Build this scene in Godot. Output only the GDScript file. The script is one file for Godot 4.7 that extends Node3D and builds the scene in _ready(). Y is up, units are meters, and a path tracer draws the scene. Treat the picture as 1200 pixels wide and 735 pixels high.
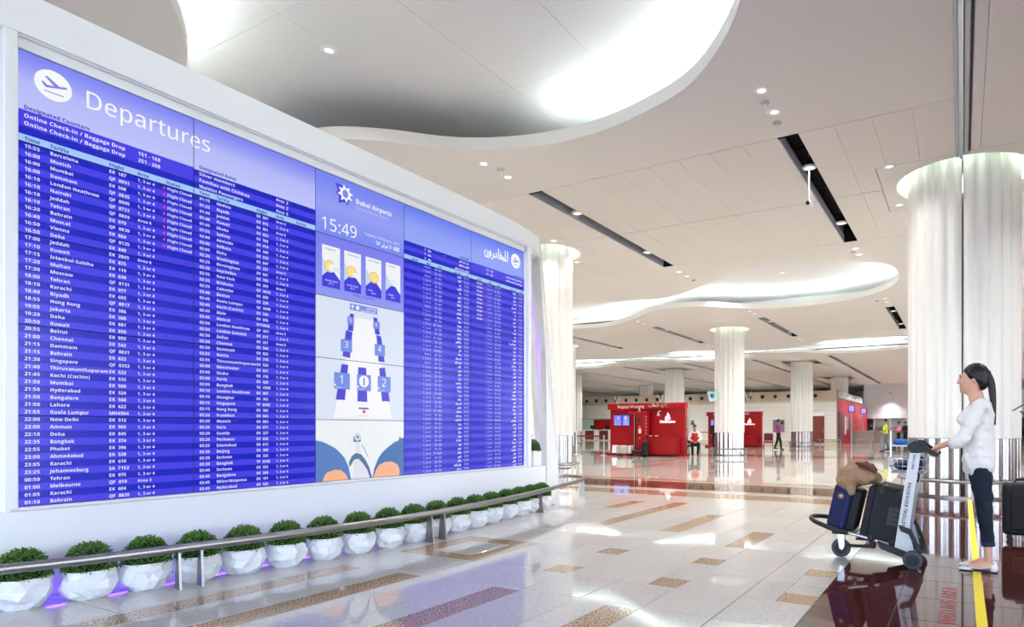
extends Node3D

# ---------------------------------------------------------------- mesh builder
class MB:
	var v := PackedVector3Array()
	var n := PackedVector3Array()
	var uv := PackedVector2Array()

	func tri(a: Vector3, b: Vector3, c: Vector3, na: Vector3, nb: Vector3, nc: Vector3, ua := Vector2.ZERO, ub := Vector2.ZERO, uc := Vector2.ZERO) -> void:
		var g := (c - a).cross(b - a)
		if g.dot(na + nb + nc) < 0.0:
			v.append_array([a, c, b]); n.append_array([na, nc, nb]); uv.append_array([ua, uc, ub])
		else:
			v.append_array([a, b, c]); n.append_array([na, nb, nc]); uv.append_array([ua, ub, uc])

	func flat(a: Vector3, b: Vector3, c: Vector3, out: Vector3) -> void:
		var g := (c - a).cross(b - a)
		if g.length_squared() < 1e-16:
			return
		g = g.normalized()
		if g.dot(out) < 0.0:
			g = -g
		tri(a, b, c, g, g, g)

	func quad(a: Vector3, b: Vector3, c: Vector3, d: Vector3, nn: Vector3, r := Rect2(0, 0, 1, 1)) -> void:
		var e := r.end
		tri(a, b, c, nn, nn, nn, r.position, Vector2(e.x, r.position.y), e)
		tri(a, c, d, nn, nn, nn, r.position, e, Vector2(r.position.x, e.y))

	func fquad(a: Vector3, b: Vector3, c: Vector3, d: Vector3, out: Vector3) -> void:
		flat(a, b, c, out); flat(a, c, d, out)

	# chamfered box
	func box(c: Vector3, s: Vector3, bev := 0.0, bs := Basis()) -> void:
		var h := s * 0.5
		bev = minf(bev, minf(h.x, minf(h.y, h.z)) * 0.9)
		for ax in 3:
			for sg in [-1.0, 1.0]:
				var u := (ax + 1) % 3
				var w := (ax + 2) % 3
				var p := []
				for q in [[-1, -1], [1, -1], [1, 1], [-1, 1]]:
					var t := Vector3()
					t[ax] = sg * h[ax]; t[u] = q[0] * (h[u] - bev); t[w] = q[1] * (h[w] - bev)
					p.append(c + bs * t)
				var nn := Vector3(); nn[ax] = sg
				quad(p[0], p[1], p[2], p[3], bs * nn)
				if bev > 0.0:
					for s2 in [-1.0, 1.0]:
						if u > ax or true:
							var e := []
							for q in [[-1, 0], [1, 0], [1, 1], [-1, 1]]:
								var t := Vector3()
								t[w] = q[0] * (h[w] - bev)
								if q[1] == 0:
									t[ax] = sg * h[ax]; t[u] = s2 * (h[u] - bev)
								else:
									t[ax] = sg * (h[ax] - bev); t[u] = s2 * h[u]
								e.append(c + bs * t)
							var n2 := Vector3(); n2[ax] = sg; n2[u] = s2
							quad(e[0], e[1], e[2], e[3], bs * n2.normalized())
		if bev > 0.0:
			for x in [-1.0, 1.0]:
				for y in [-1.0, 1.0]:
					for z in [-1.0, 1.0]:
						var k := Vector3(x, y, z)
						var cc := k * (h - Vector3.ONE * bev)
						var nn := bs * k.normalized()
						tri(c + bs * (cc + Vector3(x * bev, 0, 0)), c + bs * (cc + Vector3(0, y * bev, 0)), c + bs * (cc + Vector3(0, 0, z * bev)), nn, nn, nn)

	# rounded box, smooth
	func rbox(c: Vector3, s: Vector3, r: float, bs := Basis(), seg := 3, wob := 0.0) -> void:
		var h := s * 0.5
		r = minf(r, minf(h.x, minf(h.y, h.z)))
		var core := h - Vector3.ONE * r
		for ax in 3:
			var u := (ax + 1) % 3
			var w := (ax + 2) % 3
			var tu := []
			var tw := []
			for i in seg + 1:
				var t := tan(PI / 4 * (float(i) / seg - 1.0))
				tu.append([-core[u], t]); tw.append([-core[w], t])
			for i in seg + 1:
				var t := tan(PI / 4 * (float(i) / seg))
				tu.append([core[u], t]); tw.append([core[w], t])
			for sg in [-1.0, 1.0]:
				var P := []
				var N := []
				for a in tu:
					for b in tw:
						var d := Vector3(); d[ax] = sg; d[u] = a[1]; d[w] = b[1]
						d = d.normalized()
						var p := Vector3(); p[ax] = sg * core[ax]; p[u] = a[0]; p[w] = b[0]
						p += d * r
						P.append(c + bs * p); N.append(bs * d)
				var m := tw.size()
				for i in tu.size() - 1:
					for j in m - 1:
						var k := i * m + j
						tri(P[k], P[k + m], P[k + m + 1], N[k], N[k + m], N[k + m + 1])
						tri(P[k], P[k + m + 1], P[k + 1], N[k], N[k + m + 1], N[k + 1])

	# profile of Vector2(radius, height) turned round the y axis; smooth joins the normals along the profile
	func lathe(pr: Array, seg: int, x := Transform3D(), smooth := false, a0 := 0.0, a1 := TAU) -> void:
		var m := pr.size()
		var nn := []
		for i in m - 1:
			var d: Vector2 = pr[i + 1] - pr[i]
			nn.append(Vector2(d.y, -d.x).normalized())
		for i in m - 1:
			var n0: Vector2 = nn[i]
			var n1: Vector2 = nn[i]
			if smooth:
				if i > 0: n0 = (nn[i] + nn[i - 1]).normalized()
				if i < m - 2: n1 = (nn[i] + nn[i + 1]).normalized()
			for k in seg:
				var a := lerpf(a0, a1, float(k) / seg)
				var b := lerpf(a0, a1, float(k + 1) / seg)
				var ca := Vector3(cos(a), 0, sin(a))
				var cb := Vector3(cos(b), 0, sin(b))
				var y := Vector3.UP
				var p0: Vector3 = x * (ca * pr[i].x + y * pr[i].y)
				var p1: Vector3 = x * (cb * pr[i].x + y * pr[i].y)
				var p2: Vector3 = x * (cb * pr[i + 1].x + y * pr[i + 1].y)
				var p3: Vector3 = x * (ca * pr[i + 1].x + y * pr[i + 1].y)
				var q0 := x.basis * (ca * n0.x + y * n0.y)
				var q1 := x.basis * (cb * n0.x + y * n0.y)
				var q2 := x.basis * (cb * n1.x + y * n1.y)
				var q3 := x.basis * (ca * n1.x + y * n1.y)
				if pr[i].x > 1e-6: tri(p0, p1, p2, q0, q1, q2)
				if pr[i + 1].x > 1e-6: tri(p0, p2, p3, q0, q2, q3)

	# tube along points; rx, ry radii of the section (ry towards up), one number or one per point
	func tube(p: Array, rad, seg := 8, closed := false, squash := 1.0, up := Vector3.UP, caps := true) -> void:
		var m := p.size()
		var R := []
		var NN := []
		for i in m:
			var prev: Vector3 = p[(i - 1 + m) % m] if closed or i > 0 else p[i]
			var nex: Vector3 = p[(i + 1) % m] if closed or i < m - 1 else p[i]
			var t := (nex - prev).normalized()
			var side := t.cross(up)
			if side.length() < 0.01: side = t.cross(Vector3.RIGHT)
			side = side.normalized()
			var u2 := side.cross(t).normalized()
			var r: float = rad[i] if rad is Array else rad
			var ring := []
			var nr := []
			for k in seg:
				var a := TAU * k / seg
				ring.append(p[i] + side * cos(a) * r * squash + u2 * sin(a) * r)
				nr.append((side * cos(a) / squash + u2 * sin(a)).normalized())
			R.append(ring); NN.append(nr)
		for i in (m if closed else m - 1):
			var j := (i + 1) % m
			for k in seg:
				var l := (k + 1) % seg
				tri(R[i][k], R[i][l], R[j][l], NN[i][k], NN[i][l], NN[j][l])
				tri(R[i][k], R[j][l], R[j][k], NN[i][k], NN[j][l], NN[j][k])
		if caps and not closed:
			for e in [0, m - 1]:
				var t: Vector3 = (p[0] - p[1]) if e == 0 else (p[m - 1] - p[m - 2])
				t = t.normalized()
				for k in range(1, seg - 1):
					tri(R[e][0], R[e][k], R[e][k + 1], t, t, t)

	# polygon (Vector2 list) extruded by depth: x-form maps (px, py, 0..depth)
	func prism(poly: PackedVector2Array, depth: float, x := Transform3D(), smooth := false) -> void:
		var ix := Geometry2D.triangulate_polygon(poly)
		var f := x.basis * Vector3(0, 0, 1) * signf(depth)
		for i in range(0, ix.size(), 3):
			var a := poly[ix[i]]; var b := poly[ix[i + 1]]; var c := poly[ix[i + 2]]
			tri(x * Vector3(a.x, a.y, 0), x * Vector3(b.x, b.y, 0), x * Vector3(c.x, c.y, 0), -f, -f, -f, a, b, c)
			tri(x * Vector3(a.x, a.y, depth), x * Vector3(b.x, b.y, depth), x * Vector3(c.x, c.y, depth), f, f, f, a, b, c)
		var cw := Geometry2D.is_polygon_clockwise(poly)
		var m := poly.size()
		var en := []
		for i in m:
			var d := (poly[(i + 1) % m] - poly[i]).normalized()
			en.append(Vector2(d.y, -d.x) * (-1.0 if cw else 1.0))
		for i in m:
			var j := (i + 1) % m
			var n0: Vector2 = en[i]
			var n1: Vector2 = en[i]
			if smooth:
				if en[i].dot(en[(i - 1 + m) % m]) > 0.6: n0 = (en[i] + en[(i - 1 + m) % m]).normalized()
				if en[i].dot(en[j]) > 0.6: n1 = (en[i] + en[j]).normalized()
			var q0 := x.basis * Vector3(n0.x, n0.y, 0)
			var q1 := x.basis * Vector3(n1.x, n1.y, 0)
			var a := x * Vector3(poly[i].x, poly[i].y, 0); var b := x * Vector3(poly[j].x, poly[j].y, 0)
			var c := x * Vector3(poly[j].x, poly[j].y, depth); var d := x * Vector3(poly[i].x, poly[i].y, depth)
			tri(a, b, c, q0, q1, q1); tri(a, c, d, q0, q1, q0)

	func add(o: MB, x := Transform3D()) -> void:
		for i in o.v.size():
			v.append(x * o.v[i]); n.append((x.basis * o.n[i]).normalized()); uv.append(o.uv[i])

	func mesh() -> ArrayMesh:
		var arr := []
		arr.resize(Mesh.ARRAY_MAX)
		arr[Mesh.ARRAY_VERTEX] = v; arr[Mesh.ARRAY_NORMAL] = n; arr[Mesh.ARRAY_TEX_UV] = uv
		var am := ArrayMesh.new()
		am.add_surface_from_arrays(Mesh.PRIMITIVE_TRIANGLES, arr)
		return am

# ---------------------------------------------------------------- blended capsules and ellipsoids, meshed by surface nets
class Blob:
	var prims := []
	func cap(a: Vector3, b: Vector3, ra: float, rb: float, k := 0.03) -> Blob:
		prims.append([0, a, b, ra, rb, k]); return self
	func chain(ps: Array, rs: Array, k := 0.03) -> Blob:
		for i in ps.size() - 1: cap(ps[i], ps[i + 1], rs[i], rs[i + 1], k)
		return self
	func ell(c: Vector3, r: Vector3, k := 0.03, bs := Basis()) -> Blob:
		prims.append([1, c, r, bs, 0.0, k]); return self
	func cut(c: Vector3, r: Vector3, k := 0.01, bs := Basis()) -> Blob:
		prims.append([2, c, r, bs, 0.0, k]); return self
	func below(y: float) -> Blob:      # keeps what lies above y
		prims.append([3, y]); return self
	func above(y: float) -> Blob:      # keeps what lies below y
		prims.append([4, y]); return self

	func build(mb: MB, cell: float, noise_amp := 0.0, noise: FastNoiseLite = null) -> void:
		var lo := Vector3.ONE * 1e9
		var hi := -lo
		var bb := []
		for p in prims:
			var l: Vector3
			var h: Vector3
			if p[0] == 0:
				var r: float = maxf(p[3], p[4])
				l = p[1].min(p[2]) - Vector3.ONE * r; h = p[1].max(p[2]) + Vector3.ONE * r
			elif p[0] <= 2:
				var e: Vector3 = p[2]
				if p[3] != Basis():
					e = Vector3.ONE * maxf(e.x, maxf(e.y, e.z))
				l = p[1] - e; h = p[1] + e
			else:
				bb.append(null); continue
			bb.append([l, h])
			if p[0] != 2:
				lo = lo.min(l); hi = hi.max(h)
		lo -= Vector3.ONE * cell * 3; hi += Vector3.ONE * cell * 3
		var nx := int((hi.x - lo.x) / cell) + 2
		var ny := int((hi.y - lo.y) / cell) + 2
		var nz := int((hi.z - lo.z) / cell) + 2
		var g := PackedFloat32Array()
		g.resize(nx * ny * nz)
		g.fill(1.0)
		var sy := nx
		var sz := nx * ny
		for q in prims.size():
			var p = prims[q]
			if p[0] >= 3:
				for z in nz:
					for y in ny:
						var d: float = (p[1] - (lo.y + y * cell)) * (1.0 if p[0] == 3 else -1.0)
						if d < -cell * 2: continue
						var o := z * sz + y * sy
						for x in nx:
							if g[o + x] < d: g[o + x] = d
				continue
			var kk: float = p[5]
			var mar := kk + cell * 2.0
			var l: Vector3 = (bb[q][0] - lo - Vector3.ONE * mar) / cell
			var h: Vector3 = (bb[q][1] - lo + Vector3.ONE * mar) / cell
			var x0 := maxi(0, int(l.x)); var x1 := mini(nx - 1, int(h.x) + 1)
			var y0 := maxi(0, int(l.y)); var y1 := mini(ny - 1, int(h.y) + 1)
			var z0 := maxi(0, int(l.z)); var z1 := mini(nz - 1, int(h.z) + 1)
			var kind: int = p[0]
			var a: Vector3 = p[1]
			var ba := Vector3()
			var il := 0.0
			var ra := 0.0
			var dr := 0.0
			var er := Vector3.ONE
			var em := 1.0
			var inv := Basis()
			if kind == 0:
				ba = p[2] - a
				il = 1.0 / maxf(ba.length_squared(), 1e-9)
				ra = p[3]; dr = p[4] - p[3]
			else:
				er = Vector3.ONE / (p[2] as Vector3)
				em = minf(p[2].x, minf(p[2].y, p[2].z))
				inv = (p[3] as Basis).inverse()
			for z in range(z0, z1 + 1):
				for y in range(y0, y1 + 1):
					var o := z * sz + y * sy
					for x in range(x0, x1 + 1):
						var w := Vector3(lo.x + x * cell, lo.y + y * cell, lo.z + z * cell) - a
						var d: float
						if kind == 0:
							var t := clampf(w.dot(ba) * il, 0.0, 1.0)
							d = (w - ba * t).length() - ra - dr * t
						else:
							var e := (inv * w) * er
							var le := e.length()
							var ge := (e * er).length()
							d = le * (le - 1.0) / ge if ge > 1e-6 else -em
						var c := g[o + x]
						if kind == 2:
							d = -d
							var hh := maxf(kk - absf(c - d), 0.0)
							g[o + x] = maxf(c, d) + hh * hh * 0.25 / kk
						else:
							var hh := maxf(kk - absf(c - d), 0.0)
							g[o + x] = minf(c, d) - hh * hh * 0.25 / kk
		if noise_amp > 0.0:
			for z in nz:
				for y in ny:
					for x in nx:
						var o := z * sz + y * sy + x
						if absf(g[o]) < 0.1:
							g[o] += noise_amp * noise.get_noise_3d(x * cell, y * cell, z * cell)
		# surface nets
		var id := {}
		var pos := PackedVector3Array()
		var nor := PackedVector3Array()
		var off := [0, 1, sy, sy + 1, sz, sz + 1, sz + sy, sz + sy + 1]
		for z in nz - 1:
			for y in ny - 1:
				var o := z * sz + y * sy
				for x in nx - 1:
					var i := o + x
					var f := g[i]
					if f > cell * 2.5 or f < -cell * 2.5: continue
					var neg := 0
					for k in 8:
						if g[i + off[k]] < 0.0: neg += 1
					if neg == 0 or neg == 8: continue
					var s := Vector3()
					var cnt := 0
					for e in [[0, 1], [2, 3], [4, 5], [6, 7], [0, 2], [1, 3], [4, 6], [5, 7], [0, 4], [1, 5], [2, 6], [3, 7]]:
						var fa := g[i + off[e[0]]]
						var fb := g[i + off[e[1]]]
						if (fa < 0.0) != (fb < 0.0):
							var t := fa / (fa - fb)
							var pa := Vector3(e[0] & 1, (e[0] >> 1) & 1, e[0] >> 2)
							var pb := Vector3(e[1] & 1, (e[1] >> 1) & 1, e[1] >> 2)
							s += pa.lerp(pb, t); cnt += 1
					s /= cnt
					id[i] = pos.size()
					pos.append(lo + (Vector3(x, y, z) + s) * cell)
					var gr := Vector3(
						g[i + 1] + g[i + off[3]] + g[i + off[5]] + g[i + off[7]] - g[i] - g[i + sy] - g[i + sz] - g[i + off[6]],
						g[i + sy] + g[i + off[3]] + g[i + off[6]] + g[i + off[7]] - g[i] - g[i + 1] - g[i + sz] - g[i + off[5]],
						g[i + sz] + g[i + off[5]] + g[i + off[6]] + g[i + off[7]] - g[i] - g[i + 1] - g[i + sy] - g[i + off[3]])
					nor.append(gr.normalized())
		for i in id:
			var x: int = i % nx
			var y: int = (i / sy) % ny
			var z: int = i / sz
			for ax in 3:
				var d: int = [1, sy, sz][ax]
				if (g[i] < 0.0) == (g[i + d] < 0.0): continue
				var s1: int = [sy, sz, 1][ax]
				var s2: int = [sz, 1, sy][ax]
				if not (id.has(i - s1) and id.has(i - s2) and id.has(i - s1 - s2)): continue
				var A: int = id[i]; var B: int = id[i - s1]; var C: int = id[i - s1 - s2]; var D: int = id[i - s2]
				mb.tri(pos[A], pos[B], pos[C], nor[A], nor[B], nor[C])
				mb.tri(pos[A], pos[C], pos[D], nor[A], nor[C], nor[D])

# ---------------------------------------------------------------- nodes
var M := {}
var names := {}

func numbered(s: String) -> String:
	var k: int = names.get(s, 0)
	names[s] = k + 1
	return s if k == 0 else "%s_%03d" % [s, k]

func thing(called: String, label: String, category: String, at := Vector3.ZERO, turn := 0.0, group := "") -> Node3D:
	var o := Node3D.new()
	o.name = numbered(called)
	add_child(o, true)
	o.position = at
	o.rotation.y = turn
	o.set_meta("label", label)
	o.set_meta("category", category)
	if group: o.set_meta("group", group)
	return o

func part(parent: Node3D, called: String, mb, mat: Material, at := Vector3.ZERO, label := "") -> MeshInstance3D:
	var o := MeshInstance3D.new()
	o.name = called if parent != self else numbered(called)
	o.mesh = mb.mesh() if mb is MB else mb
	o.material_override = null
	if mat: 
		for s in o.mesh.get_surface_count(): o.set_surface_override_material(s, mat)
	o.position = at
	parent.add_child(o, true)
	if label: o.set_meta("label", label)
	return o

func struct(called: String, mb, mat: Material, parent: Node3D = null) -> MeshInstance3D:
	var o := part(parent if parent else self, called, mb, mat)
	if parent == null: o.set_meta("kind", "structure")
	return o

func setting(called: String) -> Node3D:
	var o := Node3D.new()
	o.name = called
	add_child(o, true)
	o.set_meta("kind", "structure")
	return o

func tag(o: Node3D, label: String, category: String, group := "") -> Node3D:
	o.set_meta("label", label); o.set_meta("category", category)
	if group: o.set_meta("group", group)
	return o

func dup(src: Node3D, at: Vector3, turn: float, label: String) -> Node3D:
	var base := String(src.name)
	var i := base.rfind("_")
	if i > 0 and base.substr(i + 1).is_valid_int(): base = base.substr(0, i)
	var o: Node3D = src.duplicate()
	o.name = numbered(base)
	add_child(o, true)
	o.position = at
	o.rotation.y = turn
	o.set_meta("label", label)
	return o

func sm(c: Color, rough := 0.6, metal := 0.0, spec := 0.5) -> StandardMaterial3D:
	var m := StandardMaterial3D.new()
	m.albedo_color = c
	m.roughness = rough
	m.metallic = metal
	m.metallic_specular = spec
	return m

func glow(c: Color, e: float) -> StandardMaterial3D:
	var m := sm(c, 0.5)
	m.emission_enabled = true
	m.emission = c
	m.emission_energy_multiplier = e / EXPO
	return m

func noise_tex(seed_: int, freq: float, cols: Array, offs: Array, size := 512, type := FastNoiseLite.TYPE_SIMPLEX_SMOOTH, oct := 4) -> NoiseTexture2D:
	var f := FastNoiseLite.new()
	f.seed = seed_
	f.noise_type = type
	f.frequency = freq
	f.fractal_octaves = oct
	var t := NoiseTexture2D.new()
	t.width = size; t.height = size
	t.seamless = true
	t.noise = f
	var g := Gradient.new()
	g.colors = PackedColorArray(cols)
	g.offsets = PackedFloat32Array(offs)
	t.color_ramp = g
	return t

func tri_mat(t: Texture2D, scale: float, rough: float, metal := 0.0, spec := 0.5) -> StandardMaterial3D:
	var m := sm(Color.WHITE, rough, metal, spec)
	m.albedo_texture = t
	m.uv1_triplanar = true
	m.uv1_world_triplanar = true
	m.uv1_scale = Vector3.ONE * scale
	return m

func rect(x0: float, y0: float, x1: float, y1: float) -> PackedVector2Array:
	return PackedVector2Array([Vector2(x0, y0), Vector2(x1, y0), Vector2(x1, y1), Vector2(x0, y1)])

func circle(c: Vector2, r: float, seg: int) -> PackedVector2Array:
	var p := PackedVector2Array()
	for i in seg: p.append(c + Vector2(cos(TAU * i / seg), sin(TAU * i / seg)) * r)
	return p

func spline(pts: Array, per: int) -> Array:
	var out := []
	for i in pts.size() - 1:
		var a = pts[maxi(i - 1, 0)]
		var d = pts[mini(i + 2, pts.size() - 1)]
		for k in per:
			var t := float(k) / per
			out.append(pts[i].cubic_interpolate(pts[i + 1], a, d, t))
	out.append(pts[-1])
	return out

# plan view (x, z) to a slab that hangs from y up to y + t
func slab(poly: PackedVector2Array, y: float, t: float, smooth := false) -> MB:
	var mb := MB.new()
	mb.prism(poly, t, Transform3D(Basis(Vector3(1, 0, 0), Vector3(0, 0, 1), Vector3(0, 1, 0)), Vector3(0, y, 0)), smooth)
	return mb

const ORD := ["first", "second", "third", "fourth", "fifth", "sixth", "seventh", "eighth", "ninth", "tenth", "eleventh", "twelfth", "thirteenth", "fourteenth", "fifteenth", "sixteenth", "seventeenth", "eighteenth", "nineteenth", "twentieth"]

func _ready() -> void:
	# camera: looks level, its picture moved up and to the left
	var cam := Camera3D.new()
	cam.name = "camera"
	cam.projection = Camera3D.PROJECTION_FRUSTUM
	cam.near = 0.05
	cam.far = 300.0
	cam.size = 0.05 * 735.0 / 727.0
	cam.frustum_offset = Vector2(-136.0 / 727.0, 135.5 / 727.0) * 0.05
	cam.position = Vector3(0, 1.2, 0)
	cam.rotation.y = atan(392.0 / 727.0)
	cam.current = true
	add_child(cam)
	# sky beyond the unseen glazing behind and right of the camera, exposure
	var we := WorldEnvironment.new()
	we.name = "world_environment"
	var env := Environment.new()
	env.background_mode = Environment.BG_SKY
	var sky := Sky.new()
	var ps := ProceduralSkyMaterial.new()
	ps.sky_top_color = Color(0.62, 0.72, 0.9)
	ps.sky_horizon_color = Color(0.9, 0.93, 0.97)
	ps.ground_bottom_color = Color(0.55, 0.53, 0.5)
	ps.ground_horizon_color = Color(0.8, 0.8, 0.78)
	ps.energy_multiplier = SKY_E
	sky.sky_material = ps
	env.sky = sky
	env.tonemap_mode = Environment.TONE_MAPPER_LINEAR
	env.tonemap_exposure = EXPO
	env.sdfgi_enabled = true
	env.ssao_enabled = true
	env.ssil_enabled = true
	we.environment = env
	add_child(we)
	make_materials()
	build_floor()
	build_ceiling()
	build_shell()
	build_wall()
	build_video_wall()
	build_columns()
	build_far_wall()
	build_kiosks()
	build_far_right()
	build_left_counters()
	build_planters()
	build_rail()
	build_trolley()
	build_luggage()
	build_woman()
	build_people()
	build_lamps()
	build_small()

const SKY_E := 6.2
const CY := 5.8          # ceiling height
const E_SPOT := 5.9      # downlights
const E_COVE := 0.85      # cove lamps
const EXPO := 1.7

func make_materials() -> void:
	var beige := noise_tex(3, 0.045, [Color(0.76, 0.742, 0.718), Color(0.79, 0.772, 0.748), Color(0.815, 0.80, 0.778)], [0.25, 0.5, 0.75])
	M.tile = tri_mat(beige, 1.3, 0.035)
	var beige2 := noise_tex(9, 0.04, [Color(0.74, 0.722, 0.70), Color(0.772, 0.755, 0.732), Color(0.80, 0.785, 0.765)], [0.2, 0.5, 0.8])
	M.tile2 = tri_mat(beige2, 1.1, 0.045)
	var tan := noise_tex(4, 0.07, [Color(0.36, 0.27, 0.18), Color(0.67, 0.55, 0.42), Color(0.81, 0.715, 0.60)], [0.28, 0.48, 0.72])
	M.inlay = tri_mat(tan, 1.6, 0.045)
	var redg := noise_tex(5, 0.09, [Color(0.19, 0.075, 0.07), Color(0.30, 0.13, 0.12), Color(0.40, 0.20, 0.18)], [0.3, 0.55, 0.8])
	M.redtile = tri_mat(redg, 1.8, 0.04)
	var brown := noise_tex(6, 0.07, [Color(0.28, 0.17, 0.14), Color(0.42, 0.28, 0.24), Color(0.52, 0.38, 0.33)], [0.3, 0.5, 0.75])
	M.brownband = tri_mat(brown, 1.0, 0.05)
	M.grout = sm(Color(0.36, 0.34, 0.33), 0.6)
	M.grout_light = sm(Color(0.62, 0.56, 0.5), 0.6)
	M.yellow = sm(Color(0.95, 0.86, 0.06), 0.45)
	M.ceil = sm(Color(0.872, 0.856, 0.842), 0.75)
	M.ceil2 = sm(Color(0.87, 0.865, 0.87), 0.75)
	M.lip = sm(Color(0.93, 0.95, 0.95), 0.6)
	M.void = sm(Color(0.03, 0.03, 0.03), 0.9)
	M.white = sm(Color(0.90, 0.91, 0.92), 0.45)
	M.gloss_white = sm(Color(0.95, 0.965, 0.97), 0.25)
	M.plaster = sm(Color(0.86, 0.86, 0.86), 0.8)
	M.steel = sm(Color(0.60, 0.59, 0.58), 0.33, 1.0)
	M.mirror_steel = sm(Color(0.80, 0.79, 0.78), 0.2, 1.0)
	M.alu = sm(Color(0.78, 0.80, 0.82), 0.35, 1.0)
	M.alu_paint = sm(Color(0.70, 0.72, 0.74), 0.4, 0.3)
	M.trim = sm(Color(0.74, 0.77, 0.82), 0.4)
	M.black = sm(Color(0.03, 0.03, 0.035), 0.5)
	M.rubber = sm(Color(0.09, 0.10, 0.115), 0.6)
	M.rubber_grey = sm(Color(0.24, 0.27, 0.29), 0.7)
	M.column = sm(Color(0.925, 0.93, 0.915), 0.5)
	M.red = sm(Color(0.62, 0.012, 0.05), 0.3)
	M.red2 = sm(Color(0.80, 0.10, 0.20), 0.35)
	M.glass = sm(Color(0.85, 0.92, 0.92, 0.12), 0.05)
	M.glass.transparency = BaseMaterial3D.TRANSPARENCY_ALPHA
	M.leak_tinted_body = sm(Color(0.04, 0.10, 0.28), 0.4)  # blue tint stands in for screen light leaking at the panel joints
	M.panel = sm(Color(0.885, 0.88, 0.86), 0.5)
	M.panel2 = sm(Color(0.80, 0.76, 0.70), 0.5)
	M.cove_lamp = glow(Color(0.96, 1.0, 1.0), 9.0)
	M.lamp_lens = glow(Color(1.0, 0.96, 0.90), 2.5)
	M.purple = glow(Color(0.62, 0.48, 1.0), 1.5)
	M.purple_soft = glow(Color(0.55, 0.42, 1.0), 0.8)
	M.skin = sm(Color(0.85, 0.65, 0.54), 0.5)
	M.skin.subsurf_scatter_enabled = true
	M.skin.subsurf_scatter_strength = 0.15
	M.hair = sm(Color(0.075, 0.05, 0.042), 0.5)
	M.ring_lamp = glow(Color(0.9, 1.0, 0.88), 1.5)
	M.pot = sm(Color(0.93, 0.945, 0.955), 0.3)
	M.alu_white = sm(Color(0.70, 0.71, 0.71), 0.35, 0.3)
	M.ink = sm(Color(0.04, 0.05, 0.12), 0.6)
	M.eye_white = sm(Color(0.9, 0.88, 0.86), 0.15)
	M.iris = sm(Color(0.08, 0.05, 0.04), 0.1)
	M.blouse = sm(Color(0.93, 0.915, 0.885), 0.8)
	M.denim = tri_mat(noise_tex(41, 0.3, [Color(0.03, 0.07, 0.13), Color(0.05, 0.11, 0.18)], [0.3, 0.7], 128), 8.0, 0.85)
	M.denim_light = sm(Color(0.10, 0.20, 0.27), 0.85)
	M.shoe = sm(Color(0.90, 0.90, 0.90), 0.3)
	M.skin2 = sm(Color(0.64, 0.45, 0.35), 0.55)
	M.trousers = sm(Color(0.05, 0.05, 0.065), 0.8)

# ---------------------------------------------------------------- floor
const TX0 := -0.9
const TZ0 := -1.98
const TW := 0.5
const TD := 0.58

func inlays() -> Array:
	var r := []
	# long strips and small squares of brown granite let into the pale floor: x from, x to, z from, z to
	r.append([-4.82, -4.57, -3.63, -0.82]); r.append([-4.15, -3.9, -3.66, -1.2])
	r.append([-3.15, -2.9, -3.68, -2.1]); r.append([-2.15, -1.9, -3.66, -2.4])
	for x in [-3.15, -2.15, -1.15]:
		r.append([x, x + 0.25, -4.56, -4.3]); r.append([x, x + 0.25, -5.43, -5.17])
	r.append([-3.15, -2.9, -8.2, -6.62]); r.append([-2.15, -1.9, -7.08, -6.05]); r.append([-4.15, -3.9, -9.3, -6.52])
	r.append([-4.88, -4.63, -9.2, -8.2])
	r.append([-4.88, -3.9, -4.5, -4.3]); r.append([-4.88, -3.9, -5.3, -5.08]); r.append([-4.88, -4.62, -5.08, -4.5]); r.append([-4.13, -3.9, -5.08, -4.5])
	return r

func cut_rects(r: Array, cuts: Array) -> Array:
	# what is left of a rectangle when others are cut out of it
	var out := [r]
	for c in cuts:
		var nxt := []
		for q in out:
			if c[1] <= q[0] or c[0] >= q[1] or c[3] <= q[2] or c[2] >= q[3]:
				nxt.append(q); continue
			var x0 := maxf(q[0], c[0]); var x1 := minf(q[1], c[1])
			var z0 := maxf(q[2], c[2]); var z1 := minf(q[3], c[3])
			if x0 - q[0] > 0.005: nxt.append([q[0], x0, q[2], q[3]])
			if q[1] - x1 > 0.005: nxt.append([x1, q[1], q[2], q[3]])
			if z0 - q[2] > 0.005: nxt.append([x0, x1, q[2], z0])
			if q[3] - z1 > 0.005: nxt.append([x0, x1, z1, q[3]])
		out = nxt
	return out

func tile_box(mb: MB, q: Array, gap: float, top := 0.0) -> void:
	mb.box(Vector3((q[0] + q[1]) / 2, top - 0.01, (q[2] + q[3]) / 2), Vector3(q[1] - q[0] - gap, 0.02, q[3] - q[2] - gap), 0.0012)

func flat_tile(mb: MB, q: Array, gap: float, y := 0.0) -> void:
	var a: float = q[0] + gap / 2; var b: float = q[1] - gap / 2
	var c: float = q[2] + gap / 2; var d: float = q[3] - gap / 2
	mb.quad(Vector3(a, y, c), Vector3(b, y, c), Vector3(b, y, d), Vector3(a, y, d), Vector3.UP)

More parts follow.
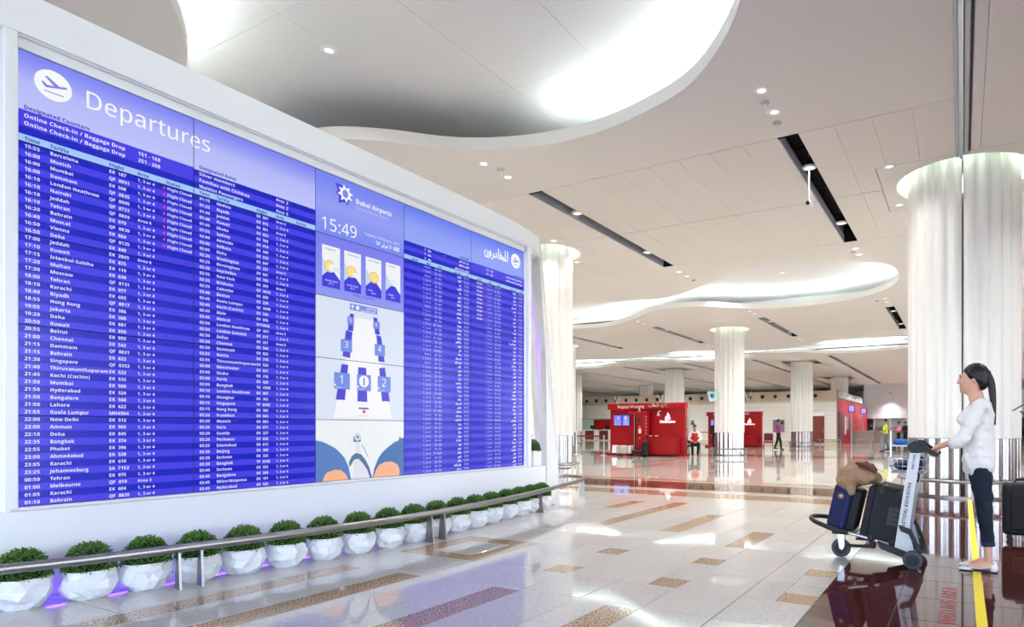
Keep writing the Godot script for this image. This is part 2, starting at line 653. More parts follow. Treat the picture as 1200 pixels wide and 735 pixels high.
func build_floor() -> void:
	var f := setting("floor")
	var mb := MB.new()
	mb.box(Vector3(-14, -0.13, -41), Vector3(60, 0.25, 104))
	part(f, "floor_bed", mb, M.grout)
	var inl := inlays()
	var rng := RandomNumberGenerator.new()
	rng.seed = 7
	for row in 15:
		var z1 := TZ0 + TD * 2 - row * TD
		var z0 := z1 - TD
		for col in range(-11, 7):
			var x0 := TX0 + col * TW
			var x1 := x0 + TW
			if x1 < -5.6 and z1 > -7.5: continue
			var left := cut_rects([x0, x1, z0, z1], inl)
			var m := MB.new()
			for q in left:
				if left.size() == 1: tile_box(m, q, 0.006)
				else: tile_box(m, q, 0.003)
			if left.is_empty(): continue
			var mat: Material = M.redtile if col >= 0 else (M.tile if rng.randf() < 0.6 else M.tile2)
			part(f, "tile", m, mat)
	for q in inl:
		# long strips are laid as slips of stone one tile deep
		var n := maxi(1, int(round((q[3] - q[2]) / 0.58)))
		if q[1] - q[0] > 0.5: n = 1
		for k in n:
			var m := MB.new()
			tile_box(m, [q[0], q[1], lerpf(q[2], q[3], float(k) / n), lerpf(q[2], q[3], float(k + 1) / n)], 0.003)
			part(f, "inlay_tile", m, M.inlay)
	# the rest of the hall, whose tiles run together in the distance
	var far := {"tile": MB.new(), "tile2": MB.new(), "inlay": MB.new(), "brownband": MB.new(), "redtile": MB.new()}
	var zs := []
	var z := TZ0 + TD * 2 - 15 * TD
	while z > -92.0:
		zs.append(z); z -= TD
	var bands := []
	for p in 5:
		var s := -15.2 * p
		bands.append([-10.9 + s, -10.2 + s, "inlay"]); bands.append([-12.9 + s, -11.4 + s, "brownband"]); bands.append([-13.6 + s, -13.2 + s, "inlay"])
	for b in bands:
		zs.append(b[0]); zs.append(b[1])
	zs.sort()
	zs.reverse()
	for i in zs.size() - 1:
		var a: float = zs[i + 1]
		var b: float = zs[i]
		if b > -9.5 or b - a < 0.02: continue
		var kind := ""
		for q in bands:
			if a >= q[0] - 0.001 and b <= q[1] + 0.001: kind = q[2]
		for col in range(-74, 20):
			var x0 := TX0 + col * TW
			var k := kind if kind else ("tile" if rng.randf() < 0.6 else "tile2")
			if col >= 0 and b > -11.3: k = "redtile"
			flat_tile(far[k], [x0, x0 + TW, a, b], 0.005)
	for col in range(-74, 20):
		var x0 := TX0 + col * TW
		for row in 16:
			var z1 := 8.46 - row * TD
			if col >= -11 and col < 7:
				flat_tile(far["redtile" if col >= 0 else "tile"], [x0, x0 + TW, z1 - TD, z1], 0.005)
		if col < -11 or col >= 7:
			for row in 31:
				var z1 := 8.46 - row * TD
				flat_tile(far["redtile" if col >= 0 else "tile"], [x0, x0 + TW, z1 - TD, z1], 0.005)
	for p in range(1, 4):
		var s := -15.2 * p
		for q in [[-3.15, -8.2, -6.6], [-2.15, -7.1, -6.0], [-4.15, -9.3, -6.5], [-3.15, -3.7, -2.0], [-4.15, -3.7, -1.2], [-2.15, -3.7, -2.4], [-5.15, -8.0, -5.0], [-6.15, -9.0, -6.0], [-7.15, -4.0, -2.0], [-8.15, -8.0, -6.0], [-10.15, -9.0, -6.0], [-12.15, -4.0, -1.5], [-6.15, -3.5, 0.5], [-9.15, -4.5, 0.0]]:
			flat_tile(far.inlay, [q[0], q[0] + 0.25, q[1] + s, q[2] + s], 0.0, 0.0012)
	for k in far:
		var o := part(f, "far_tiles" if k.begins_with("tile") else ("far_band" if k != "redtile" else "far_red_tiles"), far[k], M[k])
		o.set_meta("kind", "stuff")
	var ym := MB.new()
	for k in 18:
		ym.box(Vector3(0.105, 0.001, 1.0 - k * 0.725 - 0.36), Vector3(0.062, 0.004, 0.722), 0.0008)
	tag(part(self, "floor_line", ym, M.yellow), "yellow safety line along the dark red floor to the fluted double column", "floor line")

# ---------------------------------------------------------------- ceiling
const SLOT := 0.33
const BANDS := [[-9.75, -16.0, -12.83], [-25.2, -31.0, -28.1], [-40.2, -72.0, -56.0]]
const COLS := [[0.0, -12.97, 0.92], [-9.62, -13.3, 0.7], [-9.5, -27.5, 0.69], [-9.8, -43.5, 0.74], [-19.5, -28.5, 0.74], [-19.6, -43.9, 0.74], [-29.3, -44.5, 0.74], [-9.7, -58.0, 0.74], [-29.6, -59.0, 0.74]]

var holes: Array[PackedVector2Array] = []

func cove_edges(dz: float) -> Array:
	var far := [[-1.66, -19.7], [-1.75, -20.8], [-2.2, -21.9], [-3.1, -22.9], [-4.1, -23.35], [-5.2, -23.55], [-6.3, -23.4], [-7.3, -22.95], [-8.1, -22.2], [-8.75, -21.75], [-9.4, -21.6], [-10.1, -21.65], [-10.9, -21.9], [-12.2, -23.0], [-13.4, -23.8], [-14.6, -24.1], [-15.8, -23.9], [-16.9, -23.3], [-17.8, -22.4], [-18.5, -21.9], [-19.2, -21.7], [-20.8, -22.0], [-22.0, -23.0], [-24.4, -24.1], [-26.7, -23.3], [-28.3, -21.9], [-30.6, -22.0], [-34.4, -24.0], [-37.0, -23.0], [-40.0, -21.8]]
	var near := [[-1.66, -19.7], [-1.8, -18.9], [-2.3, -18.1], [-3.2, -17.5], [-4.2, -17.2], [-5.2, -17.2], [-6.2, -17.65], [-7.0, -18.4], [-7.7, -19.0], [-8.5, -19.5], [-9.3, -19.75], [-10.2, -19.7], [-11.0, -19.5], [-12.0, -19.1], [-12.9, -18.6], [-14.0, -18.2], [-15.2, -18.2], [-16.4, -18.7], [-17.4, -19.3], [-18.4, -19.7], [-19.2, -19.8], [-20.2, -19.7], [-21.8, -19.1], [-23.5, -18.3], [-25.0, -18.2], [-27.0, -19.2], [-29.0, -19.8], [-30.5, -19.6], [-33.0, -18.4], [-36.0, -18.5], [-40.0, -19.8]]
	var out := []
	for l in [far, near]:
		var p := []
		for q in l: p.append(Vector2(q[0], q[1] + dz))
		out.append(spline(p, 4))
	return out

func clip_all(polys: Array, by: PackedVector2Array) -> Array:
	var out := []
	for p in polys:
		for q in Geometry2D.clip_polygons(p, by):
			if q.size() >= 3: out.append(q)
	return out

func build_ceiling() -> void:
	var c := setting("ceiling")
	# slabs with the winding lit recess, open to the left
	var k := 0
	for s in [[8.6, -9.745, 15.3], [-16.005, -25.195, 0.0], [-31.005, -40.195, -15.8]]:
		var e := cove_edges(s[2])
		var poly := PackedVector2Array([Vector2(-40, s[0]), Vector2(-0.1, s[0]), Vector2(-0.1, s[1]), Vector2(-40, s[1])])
		var f: Array = e[0].duplicate()
		f.reverse()
		for p in f: poly.append(p)
		for i in range(1, e[1].size()): poly.append(e[1][i])
		var hole := PackedVector2Array(f)
		for i in range(1, e[1].size()): hole.append(e[1][i])
		holes.append(hole)
		part(c, "recess_surround", slab(poly, CY, 0.2, true), M.ceil)
		# cove lamps lie on top of the slab, set back from its edge
		for side in 2:
			var line: Array = e[side]
			var run := []
			var runs := []
			for i in line.size():
				var t: Vector2 = (line[mini(i + 1, line.size() - 1)] - line[maxi(i - 1, 0)]).normalized()
				var o := Vector2(t.y, -t.x) * (0.28 if side == 0 else -0.28)
				var p: Vector2 = line[i] - o
				var off := k == 0 and ((side == 0 and p.x < -5.9) or (side == 1 and p.x < -24.0))
				if off:
					if run.size() > 1: runs.append(run)
					run = []
				else:
					run.append(Vector3(p.x, CY + 0.222, p.y))
			if run.size() > 1: runs.append(run)
			for r in runs:
				var mb := MB.new()
				mb.tube(r, 0.02, 6)
				var o := part(self, "cove_lamp", mb, M.cove_lamp)
				tag(o, "white light strip hidden on the %s edge of the %s winding ceiling recess%s" % [["far", "near"][side], ["nearest", "middle", "farthest"][k], "" if runs.size() == 1 else (", its right run" if r == runs[0] else ", its left run")], "cove light")
				var step := 6
				for i in range(0, r.size() - 1, step):
					var a: Vector3 = r[i]
					var b: Vector3 = r[mini(i + step, r.size() - 1)]
					if a.distance_to(b) < 0.2: continue
					var l := AreaLight3D.new()
					l.name = "cove_light"
					l.area_size = Vector2(a.distance_to(b), 0.08)
					l.light_color = Color(0.93, 1.0, 0.98)
					l.light_energy = E_COVE * a.distance_to(b)
					l.shadow_enabled = true
					l.area_range = 40.0
					var d := (b - a).normalized()
					l.transform = Transform3D(Basis(d, d.cross(Vector3.UP).normalized() * -1.0, Vector3.DOWN), (a + b) / 2 + Vector3(0, 0.024, 0))
					if l.transform.basis.determinant() < 0: l.transform.basis.y = -l.transform.basis.y
					o.add_child(l, true)
		k += 1
	# the upper ceiling inside the recesses
	for ix in 10:
		for iz in 5:
			var x1 := -0.05 - ix * 1.54
			var z1 := 3.5 - iz * 2.8
			part(c, "recess_panel", slab(rect(x1 - 1.535, z1 - 2.795, x1, z1), 6.55, 0.06), M.ceil2)
	part(c, "upper_ceiling", slab(rect(-42, -93, 15, 8.9), 6.63, 0.2), M.ceil2)
	part(c, "recess_ceiling", slab(rect(-40, -40.2, -0.05, -16.0), 6.5, 0.1), M.ceil2)
	# bands of flat panels, cut by dark slots
	for bi in 3:
		var b: Array = BANDS[bi]
		var mid: float = b[2]
		var xs := [-0.1]
		var x := -2.42
		while x > -40.0:
			xs.append(x); x -= 4.9
		xs.append(-40.0)
		for i in xs.size() - 1:
			var xr: float = xs[i] - (SLOT / 2 if i > 0 else 0.0)
			var xl: float = xs[i + 1] + (SLOT / 2 if i < xs.size() - 2 else 0.0)
			var n := int(round((xr - xl) / 0.575)) if (bi == 0 and i < 4) else (2 if bi < 2 else 1)
			for row in 2:
				var za: float = b[0] if row == 0 else mid
				var zb: float = mid if row == 0 else b[1]
				for j in n:
					var polys := [rect(lerpf(xr, xl, float(j + 1) / n) + 0.002, zb + 0.011, lerpf(xr, xl, float(j) / n) - 0.002, za - 0.011)]
					for q in COLS:
						var r: float = q[2] + 0.44
						var cuts := []
						for p in polys:
							if p.size() == 4 and p[0].x < q[0] and p[1].x > q[0] and p[0].y < q[1] and p[2].y > q[1]:
								cuts.append_array([rect(p[0].x, p[0].y, q[0] - 0.002, q[1] - 0.002), rect(q[0] + 0.002, p[0].y, p[1].x, q[1] - 0.002), rect(p[0].x, q[1] + 0.002, q[0] - 0.002, p[2].y), rect(q[0] + 0.002, q[1] + 0.002, p[1].x, p[2].y)])
							elif p.size() == 4 and p[0].x < q[0] and p[1].x > q[0]:
								cuts.append_array([rect(p[0].x, p[0].y, q[0] - 0.002, p[2].y), rect(q[0] + 0.002, p[0].y, p[1].x, p[2].y)])
							else: cuts.append(p)
						if absf((xl + xr) / 2 - q[0]) < 3.0 and q[1] < b[0] and q[1] > b[1]: polys = cuts
						polys = clip_all(polys, rect(q[0] - r, q[1] - 1.25, q[0] + r, q[1] + 1.25))
					for p in polys:
						if not Geometry2D.is_polygon_clockwise(p) or polys.size() == 1:
							part(c, "ceiling_panel", slab(p, CY, 0.12), M.ceil)
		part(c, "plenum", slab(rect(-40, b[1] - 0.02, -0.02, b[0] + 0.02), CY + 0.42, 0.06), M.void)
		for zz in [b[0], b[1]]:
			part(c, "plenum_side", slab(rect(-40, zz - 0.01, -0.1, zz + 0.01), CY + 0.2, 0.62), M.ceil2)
	# the square of ceiling round each column with its round opening
	for q in COLS:
		var r: float = q[2] + 0.44
		for h in 2:
			var sq := rect(q[0] - r + 0.014, q[1] - 1.236, q[0] - 0.001, q[1] + 1.236) if h == 0 else rect(q[0] + 0.001, q[1] - 1.236, q[0] + r - 0.014, q[1] + 1.236)
			for p in Geometry2D.clip_polygons(sq, circle(Vector2(q[0], q[1]), q[2] + 0.2, 40)):
				part(c, "ceiling_square", slab(p, CY, 0.12), M.ceil)
		var mb := MB.new()
		mb.lathe([Vector2(q[2] + 0.2, CY + 0.1), Vector2(q[2] + 0.22, CY + 0.4), Vector2(0.2, CY + 0.41)], 40, Transform3D(Basis(), Vector3(q[0], 0, q[1])))
		part(c, "column_collar", mb, M.lip)
	# right of the expansion joint
	for z in [[8.6, -9.748], [-9.752, -11.715], [-14.225, -25.2], [-25.21, -31], [-31.01, -68.4]]:
		part(c, "right_panel", slab(rect(0.26, z[1], 1.5, z[0]), CY, 0.12), M.ceil)
		part(c, "right_panel", slab(rect(1.505, z[1], 2.27, z[0]), CY, 0.12), M.ceil)
		part(c, "right_panel", slab(rect(2.6, z[1], 15, z[0]), CY, 0.12), M.ceil)
	part(c, "right_panel", slab(rect(1.365, -14.225, 2.27, -11.715), CY, 0.12), M.ceil)
	for z in [[8.6, -9.748], [-16.0, -25.2], [-31.01, -68.4]]:
		part(c, "right_panel", slab(rect(2.27, z[1], 2.6, z[0]), CY, 0.12), M.ceil)
	part(c, "right_panel", slab(rect(0.12, -11.715, 0.255, 8.6), CY + 0.005, 0.1), M.ceil2)
	part(c, "right_panel", slab(rect(0.02, -68.4, 0.255, -14.225), CY + 0.005, 0.1), M.ceil2)
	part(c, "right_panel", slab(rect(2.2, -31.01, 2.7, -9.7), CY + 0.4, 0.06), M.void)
	# expansion joint: aluminium channel hanging over the yellow line
	var j := thing("expansion_joint", "grey aluminium joint channel along the ceiling up to the fluted double column", "joint cover")
	var mb := MB.new()
	mb.box(Vector3(-0.075, CY + 0.03, -1.6), Vector3(0.05, 0.14, 20.4), 0.006)
	part(j, "outer_rail", mb, M.alu_paint)
	mb = MB.new()
	mb.box(Vector3(-0.02, CY + 0.01, -1.6), Vector3(0.055, 0.16, 20.4), 0.006)
	part(j, "cover_strip", mb, M.alu)
	mb = MB.new()
	mb.box(Vector3(0.05, CY + 0.03, -1.6), Vector3(0.06, 0.1, 20.4), 0.004)
	part(j, "inner_rail", mb, M.alu_paint)
	mb = MB.new()
	mb.box(Vector3(0.1, CY + 0.06, -1.6), Vector3(0.02, 0.08, 20.4))
	part(j, "rubber_gasket", mb, M.black)
	# dark slots with their aluminium edge
	for bi in 3:
		var b: Array = BANDS[bi]
		var z0: float = b[0] - 0.05
		var z1: float = b[1] + 0.03
		var n := 0
		var x := -2.42
		while x > -30.0:
			n += 1
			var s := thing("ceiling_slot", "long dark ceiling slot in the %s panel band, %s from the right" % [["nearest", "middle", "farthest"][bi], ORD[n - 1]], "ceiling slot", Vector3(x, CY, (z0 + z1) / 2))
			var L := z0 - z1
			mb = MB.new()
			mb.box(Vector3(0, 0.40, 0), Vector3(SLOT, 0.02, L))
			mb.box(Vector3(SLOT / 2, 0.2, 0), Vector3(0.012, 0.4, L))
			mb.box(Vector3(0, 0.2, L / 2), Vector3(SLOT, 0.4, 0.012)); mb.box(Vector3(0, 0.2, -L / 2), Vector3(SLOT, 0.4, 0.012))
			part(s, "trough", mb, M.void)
			mb = MB.new()
			mb.box(Vector3(-SLOT / 2 + 0.012, 0.09, 0), Vector3(0.02, 0.19, L), 0.003)
			part(s, "edge_trim", mb, M.trim)
			for t in 3:
				mb = MB.new()
				mb.box(Vector3(0, 0.3, (t - 1) * L * 0.31), Vector3(SLOT - 0.02, 0.05, 0.03))
				part(s, "cross_bar", mb, M.black)
			x -= 4.9

func glazing(w: Node3D, a: Vector3, b: Vector3, n: int, h: float) -> void:
	var d := (b - a).normalized()
	var bs := Basis(d, Vector3.UP, d.cross(Vector3.UP))
	var L := a.distance_to(b) / n
	for k in n + 1:
		var mb := MB.new()
		mb.box(a + d * L * k + Vector3(0, h / 2 + 0.3, 0), Vector3(0.07, h, 0.16), 0.01, bs)
		part(w, "mullion", mb, M.alu_paint)
		if k < n:
			mb = MB.new()
			mb.box(a + d * L * (k + 0.5) + Vector3(0, h / 2 + 0.3, 0), Vector3(L - 0.08, h - 0.02, 0.012), 0.0, bs)
			part(w, "pane", mb, M.glass)

func build_shell() -> void:
	for w in [["wall_left", Vector3(-42, 3.3, -41), Vector3(0.3, 6.8, 104)], ["wall_far", Vector3(-14, 3.3, -93), Vector3(60, 6.8, 0.3)]]:
		var mb := MB.new()
		mb.box(w[1], w[2])
		struct(w[0], mb, M.plaster)
	# unseen right side: solid wall, glazing placed to light the hall and display wall
	var mb := MB.new()
	mb.box(Vector3(9.15, 3.3, -12.5), Vector3(0.3, 6.8, 12.0))
	mb.box(Vector3(9.15, 3.3, -61.75), Vector3(0.3, 6.8, 62.5))
	mb.box(Vector3(9.15, 6.2, -11.0), Vector3(0.3, 1.0, 40.0)); mb.box(Vector3(9.15, 0.15, -11.0), Vector3(0.3, 0.3, 40.0))
	struct("wall_right", mb, M.plaster)
	glazing(setting("window_2"), Vector3(9.15, 0, 8.6), Vector3(9.15, 0, -6.5), 7, 5.4)  # out of view, placed to throw daylight on the white display wall
	glazing(setting("window_3"), Vector3(9.15, 0, -18.5), Vector3(9.15, 0, -30.5), 5, 5.4)  # out of view, placed so its glare reflects in the right-hand screens
	# unseen glazed front behind the camera, placed to bring in daylight
	mb = MB.new()
	mb.box(Vector3(-14, 6.2, 8.75), Vector3(60, 1.0, 0.3)); mb.box(Vector3(-14, 0.15, 8.75), Vector3(60, 0.3, 0.3))
	mb.box(Vector3(-30, 3.3, 8.75), Vector3(24, 6.6, 0.3)); mb.box(Vector3(12, 3.3, 8.75), Vector3(6, 6.6, 0.3))
	struct("wall_near", mb, M.plaster)
	glazing(setting("window_1"), Vector3(-18, 0, 8.75), Vector3(9, 0, 8.75), 13, 5.4)

# ---------------------------------------------------------------- white media wall
const WX := -5.75

func build_wall() -> void:
	var w := thing("display_surround", "sculpted white freestanding wall that frames the big blue departures display", "display wall")
	var X := Transform3D(Basis(Vector3(0, 0, 1), Vector3(0, 1, 0), Vector3(1, 0, 0)), Vector3(0, 0, 0))   # (z, y, depth along x)
	var lower := MB.new()
	# lower body with a soft foot
	var foot := [Vector2(-6.7, 0.0), Vector2(-6.7, 0.625), Vector2(WX + 0.0, 0.625), Vector2(WX, 0.12), Vector2(WX - 0.07, 0.06), Vector2(WX - 0.07, 0.0)]
	var Z := Transform3D(Basis(Vector3(1, 0, 0), Vector3(0, 1, 0), Vector3(0, 0, 1)), Vector3(0, 0, -7.95))
	lower.prism(PackedVector2Array(foot), 7.95 + 1.2, Z)
	part(w, "lower_body", lower, M.gloss_white)
	# upper beam whose end curves down
	var up := PackedVector2Array()
	for p in [[1.2, 3.955], [1.2, 4.25], [-5.6, 4.245], [-6.6, 4.24], [-7.2, 4.225], [-7.55, 4.19], [-7.78, 4.15], [-7.78, 3.86], [-7.62, 3.955]]: up.append(Vector2(p[0], p[1]))
	var mb := MB.new()
	mb.prism(up, 0.9, X.translated(Vector3(-6.65, 0, 0)))
	part(w, "upper_beam", mb, M.gloss_white)
	# narrow uprights either side of the display
	mb = MB.new()
	mb.box(Vector3(-6.2, 2.29, -7.545), Vector3(0.9, 3.33, 0.075), 0.006)
	part(w, "upright", mb, M.gloss_white)
	mb = MB.new()
	mb.box(Vector3(-6.2, 2.29, -1.74), Vector3(0.9, 3.33, 0.075), 0.006)
	part(w, "upright", mb, M.gloss_white)
	# leaning end with its folded faces
	mb = MB.new()
	var fr := [Vector3(WX, 4.15, -7.78), Vector3(WX, 3.86, -7.78), Vector3(WX + 0.02, 2.2, -7.93), Vector3(WX, 0.625, -7.97), Vector3(WX, 0.0, -7.95)]
	var ou := [Vector3(WX - 0.12, 4.06, -7.99), Vector3(WX - 0.1, 3.8, -8.0), Vector3(WX - 0.06, 2.2, -8.17), Vector3(WX - 0.03, 0.625, -8.33), Vector3(WX - 0.03, 0.0, -8.38)]
	var bk := [Vector3(-6.65, 4.1, -8.62), Vector3(-6.65, 3.8, -8.66), Vector3(-6.65, 2.2, -8.84), Vector3(-6.65, 0.625, -9.0), Vector3(-6.65, 0.0, -9.05)]
	var inn := [Vector3(-6.65, 4.1, -8.52), Vector3(-6.65, 3.86, -8.56), Vector3(-6.65, 2.2, -8.75), Vector3(-6.65, 0.625, -8.9), Vector3(-6.65, 0.0, -8.95)]
	for i in 4:
		mb.fquad(fr[i], ou[i], ou[i + 1], fr[i + 1], Vector3(1, 0, -0.3))
		mb.fquad(ou[i], bk[i], bk[i + 1], ou[i + 1], Vector3(0, 0, -1))
		mb.fquad(bk[i], inn[i], inn[i + 1], bk[i + 1], Vector3(-1, 0, 0))
		mb.fquad(inn[i], fr[i], fr[i + 1], inn[i + 1], Vector3(0, 0, 1))
	mb.fquad(fr[0], ou[0], bk[0], inn[0], Vector3.UP)
	part(w, "folded_end", mb, M.gloss_white)
	# top cap of the niche seen from below
	mb = MB.new()
	mb.prism(PackedVector2Array([Vector2(WX - 0.02, -7.58), Vector2(WX - 0.02, -7.78), Vector2(-6.64, -8.55), Vector2(-6.64, -7.58)]), 0.12, Transform3D(Basis(Vector3(1, 0, 0), Vector3(0, 0, 1), Vector3(0, 1, 0)), Vector3(0, 3.88, 0)))
	part(w, "niche_top", mb, M.white)
	# recess lining round the display
	mb = MB.new()
	mb.box(Vector3(-5.9, 2.29, -4.62), Vector3(0.06, 3.34, 5.84))
	part(w, "backboard", mb, M.white)
	mb = MB.new()
	mb.box(Vector3(-5.83, 3.912, -4.64), Vector3(0.06, 0.088, 5.74), 0.004)
	part(w, "frame", mb, M.gloss_white)
	mb = MB.new()
	mb.box(Vector3(-5.83, 2.29, -7.49), Vector3(0.06, 3.3, 0.035), 0.004)
	part(w, "frame", mb, M.gloss_white)
	mb = MB.new()
	mb.box(Vector3(WX - 0.035, 3.948, -4.64), Vector3(0.03, 0.016, 5.74), 0.004)
	part(w, "reveal", mb, M.white)
	mb = MB.new()
	mb.box(Vector3(WX - 0.02, 0.64, -4.62), Vector3(0.05, 0.03, 5.78), 0.01)
	part(w, "ledge", mb, M.white)
	# niche left of the display
	mb = MB.new()
	mb.box(Vector3(-6.5, 2.29, -0.9), Vector3(0.06, 3.34, 1.7))
	part(w, "niche_back", mb, sm(Color(0.80, 0.77, 0.84), 0.6))  # lavender colour stands in for the pinkish light in this recess
	# violet light lines: one down the leaning end, one along the foot behind the pots
	var floor_box := MB.new()
	floor_box.prism(PackedVector2Array([Vector2(-5.8, -7.9), Vector2(-5.8, -7.98), Vector2(-6.64, -8.9), Vector2(-6.64, -7.9)]), 0.62, Transform3D(Basis(Vector3(1, 0, 0), Vector3(0, 0, 1), Vector3(0, 1, 0)), Vector3.ZERO))
	part(w, "niche_floor", floor_box, M.gloss_white)
	var jamb := func(y: float, f: float) -> Vector3:   # a point on the leaning inner face, f from its front edge to its back
		for i in 3:
			var a: float = fr[i + 1].y
			var b: float = fr[i + 2].y if i < 2 else 0.0
			if y <= a and y >= b:
				var t := (a - y) / (a - b)
				var p: Vector3 = (fr[i + 1] as Vector3).lerp(fr[i + 2], t)
				var q: Vector3 = (inn[i + 1] as Vector3).lerp(inn[i + 2], t)
				return p.lerp(q, f) + Vector3(0.012, 0, 0.02)
		return fr[1]
	var pts := spline([jamb.call(3.80, 0.72), jamb.call(3.78, 0.62), jamb.call(3.3, 0.6), jamb.call(2.6, 0.52), jamb.call(2.0, 0.47), jamb.call(1.3, 0.45), jamb.call(0.64, 0.44)], 6)
	var led := MB.new()
	led.tube(pts, 0.018, 8)
	var o := part(self, "niche_led_strip", led, M.purple)
	tag(o, "violet light line running down inside the niche at the right end of the white wall", "light strip")
	for k in 1:
		var l := OmniLight3D.new()
		l.name = "niche_led_light"
		l.light_color = Color(0.5, 0.32, 1.0)
		l.light_energy = 0.01
		l.light_size = 0.03
		l.shadow_enabled = true
		l.omni_range = 20
		l.omni_attenuation = 2.0
		l.position = pts[18] + Vector3(0.1, 0, 0.3)
		o.add_child(l, true)
	led = MB.new()
	led.box(Vector3(WX - 0.055, 0.055, -4.0), Vector3(0.03, 0.08, 7.6), 0.004)
	o = part(self, "foot_led_strip", led, M.purple_soft)
	tag(o, "violet light strip along the foot of the white wall behind the planters", "light strip")
	for k in 6:
		var l := AreaLight3D.new()
		l.name = "foot_led_light"
		l.area_size = Vector2(1.2, 0.02)
		l.light_color = Color(0.42, 0.22, 1.0)
		l.light_energy = 0.06
		l.area_range = 20
		l.shadow_enabled = true
		l.position = Vector3(WX + 0.0, 0.075, -0.9 - k * 1.26)
		l.rotation = Vector3(-0.5, -PI / 2, 0)
		o.add_child(l, true)

# ---------------------------------------------------------------- lettering on images
var ts: TextServer
var fonts := {}
var glyphs := {}

func font_rid(fam: String) -> RID:
	if not fonts.has(fam):
		var f := SystemFont.new()
		f.font_names = PackedStringArray([fam.trim_suffix(" Bold")])
		if fam.ends_with("Bold"): f.font_weight = 700
		fonts[fam] = f
	return fonts[fam].get_rids()[0]

func glyph(fam: String, size: int, ch: int, col: Color) -> Array:
	var key := "%s|%d|%d|%s" % [fam, size, ch, col.to_html()]
	if glyphs.has(key): return glyphs[key]
	if ts == null: ts = TextServerManager.get_primary_interface()
	var rid := font_rid(fam)
	var s := Vector2i(size, 0)
	var g := ts.font_get_glyph_index(rid, size, ch, 0)
	ts.font_render_glyph(rid, s, g)
	var r := ts.font_get_glyph_uv_rect(rid, s, g)
	var res := [null, Vector2i(ts.font_get_glyph_offset(rid, s, g)), ts.font_get_glyph_advance(rid, size, g).x]
	if r.size.x > 0 and r.size.y > 0:
		var src := ts.font_get_texture_image(rid, s, ts.font_get_glyph_texture_idx(rid, s, g))
		var im := Image.create_empty(int(r.size.x), int(r.size.y), false, Image.FORMAT_RGBA8)
		for y in im.get_height():
			for x in im.get_width():
				im.set_pixel(x, y, Color(col.r, col.g, col.b, col.a * src.get_pixel(int(r.position.x) + x, int(r.position.y) + y).a))
		res[0] = im
	glyphs[key] = res
	return res

func write(im: Image, x: float, base: float, text: String, size: int, col: Color, fam := "Droid Sans", right := false) -> void:
	if right:
		var w := 0.0
		for i in text.length(): w += glyph(fam, size, text.unicode_at(i), col)[2]
		x -= w
	for i in text.length():
		var g := glyph(fam, size, text.unicode_at(i), col)
		if g[0]:
			im.blend_rect(g[0], Rect2i(0, 0, g[0].get_width(), g[0].get_height()), Vector2i(int(round(x)), int(round(base))) + g[1])
		x += g[2]

func paint(im: Image, poly: Array, col: Color) -> void:
	var p := PackedVector2Array(poly)
	var lo := p[0]
	var hi := p[0]
	for q in p:
		lo = lo.min(q); hi = hi.max(q)
	for y in range(maxi(0, int(lo.y)), mini(im.get_height() - 1, int(hi.y)) + 1):
		# spans of the four sub-lines of this row
		var cov := PackedFloat32Array()
		var x0 := maxi(0, int(lo.x))
		var n := mini(im.get_width() - 1, int(hi.x)) - x0 + 1
		if n <= 0: continue
		cov.resize(n)
		for s in 4:
			var yy := y + 0.125 + s * 0.25
			var xs := []
			for i in p.size():
				var a := p[i]
				var b := p[(i + 1) % p.size()]
				if (a.y <= yy) != (b.y <= yy): xs.append(a.x + (yy - a.y) / (b.y - a.y) * (b.x - a.x))
			xs.sort()
			for i in range(0, xs.size() - 1, 2):
				var u: float = xs[i] - x0
				var v: float = xs[i + 1] - x0
				for x in range(maxi(0, int(floor(u))), mini(n - 1, int(floor(v))) + 1):
					cov[x] += 0.25 * clampf(minf(v, x + 1.0) - maxf(u, float(x)), 0.0, 1.0)
		for x in n:
			if cov[x] > 0.0:
				var c := im.get_pixel(x0 + x, y)
				im.set_pixel(x0 + x, y, c.lerp(Color(col.r, col.g, col.b, 1.0), minf(1.0, cov[x]) * col.a))

func disc(im: Image, c: Vector2, r: Vector2, col: Color) -> void:
	var p := []
	for i in 40: p.append(c + Vector2(cos(TAU * i / 40), sin(TAU * i / 40)) * r)
	paint(im, p, col)

func stroke(im: Image, pts: Array, w: float, col: Color) -> void:
	for i in pts.size() - 1:
		var a: Vector2 = pts[i]
		var b: Vector2 = pts[i + 1]
		var d := (b - a).normalized() * w * 0.5
		var s := Vector2(-d.y, d.x)
		paint(im, [a - d * 0.6 + s, b + d * 0.6 + s, b + d * 0.6 - s, a - d * 0.6 - s], col)

